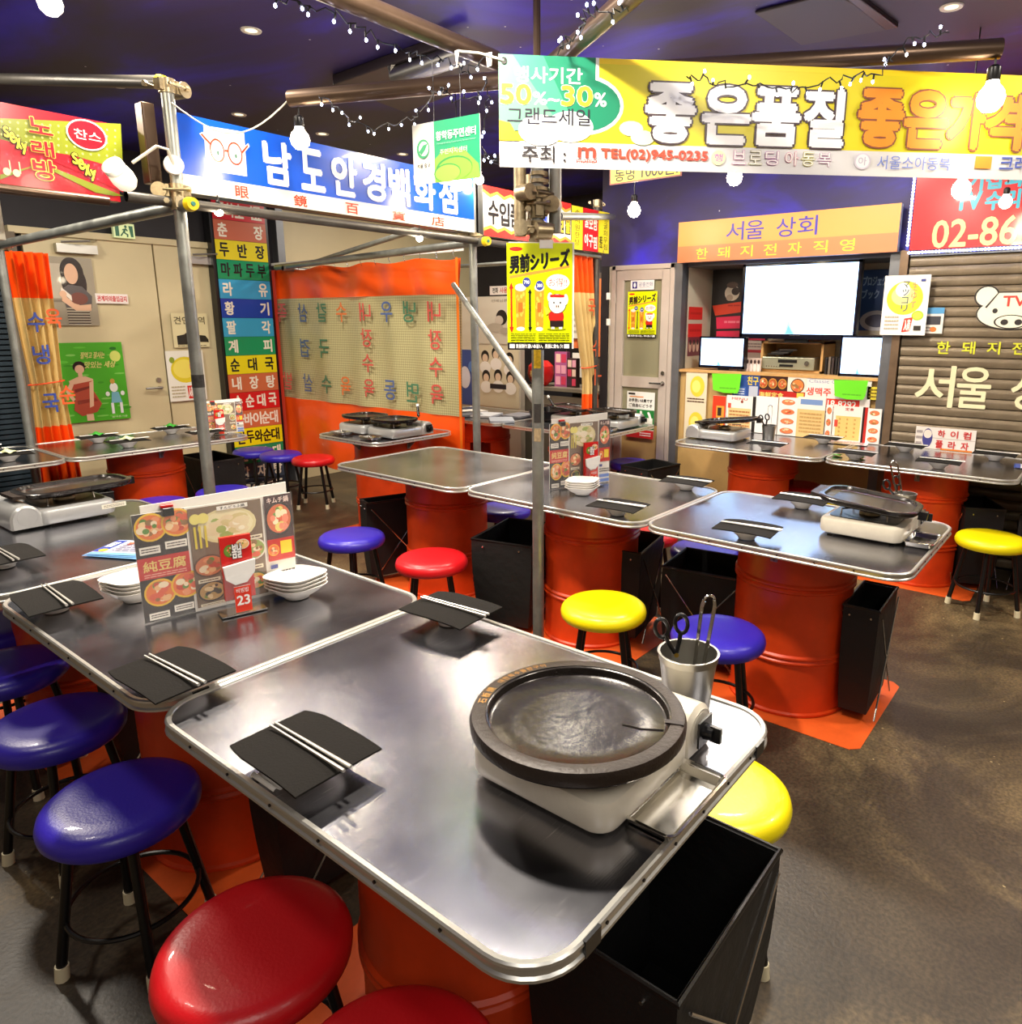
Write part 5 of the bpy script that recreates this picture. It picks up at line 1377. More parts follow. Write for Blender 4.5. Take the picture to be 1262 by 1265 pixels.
for xx in (.33 * w, .72 * w): part('hanger', None, lambda m: m.tube([(xx, .002, h), (xx + .003, .002, h + .08), (xx, .002, h + .20)], .0009, 5), mat('grey_wire', (90, 90, 88), .5), t)
# yellow price sign hanging behind the banner
q1, w, h = on_x(5.2, 753, 190, 842, 223)
t = thing('hanging_sign', 'yellow boxed price sign hanging behind the banner bottom edge', 'sign', q1, RX)
P = Print(w, h, th=.004, back=(120, 70, 60)); P.rect(.02, .04, .98, .94, (206, 188, 70)); P.text('동명 1000원!', .08, .42, .95, .90, (40, 30, 20), .02); P.obj('sign_plate', PR, t)
for xx in (.1 * w, .9 * w): part('hanger', None, lambda m: m.tube([(xx, .002, h), (xx, .002, CZ - q1.z)], .0016, 5), WIRE, t)

# yellow drinks poster tied on the central post
def drinks_poster(P):
    P.rect(0, 0, 1, 1, (224, 236, 10)); P.rect(0, .93, 1, 1, (26, 26, 30)); P.rect(.03, .945, .11, .985, (240, 240, 240)); P.rect(.88, .945, .96, .985, (240, 240, 240)); P.text('男前割り濃いめ旨い。男前に飲もう!', .13, .945, .86, .985, (244, 244, 244), .03)
    P.poly([(.04, .30), (.96, .20), (.96, .225), (.04, .33)], (240, 150, 60))
    P.ell(.14, .055, .10, .02, (220, 50, 40)); 
    P.text('男前シリーズ', .05, .12, .95, .28, (24, 24, 26), .05, drop=-.07)
    for u, wd in ((.12, .17), (.42, .15)):
        P.poly([(u, .42), (u + wd, .42), (u + wd * .88, .80), (u + wd * .12, .80)], (226, 150, 50)); P.ell(u + wd / 2, .41, wd / 2, .035, (244, 236, 220)); P.ell(u + wd / 2, .80, wd * .38, .02, (250, 240, 220))
        for i in range(9): P.ell(u + wd * random.uniform(.2, .8), random.uniform(.46, .76), wd * .12, .022, (246, 190, 80), 8, layer=(i == 0))
        P.rect(u + wd * .3, .55, u + wd * .7, .64, (206, 110, 40))
    P.poly([(.03, .42), (.065, .36), (.10, .42), (.08, .42), (.08, .78), (.10, .78), (.065, .84), (.03, .78), (.05, .78), (.05, .42)], (226, 50, 30)); P.poly([(.32, .46), (.35, .42), (.38, .46), (.365, .46), (.365, .78), (.38, .78), (.35, .83), (.32, .78), (.335, .78), (.335, .46)], (26, 26, 30))
    for u, s_ in ((.30, '790'), (.50, '380')): P.ell(u, .36 + (.03 if u > .4 else 0), .06, .045, (60, 70, 150)); P.text(s_, u - .04, .345 + (.03 if u > .4 else 0), u + .04, .375 + (.03 if u > .4 else 0), (250, 250, 240), .03)
    P.ell(.78, .36, .18, .075, (246, 246, 240)); P.text('お得!!', .64, .32, .92, .40, (220, 70, 60), .0)
    # round cartoon pig in a red shirt
    P.ell(.76, .80, .15, .012, (150, 160, 20)); P.ell(.755, .68, .12, .075, (210, 40, 30)); P.rect(.66, .72, .87, .78, (40, 30, 30)); P.rect(.68, .78, .73, .80, (250, 246, 240)); P.rect(.80, .78, .85, .80, (250, 246, 240))
    P.ell(.77, .56, .14, .095, (30, 30, 30)); P.ell(.77, .56, .132, .09, (248, 246, 240)); P.ell(.66, .50, .04, .045, (248, 240, 236)); P.ell(.90, .52, .04, .05, (248, 240, 236)); P.ell(.775, .585, .05, .03, (250, 222, 212)); P.ell(.76, .585, .009, .012, (60, 40, 40)); P.ell(.79, .585, .009, .012, (60, 40, 40))
    P.ell(.72, .55, .01, .012, (20, 20, 20)); P.ell(.82, .55, .01, .012, (20, 20, 20)); P.rect(.66, .475, .88, .50, (220, 40, 34)); P.poly([(.56, .58), (.68, .63), (.60, .67)], (246, 206, 60))
    for r_ in range(4):
        y = .845 + r_ * .022
        P.lines(.05, y - .008, .44, y + .008, 1, (40, 44, 10)); P.lines(.48, y - .008, .96, y + .008, 1, (40, 44, 10))
def yl_layout(P):          # stretch: the picture part uses the upper 3/4
    drinks_poster(P)
a, b = atd(624, 303, 3.62), atd(703, 293, 3.62)
bl = atd(627, 432, 3.62)
rz = math.atan2(b.y - a.y, b.x - a.x); w = (b - a).xy.length; h = a.z - bl.z
t = thing('drinks_poster', 'large acid yellow drinks poster on the central post', 'poster', (bl.x, bl.y, bl.z), rz, 'acid yellow drinks posters')
P = Print(w, h, th=.002); drinks_poster(P); P.obj('poster_print', PRG, t)
part('backing_sheet', None, lambda m: m.box((w * .53, .012, h * .51), (w, .012, h * 1.0)), PAPER, t, smooth=False)
part('tape_tab', None, lambda m: m.box((w * .6, -.002, h - .004), (.05, .001, .03)), PAPER, t, smooth=False)

# ================================================================== signs on the back wall
def wall_sign(name, lab, x, l, tp, r, b, draw, pm=PR, th=.03, off=.0, group=None, cat='sign', back=(90, 88, 86), partname='sign_face', lift=.0006):
    o, w, h = on_x(x, l, tp, r, b, off + th)
    P = Print(w, h, th=th, back=back, lift=lift); draw(P)
    t = thing(name, lab, cat, o, RX, group)
    P.obj(partname, pm, t)
    return t, w, h
def f(P):
    P.rect(0, 0, 1, .60, (238, 160, 84)); P.rect(0, .60, 1, 1, (222, 130, 84))
    for ch, u in (('서', .25), ('울', .345), ('상', .49), ('회', .585)): P.text(ch, u, .10, u + .085, .53, (66, 62, 170), .005)
    for i, ch in enumerate('한돼지전자직영'): P.text(ch, .10 + .112 * i, .67, .10 + .112 * i + .06, .93, (240, 226, 60), .005)
wall_sign('shop_sign', 'orange sign with blue Korean letters above the televisions', BX, 845, 265, 1114, 319, f, th=.05, off=.04)
def f(P):
    P.rect(0, 0, 1, 1, (214, 40, 44))
    P.text('기잡화', .30, .02, .66, .28, (70, 176, 204), .05); P.text('T', .14, .36, .21, .58, (70, 176, 204), .05); P.text('V수리', .24, .34, .52, .60, (70, 176, 204), .05)
    P.text('02-861', .07, .68, .60, .93, (240, 222, 150), .01); P.text('-5588', .62, .68, .98, .93, (240, 222, 150), .01)
ot, wt, ht = on_x(BX, 1128, 175, 1262, 309, 0)
zb = atx(1128, 310, BX).z; zt_ = atx(1160, 160, BX).z
wR = 1.55
t = thing('shop_sign', 'red electrical repair sign with telephone number and blue white light border', 'sign', (BX * S - .045, atx(1125, 310, BX).y, zb), RX)
P = Print(wR, zt_ - zb, th=.04, back=(120, 30, 30)); P.rect(0, 0, 1, 1, (214, 40, 44))
def rv(px, py):
    q = atx(px, py, BX); return ((t.location.y - q.y) / wR, (t.location.z + zt_ - zb - q.z) / (zt_ - zb))
def rt(st, x0_, y0_, x1_, y1_, c_, b_=.03): a_, b2 = rv(x0_, (y0_ + y1_) / 2), rv(x1_, (y0_ + y1_) / 2); m0, m1 = rv((x0_ + x1_) / 2, y0_)[1], rv((x0_ + x1_) / 2, y1_)[1]; P.text(st, a_[0], m0, b2[0], m1, c_, b_)
rt('기잡화', 1197, 212, 1266, 234, (70, 176, 204), .05); rt('TV', 1182, 239, 1213, 260, (70, 176, 204), .06); rt('수리', 1219, 237, 1260, 259, (70, 176, 204), .05); rt('02-861', 1154, 270, 1273, 304, (240, 222, 150), .02)
P.obj('sign_face', PRG, t)
Hs = zt_ - zb; per = []
n1 = int(Hs / .019)
for i in range(n1): per.append((-.014, Hs - i * .019))
for i in range(int(wR / .0185)): per.append((.0 + i * .0185, -.014))
for x_, z_ in per: part('border_led', 'bled', lambda m: m.lathe([(0, -.005), (.0062, -.004), (.0062, .003), (0, .006)], 8), LEDM, t, loc=(x_, -.002, z_), rot=(R(90), 0, 0))
part('led_channel', None, lambda m: (m.box((-.014, .006, Hs / 2), (.016, .006, Hs)), m.box((wR / 2, .006, -.014), (wR, .006, .016))), mat('led_channel', (60, 60, 150), .4), t, smooth=False)

# rolling shutter of separate slats
zTop, zBot = zz(.52), 0.0
yA, yB = 1.45 * S, -3.1 * S
t = thing('rolling_shutter', 'brown ribbed rolling shutter with painted pig and Korean letters', 'shutter', (BX * S - .012, yA, 0), RX)
pitch = .076 * 1.0
pit = (atx(1140, 337, BX).z - atx(1140, 349.5, BX).z)
SLM = mat('shutter_slat', (158, 140, 114), .42, .2, var=.22, vscale=5, bump=.04, bscale=40)
wS = yA - yB
nsl = int(zTop / pit)
for i in range(nsl):
    z_ = zTop - (i + .5) * pit
    part('slat', 'slat', lambda m: m.sweep([(0, 0, 0, -1), (wS, 0, 0, -1)], [(-.004, -pit * .5), (.001, -pit * .46), (.006, -pit * .30), (.0075, 0), (.006, pit * .32), (.001, pit * .44), (-.006, pit * .46), (-.006, pit * .5)], closed=False), SLM, t, loc=(0, 0, z_))
part('header_box', None, lambda m: m.box((wS / 2, .0, zTop + .03), (wS, .04, .06)), GREYP, t, smooth=False)
def paint(lab, l, tp, r, b, draw, mt=PR):
    o, w, h = on_x(BX - .028, l, tp, r, b)
    P = Print(w, h, lift=.0003); draw(P)
    ob = P.obj('painted_lettering', mt, t, (0, 0, 0)); ob.location = ((t.location.y - o.y), (o.x - t.location.x), o.z)
    ob['label'] = lab
def pig(P):
    W_ = (246, 240, 214); K = (46, 42, 40)
    P.ell(.50, .60, .47, .36, K, 32); P.rect(.12, .12, .84, .52, K); P.ell(.15, .22, .17, .24, K); P.ell(.85, .22, .17, .24, K)
    P.ell(.50, .60, .45, .335, W_, 32); P.rect(.15, .15, .82, .52, W_)
    P.ell(.15, .22, .145, .21, W_); P.ell(.85, .22, .145, .21, W_); P.poly([(.14, .46), (.29, .14), (.31, .14), (.165, .48)], K); P.poly([(.86, .46), (.71, .14), (.69, .14), (.835, .48)], K)
    P.ell(.28, .54, .035, .055, K); P.ell(.72, .54, .035, .055, K); P.ell(.50, .78, .22, .155, K, 28); P.ell(.50, .78, .195, .135, W_, 28); P.ell(.42, .79, .05, .065, K); P.ell(.60, .79, .05, .065, K)
    P.text('TV', .37, .22, .66, .44, (210, 60, 50), .03)
paint('white painted pig head emblem with red TV letters', 1203, 353, 1300, 410, pig)
for i, ch in enumerate('한돼지전자직영'):
    paint('yellow painted letter ' + ch, 1157 + 31 * i, 422 + i * .3, 1173 + 31 * i, 437 + i * .3, lambda P: P.text(ch, 0, 0, 1, 1, (226, 226, 60), .02))
for ch, l_, r_ in (('서', 1131, 1178), ('울', 1182, 1223), ('상', 1249, 1296), ('회', 1306, 1352)):
    paint('large cream painted letter ' + ch, l_, 452 + (l_ - 1131) * .04, r_, 502 + (l_ - 1131) * .04, lambda P: P.text(ch, 0, 0, 1, 1, (240, 232, 190), .015))
# white plaque with red letters
def f(P):
    P.rect(0, 0, 1, 1, (236, 228, 220)); P.rect(.0, .47, 1, .5, (200, 190, 180)); P.ell(.21, .5, .085, .44, (70, 70, 140)); P.ell(.21, .32, .07, .2, (240, 226, 214)); P.lines(.02, .1, .12, .9, 3, (170, 160, 160))
    for i, ch in enumerate('하이컴'): P.text(ch, .38 + .21 * i, .10, .50 + .21 * i, .42, (206, 50, 50), .03)
    for i, ch in enumerate('플라자'): P.text(ch, .36 + .21 * i, .58, .48 + .21 * i, .92, (206, 50, 50), .03)
    P.rect(.45, .93, .97, 1, (226, 130, 50))
wall_sign('plaque', 'white plastic plaque with red Korean letters low on the shutter', BX - .03, 1130, 529, 1205, 556, f, th=.004, cat='plaque', back=(220, 210, 200))
# lemon poster and small poster on the post
def f(P):
    P.rect(0, 0, 1, 1, (244, 242, 234)); P.ell(.48, .38, .40, .28, (240, 226, 60), 28); P.ell(.44, .34, .26, .16, (246, 240, 150), 24); P.ell(.42, .24, .16, .12, (248, 246, 236)); P.ell(.80, .67, .13, .08, (170, 206, 40)); P.ell(.80, .67, .10, .06, (200, 226, 80))
    for i, ch in enumerate('マッコリ'): P.text(ch, .42, .10 + .13 * i, .56, .21 + .13 * i, (90, 110, 120), .01)
    for i, ch in enumerate('生ゆず'): P.text(ch, .62, .12 + .15 * i, .74, .25 + .15 * i, (240, 150, 120), .0)
    P.poly([(.52, .72), (.70, .70), (.66, .93), (.48, .95)], (220, 50, 34)); P.text('入荷', .53, .74, .66, .92, (250, 240, 230), .03); P.rect(.74, .84, .90, .92, (50, 44, 40)); P.lines(.08, .66, .4, .92, 4, (190, 180, 160)); P.rect(.80, .07, .90, .11, (70, 80, 150))
wall_sign('poster', 'white poster with a big yellow fruit on the post beside the shutter', BX - .09, 1090, 340, 1146, 414, f, th=.002, cat='poster', back=(240, 238, 230), group='fruit posters')
def f(P):
    P.rect(0, 0, 1, 1, (232, 226, 216)); P.rect(0, 0, 1, .24, (80, 150, 200)); P.rect(.08, .33, .86, .66, (60, 60, 66)); P.ell(.5, .84, .18, .10, (236, 120, 50)); P.lines(.1, .72, .4, .95, 2, (140, 130, 120))
wall_sign('poster', 'small blue topped poster half behind the fruit poster', BX - .04, 1142, 380, 1165, 412, f, th=.002, cat='poster', back=(240, 238, 230))

# ================================================================== televisions and the niche
def tv(lab, l, tp, r, b, x, bez, screenpos=(0, 0)):
    o, w, h = on_x(x, l, tp, r, b)
    t = thing('television', lab, 'television', o, RX, 'flat televisions in the niche')
    part('casing', None, lambda m: m.prism([(0, 0), (w, 0), (w, .05), (w * .8, .09), (w * .2, .09), (0, .05)], 0, h), BLK, t, smooth=False, bev=.004)
    part('screen', None, lambda m: m.box((w / 2, -.001, h / 2 + bez * .35), (w - 2 * bez, .002, h - 2 * bez - bez * .7)), SCREEN, t, smooth=False)
    part('bezel', None, lambda m: (m.box((bez / 2, -.004, h / 2), (bez, .008, h)), m.box((w - bez / 2, -.004, h / 2), (bez, .008, h)), m.box((w / 2, -.004, h - bez / 2), (w, .008, bez)), m.box((w / 2, -.004, bez * .85), (w, .008, bez * 1.7))), mat('bezel_black', (16, 16, 30), .12), t, smooth=False)
    part('logo', None, lambda m: m.box((w / 2, -.0085, bez * 1.25), (w * .09, .001, bez * .16)), CHROME, t, smooth=False)
    P = Print(w * .12, h * .28); P.poly([(.3, 0), (.40, .3), (.6, .65), (1.1, 1), (-.1, 1)], (200, 226, 252)); P.poly([(.30, .35), (.5, .7), (.85, 1), (.05, 1)], (150, 195, 248)); P.poly([(.32, .6), (.7, 1), (.15, 1)], (100, 160, 240))
    P.obj('screen_patch', print_mat('screen_print', .3, emit=1.2), t, (w * .40, -.0045, bez * 1.75))
    part('stand_foot', None, lambda m: (m.box((w / 2, .04, -.012), (w * .2, .04, .03)), m.box((w / 2, .045, -.024), (w * .45, .12, .006))), BLK, t, smooth=False)
    return t
tv('large flat television with a glowing white screen', 916, 323, 1061, 419, BX + .12, .020)
tv('small flat television at the left of the niche', 864, 416, 920, 455, BX + .05, .012)
tv('small flat television at the right of the niche', 1037, 415, 1091, 466, BX + .05, .012)
# cabinet under the large television
o, w, h = on_x(BX + .2, 939, 421, 1016, 466)
o.z = zz(-.45) + .001; h = atx(978, 422, BX + .2).z - o.z
t = thing('wooden_cabinet', 'small open wooden cabinet under the large television', 'cabinet', o, RX)
dp = .26
for nm, c_, d_ in (('side_panel', (.008, dp / 2, h / 2), (.016, dp, h)), ('side_panel', (w - .008, dp / 2, h / 2), (.016, dp, h)), ('top_panel', (w / 2, dp / 2, h - .008), (w, dp, .016)), ('bottom_panel', (w / 2, dp / 2, .008), (w, dp, .016)), ('back_panel', (w / 2, dp - .004, h / 2), (w, .008, h))):
    part(nm, None, lambda m: m.box(c_, d_), WOOD, t, smooth=False)
a_ = thing('disc_player', 'silver disc player with round dial inside the wooden cabinet', 'player', o + Vector((-.02, -.02, .018)), RX)
pw = w - .07
part('case', None, lambda m: m.box((pw / 2, .1, .045), (pw, .2, .085)), mat('champagne_metal', (176, 178, 156), .3, .6), a_, smooth=False, bev=.003)
part('disc_tray', None, lambda m: m.box((pw * .5, -.002, .062), (pw * .36, .006, .022)), BLK, a_, smooth=False); part('display', None, lambda m: m.box((pw * .48, -.002, .03), (pw * .26, .006, .016)), BLK, a_, smooth=False)
part('dial', None, lambda m: m.cyl((pw * .87, 0, .05), (pw * .87, -.012, .05), .017, n=20), CHROME, a_)
for i in range(6): part('button', None, lambda m: m.cyl((pw * (.10 + .05 * i), 0, .022), (pw * (.10 + .05 * i), -.004, .022), .004, n=10), CHROME, a_)
for i in range(4):
    b_ = part('disc_case', None, lambda m: m.box((0, 0, 0), (.14, .12, .009)), mat('case%d' % (i % 2), ((46, 44, 46), (96, 92, 90))[i % 2], .3), smooth=False)
    b_.location = o + Vector((.10, -.10 - .02 * i, .125 + i * .0105)); b_.rotation_euler = (0, 0, .15 * i)
    tag(b_, ('lowest', 'second', 'third', 'topmost')[i] + ' dark disc case of the pile on the disc player', 'disc case', 'disc cases on the player')
for i in range(5):
    q = atx(1020 + i * 4.2, 448, BX + .16)
    b_ = part('video_case', None, lambda m: m.box((.07, 0, .055), (.14, .015, .12 + .01 * (i % 2))), mat('vcase%d' % (i % 3), ((30, 28, 30), (120, 110, 100), (60, 50, 48))[i % 3], .4), smooth=False)
    b_.location = (q.x, q.y, zz(-.45) + .001); tag(b_, ('leftmost', 'second', 'middle', 'fourth', 'rightmost')[i] + ' upright video case between cabinet and right television', 'video case', 'upright video cases')
# things printed inside the niche
def niche(name, lab, l, tp, r, b, draw, x=BX + .60, cat='poster', **k):
    return wall_sign(name, lab, x, l, tp, r, b, draw, th=.002, cat=cat, back=(230, 226, 220), partname='poster_print', **k)
def f(P):
    P.rect(0, 0, 1, 1, (30, 24, 24)); P.ell(.36, .40, .13, .10, (226, 214, 196)); P.ell(.42, .38, .07, .05, (60, 50, 46)); P.ell(.32, .46, .06, .04, (190, 170, 150)); P.ell(.36, .30, .10, .04, (90, 70, 60))
    P.poly([(.02, .56), (.98, .47), (.98, .60), (.08, .69)], (236, 72, 40)); P.lines(.3, .54, .9, .58, 1, (200, 40, 20))
    P.poly([(.10, .71), (.98, .67), (.98, .84), (.12, .86)], (226, 40, 84)); P.lines(.25, .74, .9, .80, 1, (244, 130, 150)); P.poly([(.12, .89), (.98, .87), (.98, 1), (.12, 1)], (226, 40, 84))
niche('poster', 'black poster with a white face and red strips left of the television', 879, 322, 950, 420, f)
def f(P):
    P.rect(0, 0, 1, 1, (46, 80, 140)); P.text('プロジェクト', .05, .10, .95, .24, (150, 180, 220), .03); P.text('ブック', .05, .30, .6, .44, (150, 180, 220), .03); P.ell(.6, .78, .55, .16, (190, 190, 200)); P.ell(.62, .78, .4, .10, (90, 90, 110)); P.rect(0, .93, 1, 1, (170, 160, 140))
niche('poster', 'dark blue poster with silver shape right of the large television', 1062, 333, 1100, 414, f)
for i, (tp, b) in enumerate(((379, 395), (400, 416))):
    def f(P): P.rect(0, 0, 1, 1, (226, 50, 46)); P.lines(.1, .3, .9, .7, 1, (200, 40, 36))
    q1 = aty(852, tp, YN1); q2 = aty(868, b, YN1)
    P = Print(abs(q2.x - q1.x), q1.z - q2.z, th=.001, back=(226, 50, 46)); f(P)
    o_ = P.obj('red_note', PR, None, (BX * S + .10, YN1 * S - .002, q2.z)); tag(o_, ('upper', 'lower')[i] + ' plain red note on the niche side panel', 'note')
def f(P):
    P.rect(0, 0, 1, 1, (120, 40, 60)); 
    for i in range(4): P.ell(.16 + .23 * i, .5, .09, .3, (226, 190, 170)); P.ell(.16 + .23 * i, .3, .06, .14, (30, 24, 26))
P = Print(.26, .15, th=.001); f(P); o_ = P.obj('group_photo', PR, None, (BX * S + .10, YN1 * S - .002, zz(-.33))); tag(o_, 'dark red group photo on the niche side panel', 'photo')
def f(P):
    P.rect(0, 0, 1, 1, (196, 176, 166))
    for i in range(6): P.ell(.1 + .16 * i, .6, .07, .35, (240, 226, 226)); P.ell(.1 + .16 * i, .25, .05, .14, (60, 40, 40))
t_, _, _ = niche('group_photo', 'small group photo leaning between the left television and cabinet', 911, 442, 940, 461, f, x=BX + .14, cat='photo')
def f(P): P.rect(0, 0, 1, 1, (226, 214, 204)); P.rect(0, .5, 1, .66, (196, 60, 70)); P.lines(.1, .1, .9, .4, 2, (150, 130, 130))
niche('paper_note', 'pale note with a red line behind the group photo', 920, 421, 942, 443, f, x=BX + .60, cat='note')
# board below the shelf with menus
def bp(name, lab, l, tp, r, b, draw, cat='poster', off=0, group=None):
    return wall_sign(name, lab, BX - .01 - off, l, tp, r, b, draw, th=.002, cat=cat, back=(236, 230, 220), partname='poster_print', group=group)
def f(P):
    P.rect(0, 0, 1, 1, (226, 214, 186)); 
    for v in (.20, .72): P.ell(.55, v, .34, .15, (232, 206, 60)); P.ell(.5, v, .2, .09, (246, 230, 120)); P.lines(.1, v + .16, .9, v + .24, 2, (90, 60, 40))
bp('poster', 'cream poster with two yellow discs at the left end of the shelf board', 846, 460, 872, 545, f)
def f(P): P.rect(0, 0, 1, 1, (40, 76, 150)); P.text('친구', .55, .1, .95, .45, (236, 206, 60), .03); P.rect(.04, .55, .5, .95, (60, 100, 180)); P.rect(.62, .5, .95, .95, (190, 196, 210)); P.lines(.06, .6, .46, .9, 3, (220, 226, 240))
bp('poster', 'blue poster between the green note and the bowl photos', 905, 462, 938, 491, f)
def f(P):
    P.rect(0, 0, 1, 1, (190, 36, 26)); P.rect(0, 0, .62, .62, (60, 24, 20))
    for i in range(3): P.bowl(.11 + .2 * i, .32, .09, .22, (210, 160, 60), (180, 90, 40), FOODS, 8)
    P.rect(.62, 0, 1, .62, (238, 226, 210)); P.bowl(.82, .36, .14, .30, (60, 40, 30), (232, 130, 60), FOODS, 10); P.text('海鮮定食', .04, .70, .55, .92, (240, 220, 120), .02); P.rect(.82, .66, .96, .96, (240, 206, 80))
bp('poster', 'red poster with three bowls and a large bowl photo', 936, 465, 996, 494, f)
def f(P):
    P.rect(0, 0, 1, 1, (236, 230, 226)); P.text('Classic Country', .05, .08, .8, .20, (150, 160, 190), .0); P.text('생맥주 파티', .02, .30, .7, .50, (230, 80, 60), .03, ); P.rect(0, .56, .85, .80, (226, 60, 44)); P.text('031-718-8292', .02, .60, .8, .77, (250, 246, 240), .03); P.lines(.05, .86, .8, .96, 1, (50, 40, 40))
bp('poster', 'white poster with a telephone number on a red strip', 994, 466, 1075, 514, f)
def f(P): P.rect(0, 0, 1, 1, (226, 206, 60)); P.lines(.1, .1, .9, .9, 3, (120, 100, 30))
bp('paper_note', 'yellow note at the right end of the shelf board', 1071, 478, 1090, 494, f, cat='note')
for i, (l, tp, r, b) in enumerate(((878, 461, 915, 486), (1028, 469, 1071, 494))):
    def f(P): P.poly([(.02, .05), (1, 0), (.96, .75), (.9, .96), (.45, .98), (.08, .86)], (112, 226, 40)); P.lines(.3, .68, .85, .8, 1, (90, 180, 40))
    o, w, h = on_x(BX - .05, l, tp, r, b)
    P = Print(w, h); f(P); ob = P.obj('green_note', PR, None, o, (0, 0, RX)); tag(ob, ('left', 'right')[i] + ' bright lime green note taped under the shelf', 'note', 'lime notes')
# standing menus on the far side of the television table
def standing(lab, l, tp, r, b, draw, x=BX - .06, th=.012, cat='menu', name='standing_menu', back=(236, 230, 220)):
    o, w, h = on_x(x, l, tp, r, b)
    P = Print(w, h, th=th, back=back); draw(P); t = thing(name, lab, cat, (o.x - .01, o.y, TH + .001), RX, 'menus leaning below the shelf')
    k = atx((l + r) / 2, tp, x).z - TH
    for i, v in enumerate(P.v): P.v[i] = (v[0], v[1], v[2] * k / h)
    P.obj('menu_print', PR, t)
def f(P): P.rect(0, 0, 1, 1, (226, 60, 30)); P.rect(.3, .3, .9, .9, (240, 160, 60)); P.rect(.4, .35, .7, .6, (50, 40, 34))
standing('orange and red menu at the left below the lime note', 880, 489, 896, 545, f)
def f(P): P.rect(0, 0, 1, 1, (244, 238, 230)); P.text('MENU', .2, .05, .8, .12, (200, 60, 50), .02); P.rect(.08, .35, .95, .98, (232, 200, 140)); P.lines(.12, .4, .9, .9, 5, (180, 120, 70)); P.rect(.06, .22, .18, .36, (220, 80, 60)); P.ell(.6, .16, .05, .04, (150, 60, 50))
standing('cream menu with brown lines left of the cup', 897, 489, 929, 545, f)
def f(P): P.rect(0, 0, 1, 1, (32, 26, 24))
standing('thin black menu spine behind the cup', 929, 490, 933, 545, f)
def f(P): P.rect(0, 0, 1, 1, (244, 242, 238))
standing('plain white board standing behind the utensil cup', 933, 490, 960, 548, f)
def foodcol(P, n=4):
    P.rect(0, 0, 1, 1, (244, 238, 232))
    for i in range(n): P.bowl(.5, (i + .5) / n, .36, .30 / n, (220, 110, 60), (232, 130, 80), FOODS, 6)
standing('narrow white menu with stacked food photos right of the cup', 961, 491, 984, 553, lambda P: foodcol(P, 4))
def f(P): P.rect(0, 0, 1, 1, (232, 196, 130)); P.rect(0, 0, 1, .30, (240, 234, 226)); P.rect(.1, .05, .9, .18, (120, 150, 200)); P.lines(.1, .36, .9, .9, 6, (200, 160, 96))
standing('tan menu board with a blue label in the middle', 984, 491, 1018, 555, f)
standing('narrow food photo menu right of the tan board', 1019, 500, 1027, 556, lambda P: foodcol(P, 3))
def f(P):
    P.rect(0, 0, 1, 1, (242, 234, 226)); P.text('定食', .4, .04, .7, .12, (200, 60, 50), .02); P.rect(.1, .28, .95, .96, (234, 200, 120))
    for i in range(5):
        for j in range(3): P.text('食', .2 + .26 * j, .34 + .12 * i, .28 + .26 * j, .40 + .12 * i, (190, 130, 60), .0)
    P.rect(.06, .40, .18, .60, (220, 80, 60))
standing('large cream menu with tan grid right of the middle', 1028, 502, 1064, 558, f)
def f(P): P.rect(0, 0, 1, 1, (36, 20, 20)); P.rect(.45, 0, 1, 1, (190, 36, 26))
standing('black and red menu spine near the grey post', 1064, 503, 1070, 559, f)
standing('tall white menu with red dishes at the grey post', 1070, 505, 1087, 560, lambda P: foodcol(P, 4))

# ================================================================== aluminium door
DX = BX - .005
y0 = atx(757, 400, DX).y; y1 = atx(833, 400, DX).y; zt = zz(.565)
t = thing('aluminium_door', 'aluminium framed glass door with yellow poster left of the television niche', 'door', (DX * S, y0, 0), RX)
dw = y0 - y1
part('door_frame', None, lambda m: (m.box((.018, 0, zt / 2), (.036, .06, zt)), m.box((dw - .018, 0, zt / 2), (.036, .06, zt)), m.box((dw / 2, 0, zt - .018), (dw, .06, .036))), DOORM, t, smooth=False, bev=.003)
zm = atx(795, 472, DX).z
part('stile', None, lambda m: m.box((.036 + .04, -.006, zt / 2), (.07, .035, zt - .08)), DOORM, t, smooth=False, bev=.003)
part('stile', None, lambda m: m.box((dw - .036 - .04, -.006, zt / 2), (.07, .035, zt - .08)), DOORM, t, smooth=False, bev=.003)
part('top_rail', None, lambda m: m.box((dw / 2, -.006, zt - .075), (dw - .21, .035, .075)), DOORM, t, smooth=False)
part('middle_rail', None, lambda m: m.box((dw / 2, -.006, zm), (dw - .21, .035, .085)), DOORM, t, smooth=False)
part('bottom_rail', None, lambda m: m.box((dw / 2, -.006, .07), (dw - .21, .035, .14)), DOORM, t, smooth=False)
part('glass_pane', None, lambda m: m.box((dw / 2, .0, (zm + zt) / 2 - .03), (dw - .2, .006, zt - zm - .09)), GLASS, t, smooth=False)
part('glass_pane', None, lambda m: m.box((dw / 2, .0, (zm + .28 + .42) / 2), (dw - .2, .006, zm - .70)), GLASS, t, smooth=False)
part('lower_panel', None, lambda m: m.box((dw / 2, .0, .40), (dw - .2, .008, .55)), PLY, t, smooth=False)
hk = t.location.y - atx(820, 477, DX).y
part('lever_handle', None, lambda m: (m.tube([(hk, -.02, zm), (hk, -.055, zm), (hk - .10, -.058, zm)], .008, 8), m.cyl((hk, -.02, zm), (hk, -.03, zm), .018)), CHROME, t)
part('lock', None, lambda m: m.cyl((hk, -.02, zm + .08), (hk, -.034, zm + .08), .016), CHROME, t)
for zq in (.25, .85): part('hinge', None, lambda m: m.cyl((.036, -.03, zt * zq), (.036, -.03, zt * zq + .07), .008), DOORM, t)
sbox('wall_back_side_2', (BX + .02, 3.60, F0), (BX + .12, 4.37, .565), CREAM2)
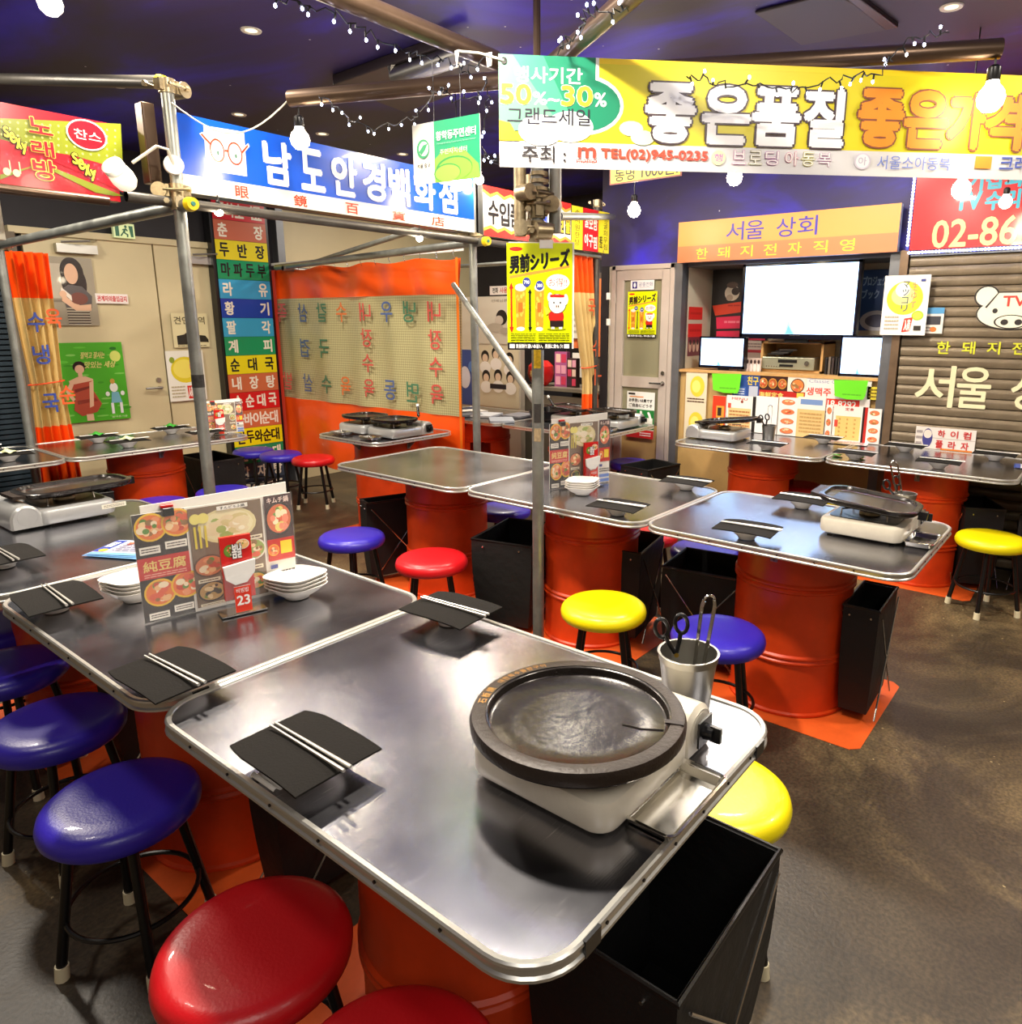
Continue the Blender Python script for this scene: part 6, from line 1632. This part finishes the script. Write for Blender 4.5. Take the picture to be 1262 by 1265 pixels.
def dp_(name, lab, l, tp, r, b, draw, group=None, off=.03, pm=PRG): return wall_sign(name, lab, DX - off, l, tp, r, b, draw, th=.0015, cat='poster', back=(230, 230, 210), partname='poster_print', pm=pm, group=group)
def f(P): P.rect(0, 0, 1, 1, (232, 232, 232)); P.rect(.08, .15, .28, .85, (40, 50, 130)); P.ell(.18, .5, .05, .25, (240, 240, 246)); P.text('공중전화', .36, .22, .95, .66, (120, 126, 160), .0); P.rect(.4, .74, .9, .78, (180, 180, 190))
t_, _, _ = dp_('phone_sign', 'small white public telephone sign at the top of the aluminium door', 779, 346, 808, 358, f); t_['category'] = 'sign'
dp_('drinks_poster', 'smaller acid yellow drinks poster on the aluminium door', 775, 360, 811, 417, drinks_poster, 'acid yellow drinks posters')
def f(P):
    P.rect(0, 0, 1, 1, (236, 236, 230)); P.rect(.05, .03, .3, .07, (40, 40, 40)); P.rect(.1, .10, .6, .12, (230, 140, 40)); P.text('お手洗いは奥です', .08, .15, .92, .22, (30, 30, 30), .03); P.text('ご自由にどうぞ', .08, .26, .92, .33, (30, 30, 30), .03); P.rect(0, .38, 1, .80, (30, 120, 50)); P.text('い', .5, .42, .9, .66, (244, 244, 240), .06); P.rect(.55, .55, .95, .76, (230, 230, 220)); P.rect(0, .82, 1, 1, (200, 50, 50)); P.ell(.7, .91, .28, .08, (214, 40, 40)); P.lines(.5, .86, .9, .96, 2, (250, 240, 240))
dp_('poster', 'green and white notice low on the aluminium door', 774, 484, 808, 541, f)
# pale switch boxes on farther post
for zp in (366, 398): 
    q = aty(744, zp, 4.1); o_ = part('switch_box', None, lambda m: m.box((0, 0, 0), (.03, .02, .05)), WPL, smooth=False, bev=.003); o_.location = q + Vector((.02, -.04, 0)); tag(o_, ('upper' if zp < 380 else 'lower') + ' pale switch box on the farther scaffold post', 'switch')

# ================================================================== back room
sbox('wall_alcove_board', (7.62, 4.2, F0), (7.70, 5.66, .6), mat('brown_board', (70, 58, 48), .6))
sbox('wall_partition', (6.62, 5.70, F0), (6.70, Y1, .30), CREAM2)
def rm(name, lab, l, tp, r, b, draw, x=6.61, cat='poster'): return wall_sign(name, lab, x, l, tp, r, b, draw, th=.002, cat=cat, back=(220, 214, 200), partname='poster_print')
def f(P): P.rect(0, 0, 1, 1, (206, 200, 182)); P.text('선배님콘서트', .38, .06, .95, .12, (110, 100, 90), .0); P.ell(.62, .44, .13, .16, (34, 30, 28)); P.ell(.56, .50, .10, .10, (196, 186, 170)); P.ell(.46, .66, .2, .10, (176, 166, 148)); P.ell(.7, .72, .12, .07, (166, 156, 140))
rm('poster', 'pale sketch poster with a dark haired head behind the thin post', 588, 366, 640, 425, f)
def f(P):
    P.rect(0, 0, 1, 1, (214, 204, 174))
    for u, v in ((.18, .18), (.45, .12), (.78, .2), (.2, .5), (.5, .48), (.8, .5)): P.ell(u, v, .10, .10, (30, 26, 26)); P.ell(u, v + .03, .07, .07, (226, 200, 170)); P.ell(u, v + .18, .14, .10, (240, 236, 226)); 
    P.rect(.3, .62, .7, .70, (34, 32, 40))
rm('poster', 'group portrait poster with six people below the sketch poster', 591, 427, 641, 503, f)
def f(P): P.rect(0, 0, 1, 1, (60, 80, 150)); P.ell(.3, .5, .3, .2, (226, 226, 236)); P.ell(.7, .3, .2, .1, (90, 130, 200))
rm('poster', 'blue poster between curtain edge and thin post', 568, 432, 590, 500, f)
def f(P): P.rect(0, 0, 1, 1, (236, 230, 220)); P.text('전화', .1, .2, .3, .8, (40, 40, 40), .02); P.text('사용금지', .36, .2, .9, .8, (206, 70, 60), .02)
rm('notice', 'small white notice at the top of the back partition', 605, 353, 640, 364, f, cat='notice')
dk = U(6.95, 4.5)
GREYD = mat('grey_desk', (128, 120, 104), .5, .2)
t = thing('metal_desk', 'grey metal desk in the back room', 'desk', U(7.25, 5.25, F0))
part('desk_top', None, lambda m: m.box((0, 0, (1.92 - .80) * S), (.5, 1.1, .03)), GREYD, t, smooth=False); part('front_panel', None, lambda m: m.box((-.22, 0, .40), (.02, 1.06, .8)), GREYD, t, smooth=False)
for i in range(2): part('drawer', None, lambda m: m.box((-.235, -.3 + .5 * i, .62), (.012, .42, .2)), mat('desk_drawer', (112, 104, 92), .4, .3), t, smooth=False)
zd = TH + .16 + .0
zd = (1.92 - .80) * S + .016
q = atx(668, 470, 7.05)
t = thing('red_lantern', 'round red lantern on the desk in the back room', 'lantern', (q.x, q.y, zd)); 
part('globe', None, lambda m: m.lathe([(0, .0), (.06, .005), (.11, .05), (.13, .12), (.12, .19), (.07, .24), (.0, .245)], 24), RED, t)
P = Print(.06, .07); P.text('祝', .1, .1, .9, .9, (236, 206, 120), .03); P.obj('mark', PR, t, (-.133, .03, .09), (0, 0, RX))
for i, (l, tp, r, b, c_) in enumerate(((685, 433, 700, 476, (170, 90, 140)), (700, 440, 712, 476, (60, 40, 40)))):
    o, w, h = on_x(7.1, l, tp, r, b); P = Print(w, h, th=.05, back=c_); P.rect(0, 0, 1, 1, c_)
    for a_ in range(3):
        for b__ in range(2): P.rect(.1 + .45 * b__, .06 + .32 * a_, .48 + .45 * b__, .30 + .32 * a_, random.choice([(226, 160, 180), (60, 40, 60), (230, 200, 180), (200, 60, 90)]))
    t = thing('magazine_rack', ('pink picture rack beside the red lantern', 'dark picture rack behind the tied curtain')[i], 'rack', (o.x, o.y, zd), RX); P.obj('rack_face', PR, t)
def f(P): P.rect(0, 0, 1, 1, (226, 222, 210)); P.poly([(.3, .9), (.4, .7), (.8, .5), (.8, .54), (.45, .74), (.36, .92)], (120, 120, 110))
wall_sign('paper_sheet', 'white sheet on a black board left of the tied curtain', 7.58, 707, 436, 721, 466, f, th=.002, cat='paper')
wall_sign('black_board', 'black board behind the white sheet in the back room', 7.61, 701, 430, 722, 480, lambda P: P.rect(0, 0, 1, 1, (22, 20, 20)), th=.02, cat='board')
def f(P): P.rect(0, 0, 1, 1, (206, 196, 176)); P.lines(.1, .1, .9, .9, 5, (150, 140, 120))
wall_sign('paper_sheet', 'hanging receipts between poster and tied curtain', 7.58, 705, 372, 716, 418, f, th=.002, cat='paper')
wall_sign('orange_cloth', 'orange cloth hanging behind the drinks poster in the back room', 7.61, 700, 345, 745, 440, lambda P: (P.rect(0, 0, 1, 1, (206, 110, 60)), P.rect(.3, .1, .5, .9, (180, 80, 40)), P.rect(.6, .0, .7, 1, (226, 196, 170))), th=.003, cat='cloth', back=(200, 100, 60))
# papers on the back table
for i, (x, y, rz, c_) in enumerate(((5.7, 5.4, .3, (190, 192, 196)), (5.5, 5.0, .8, (160, 166, 176)), (5.8, 5.75, -.2, (206, 200, 190)), (5.9, 5.1, .1, (120, 120, 126)), (5.6, 5.6, 1.2, (84, 86, 92)))):
    c = U(x, y); o_ = part('paper_stack', None, lambda m: m.box((0, 0, .008), (.25, .19, .016)), mat('stackpaper%d' % i, c_, .5), smooth=False); o_.location = (c.x, c.y, TH + .001); o_.rotation_euler = (0, 0, rz)
    tag(o_, ('light grey paper stack in the middle of', 'bluish papers at the near corner of', 'cream papers on the far left of', 'grey folder on the right of', 'dark folder at the rear of')[i] + ' the back room table', 'papers', 'papers on the back room table')
t = thing('black_basket', 'black wire basket on the back room table', 'basket', U(5.95, 4.72, -1), .2)
part('basket_wall', None, lambda m: m.sweep(rrect(.34, .24, .04, 5), [(-.03, .003), (0, .075), (.004, .078), (-.004, .078), (-.034, .004)]), BLK, t); part('basket_floor', None, lambda m: m.prism(rpoly(.28, .18, .03, 4), .0, .003), BLK, t, smooth=False)

# ================================================================== curtains
CXX = 4.75
cz0, cz1 = -1.62, .56
def cur(v0, v1, wav=.018):
    yA_, yB_ = 4.80 * S, 7.78 * S
    return lambda m: m.grid(90, 10, lambda u, v: (CXX * S + wav * math.sin(u * 34 + .5 * math.sin(u * 9)) * (.55 + .45 * (1 - v)) + .012 * math.sin(u * 11 + v * 3), yB_ + (yA_ - yB_) * u, zz(v0 + (v1 - v0) * v) + (.012 * math.sin(u * 25) if v1 > .5 and v > .99 else 0)))
t = thing('vinyl_curtain', 'wide orange vinyl curtain with a pale see-through lettered band', 'curtain', (0, 0, 0))
mid = bpy.data.materials.new('mesh_vinyl'); mid.use_nodes = True
nt = mid.node_tree; b_ = nt.nodes['Principled BSDF']; b_.inputs['Base Color'].default_value = L3((178, 168, 124)); b_.inputs['Roughness'].default_value = .35; b_.inputs['Alpha'].default_value = .93
tc = nt.nodes.new('ShaderNodeTexCoord'); mp = nt.nodes.new('ShaderNodeMapping'); mp.inputs['Rotation'].default_value = (R(45), 0, 0); mp.inputs['Scale'].default_value = (1, 75, 75)
ck = nt.nodes.new('ShaderNodeTexChecker'); ck.inputs['Scale'].default_value = 1; ck.inputs['Color1'].default_value = L3((196, 188, 140)); ck.inputs['Color2'].default_value = L3((160, 152, 108))
nt.links.new(tc.outputs['Object'], mp.inputs[0]); nt.links.new(mp.outputs[0], ck.inputs[0]); nt.links.new(ck.outputs[0], b_.inputs['Base Color'])
zA, zB = .245, -.87
part('top_band', None, cur(zA, cz1), ORV, t); part('lettered_band', None, cur(zB, zA), mid, t); part('bottom_band', None, cur(cz0, zB), ORV, t)
part('edge_hem', None, lambda m: m.grid(2, 20, lambda u, v: (CXX * S - .012, 4.80 * S + .0 + u * .025, zz(cz0 + (cz1 - cz0) * v))), mat('hem_orange', (236, 120, 30), .4), t)
part('edge_hem', None, lambda m: m.grid(2, 20, lambda u, v: (CXX * S - .02, 7.78 * S - u * .05, zz(cz0 + (cz1 - cz0) * v))), mat('hem_red', (226, 70, 50), .4), t)
cols = [(357, '족발', (206, 90, 80)), (382, '삼겹살', (80, 100, 140)), (405, '칼국수', (70, 120, 90)), (429, '수육', (226, 120, 60)), (458, '내장수육', (206, 84, 76)), (484, '우동', (80, 100, 150)), (512, '냉면', (70, 120, 90)), (542, '내장수육', (206, 84, 76))]
yl, yr_ = 7.7, 4.85
for px, wd, c_ in cols:
    yc = atx(px, 440, CXX).y; hh = .15 if len(wd) < 4 else .14
    zt0, zb0 = zz(.17), zz(-.75)
    n = len(wd)
    for i, ch in enumerate(wd):
        zc_ = zt0 - .06 - (zt0 - zb0 - .12) * (i / (n - 1))
        P = Print(.135, hh); P.text(ch, 1, 0, 0, 1, c_, .012)
        P.obj('letter', PR, t, (CXX * S - .034, yc + .0675, zc_ - hh / 2), (0, 0, RX))
rail = thing('curtain_rail', 'pale curtain rail with hooks along the orange curtain', 'rail', (0, 0, 0))
part('rail', None, lambda m: m.box((CXX * S, (4.75 + 7.8) / 2 * S, zz(cz1) + .05), (.018, 3.05 * S, .022)), WPL, rail, smooth=False)
for i in range(14):
    y = (4.85 + i * .22) * S; part('hook', None, lambda m: m.tube([(CXX * S - .01, y, zz(cz1) + .05), (CXX * S - .016, y + .006, zz(cz1) + .025), (CXX * S - .004, y + .004, zz(cz1) - .01)], .0025, 5), CHROME, rail)
def tied(name, lab, cxf, y, z0, z1, zt, w0, wmid, w1, letters, ax='x', tie=True, bands=(.80, .12), n=16):
    """gathered curtain: cxf(z) centre x (metres) ; hangs in plane y"""
    t = thing(name, lab, 'curtain', (0, 0, 0), group='tied back vinyl curtains')
    def width(z):
        k = (z - z0) / (z1 - z0); kt = (zt - z0) / (z1 - z0)
        return wmid + (w1 - wmid) * max(0, (k - kt) / (1 - kt)) ** .8 if k > kt else wmid + (w0 - wmid) * ((kt - k) / kt) ** .8
    def seg(a, b):
        def fn(u, v):
            z = a + (b - a) * v; w = width(z)
            ang_ = u * 2 * PI * 4.5
            x_, y_ = cxf(z) + (u - .5) * w, y + .028 * math.sin(ang_)
            return (x_, y_, z)
        return lambda m: m.grid(54, 12, fn)
    za, zb = z0 + (z1 - z0) * bands[0], z0 + (z1 - z0) * bands[1]
    part('top_band', None, seg(za, z1), ORV, t); part('lettered_band', None, seg(zb, za), BEIGEV, t); part('bottom_band', None, seg(z0, zb), ORV, t)
    for ch, dx, z, c_ in letters:
        P = Print(.09, .12); P.text(ch, 0, 0, 1, 1, c_, .02); P.obj('letter', PR, t, (cxf(z) + dx, y - .034, z))
    if tie: part('tie_cord', None, lambda m: m.tube([(cxf(zt) + (wmid / 2 + .012) * math.cos(2 * PI * i / 20), y + .04 * math.sin(2 * PI * i / 20), zt + .01 * math.cos(2 * PI * i / 20)) for i in range(20)], .005, 6, closed=True), CORDR, t)
    return t
yc_ = 7.22
xt = aty(32, 315, yc_); xm = aty(60, 472, yc_); xb = aty(72, 560, yc_)
zt1 = aty(30, 311, yc_).z; zb1 = aty(75, 597, yc_).z; zti = aty(55, 473, yc_).z
def cxf(z):
    k = (zt1 - z) / (zt1 - zb1); return xt.x + (xb.x - xt.x) * k * 1.0
wt1 = aty(60, 315, yc_).x - aty(4, 315, yc_).x; wm1 = aty(78, 472, yc_).x - aty(38, 472, yc_).x; wb1 = aty(97, 570, yc_).x - aty(46, 570, yc_).x
kA = (aty(30, 368, yc_).z - zb1) / (zt1 - zb1); kB = (aty(70, 526, yc_).z - zb1) / (zt1 - zb1)
BL_, OR_ = (50, 70, 150), (220, 90, 40)
tied('vinyl_curtain', 'orange and cream vinyl curtain tied back at the far left', cxf, yc_ * S, zb1, zt1, zti, wb1, wm1, wt1,
     [('수', -.06, aty(30, 410, yc_).z, BL_), ('육', .04, aty(55, 405, yc_).z, OR_), ('냉', -.06, aty(35, 450, yc_).z, BL_), ('순', .05, aty(60, 500, yc_).z, OR_), ('국', -.05, aty(45, 510, yc_).z, BL_)], bands=(kA, kB))
yc2 = 4.18
x2t = aty(721, 320, yc2); z2t = aty(722, 317, yc2).z; z2b = aty(730, 560, yc2).z; z2i = aty(735, 452, yc2).z
def cx2(z):
    k = (z2t - z) / (z2t - z2b); return x2t.x - .03 + .14 * min(1, k * 1.6)
tied('vinyl_curtain', 'orange and cream vinyl curtain tied beside the aluminium door', cx2, yc2 * S, z2b, z2t, z2i, .20, .16, .30, [('국', -.02, aty(733, 390, yc2).z, OR_), ('수', 0, aty(733, 440, yc2).z, OR_), ('ㅏ', 0, aty(733, 475, yc2).z, OR_)], bands=((aty(725, 362, yc2).z - z2b) / (z2t - z2b), (aty(730, 486, yc2).z - z2b) / (z2t - z2b)))

# ================================================================== left wall posters and the word stack sign
def lw(name, lab, l, tp, r, b, draw, th=.002, cat='poster', y=None, pm=PRG, off=.0, tri=None, group=None):
    yy = YL - .09 - off
    o, w, h = on_y(yy, l, tp, r, b)
    P = Print(w, h, th=th, back=(220, 214, 200)); draw(P); t = thing(name, lab, cat, o, 0, group); P.obj('poster_print', pm, t); return t, w, h
SK, HR = (226, 182, 150), (40, 26, 24)
def f(P):
    P.rect(0, 0, 1, 1, (160, 150, 130)); P.rect(.04, .1, .3, .6, (190, 180, 160)); P.rect(.04, .62, .5, .66, (130, 120, 104))
    P.ell(.52, .22, .26, .22, HR, 24); P.ell(.42, .36, .16, .2, HR); P.ell(.66, .38, .16, .22, HR); P.ell(.50, .24, .15, .15, SK, 24)
    for v in (.74, .78, .82, .86, .90, .94, .98): P.rect(.30, v - .02, .80, v, (84, 74, 66)); P.rect(.30, v, .80, v + .012, (200, 190, 170))
    P.poly([(.22, .48), (.40, .40), (.70, .42), (.90, .56), (.86, .74), (.30, .74)], (90, 84, 84)); P.poly([(.24, .50), (.36, .60), (.60, .70), (.86, .68), (.84, .78), (.5, .78), (.22, .64)], SK)
    P.ell(.60, .60, .20, .09, (120, 70, 60)); P.poly([(.24, .44), (.44, .56), (.44, .64), (.22, .50)], (236, 226, 210)); P.ell(.26, .54, .08, .05, SK)
lw('poster', 'faded photo poster of a long haired woman hugging something', 62, 318, 118, 402, f)
def f(P):
    P.rect(0, 0, 1, 1, (76, 168, 40))
    for i in range(26): P.ell(random.random() * .9 + .05, random.random() * .9 + .05, random.uniform(.04, .1), random.uniform(.008, .02), random.choice([(96, 190, 56), (60, 146, 34), (130, 200, 90)]), 8)
    P.text('잘먹고 잘사는', .38, .12, .72, .20, (210, 214, 120), .03, (70, 100, 40), .02, slant=.02); P.text('맛있는 세상', .42, .24, .86, .32, (210, 214, 120), .03, (70, 100, 40), .02, slant=.02); P.ell(.88, .18, .08, .07, (206, 216, 110)); P.ell(.86, .08, .05, .02, (40, 110, 40))
    P.ell(.35, .30, .09, .07, HR, 16); P.ell(.35, .26, .04, .025, HR); P.ell(.35, .33, .065, .055, SK, 16); P.rect(.32, .38, .38, .44, SK); P.poly([(.18, .47), (.32, .42), (.42, .42), (.52, .46), (.50, .54), (.20, .54)], SK)
    P.poly([(.20, .52), (.50, .48), (.50, .60), (.60, .78), (.52, .88), (.30, .92), (.20, .84), (.24, .66)], (176, 74, 54)); P.poly([(.24, .58), (.48, .54), (.47, .57), (.25, .62)], (120, 44, 36)); P.poly([(.26, .72), (.52, .70), (.55, .74), (.26, .77)], (140, 52, 40)); P.poly([(.12, .60), (.20, .48), (.24, .52), (.18, .62), (.24, .70), (.20, .73)], SK); P.poly([(.46, .50), (.52, .48), (.48, .80), (.42, .82)], SK); P.rect(.36, .90, .46, .985, SK)
    P.ell(.80, .58, .06, .06, (236, 236, 226)); P.ell(.79, .50, .035, .035, (196, 150, 70)); P.poly([(.76, .64), (.86, .64), (.90, .78), (.74, .78)], (120, 180, 200)); P.rect(.73, .78, .77, .92, (230, 230, 230)); P.rect(.86, .78, .90, .92, (230, 230, 230)); P.ell(.70, .66, .03, .03, (236, 236, 230)); P.ell(.92, .66, .03, .03, (236, 236, 230)); P.text('봄여름가을', .72, .95, .95, .975, (210, 230, 180), 0)
lw('poster', 'bright green poster of a woman in a red dress', 68, 423, 156, 521, f)
def f(P): P.rect(0, 0, 1, 1, (238, 228, 222)); P.text('관계자외출입금지', .05, .22, .95, .78, (206, 60, 60), .03)
lw('notice', 'narrow white notice with red letters right of the faded poster', 118, 363, 158, 375, f, cat='notice')
def f(P): P.rect(0, 0, 1, 1, (226, 216, 170)); P.text('견인지역', .06, .10, .92, .32, (60, 50, 40), .01); P.poly([(.1, .92), (.1, .66), (.3, .62), (.44, .52), (.48, .62), (.52, .80), (.5, .92)], (34, 30, 30)); P.poly([(.56, .84), (.62, .70), (.72, .64), (.9, .66), (.98, .78), (.98, .86)], (30, 28, 28)); P.lines(.1, .93, .9, .98, 1, (110, 100, 80))
lw('notice', 'cream tow zone notice with a black car picture', 213, 387, 257, 429, f, cat='notice')
def f(P):
    P.rect(0, 0, 1, 1, (240, 238, 226)); P.ell(.48, .38, .38, .26, (226, 206, 50), 24); P.ell(.46, .36, .3, .19, (240, 224, 100), 24); P.ell(.78, .66, .12, .07, (150, 196, 40)); P.ell(.15, .18, .07, .06, (140, 160, 50)); P.poly([(.48, .7), (.66, .7), (.64, .96), (.5, .96)], (210, 50, 40)); P.text('入荷', .51, .73, .63, .92, (250, 240, 230), .03)
    P.rect(.74, .84, .92, .94, (46, 40, 38)); P.rect(.76, .05, .88, .09, (80, 90, 150)); P.lines(.06, .68, .42, .94, 4, (190, 180, 150))
    for i, ch in enumerate('生ゆず'): P.text(ch, .60, .08 + .18 * i, .72, .22 + .18 * i, (236, 130, 130), .0)
lw('poster', 'white poster with a yellow fruit on the right cream door leaf', 207, 433, 253, 495, f, group='fruit posters')
# exit sign
o, w, h = on_y(YL - .14, 140, 276, 166, 294)
t = thing('exit_sign', 'small green running man exit sign above the cream doors', 'sign', o)
P = Print(w, h, th=.03, back=(190, 200, 150)); P.rect(0, 0, 1, 1, (206, 220, 160)); P.poly([(.08, .1), (.26, .1), (.26, .9), (.08, .9)], (30, 90, 60)); P.poly([(.72, .15), (.92, .15), (.92, .9), (.8, .9)], (30, 90, 60)); P.ell(.58, .22, .06, .1, (20, 80, 50)); P.poly([(.42, .4), (.6, .32), (.68, .5), (.62, .52), (.56, .45), (.54, .62), (.68, .74), (.66, .92), (.60, .92), (.6, .78), (.46, .66), (.36, .88), (.28, .86), (.42, .62), (.47, .45), (.40, .5)], (20, 80, 50)); P.obj('sign_face', PRL, t)
# word stack sign
rows = [('중화소미료', (206, 34, 44), 1), ('춘장', (196, 104, 76), 1), ('두반장', (226, 208, 30), 0), ('마파두부', (20, 140, 90), 0), ('라유', (48, 158, 206), 1), ('황기', (22, 60, 168), 1), ('팔각', (54, 160, 206), 1), ('계피', (22, 146, 92), 1), ('순대국', (232, 214, 20), 0), ('내장탕', (200, 104, 66), 1), ('순순대국', (206, 30, 34), 1), ('아바이순대', (200, 104, 66), 1), ('만두와순대', (232, 214, 20), 0), ('모듬순대', (20, 132, 86), 1), ('감자탕', (60, 70, 90), 1), ('16.2도', (40, 44, 60), 1)]
yy = YL - .18
tz = aty(292, 250, yy).z; p1 = aty(286, 418, yy); p2 = aty(336, 418, yy)
zr = lambda py: aty(310, py, yy).z
rowh = (zr(299) - zr(506)) / 9.0
xL = aty(264, 350, yy).x; 
xL2 = (aty(270, 350, yy).x); xR2 = aty(333, 350, yy).x
W_ = xR2 - xL2
ztop = zr(299) + rowh * 2
t = thing('word_stack_sign', 'tall sign of stacked coloured rows with Korean food words', 'sign', (xL2, yy * S, ztop - rowh * 16))
Hh = rowh * 16
part('sign_case', None, lambda m: m.box((W_ / 2, .05, Hh / 2), (W_ + .05, .09, Hh + .05)), BLK, t, smooth=False)
for i, (wd, c_, white) in enumerate(rows):
    P = Print(W_, rowh * .985, th=.004, back=c_); P.rect(0, 0, 1, 1, c_)
    n = len(wd); tcx = (240, 232, 214) if white else (28, 26, 26)
    cw = .16 if n > 3 else .17
    for k, ch in enumerate(wd):
        u = .07 + (.86 - cw) * (k / max(1, n - 1)); P.text(ch, u, .16, u + cw, .84, tcx, .035)
    o_ = P.obj('sign_row', PRG, t, (0, -.004, Hh - rowh * (i + 1))); o_['label'] = 'row reading ' + wd
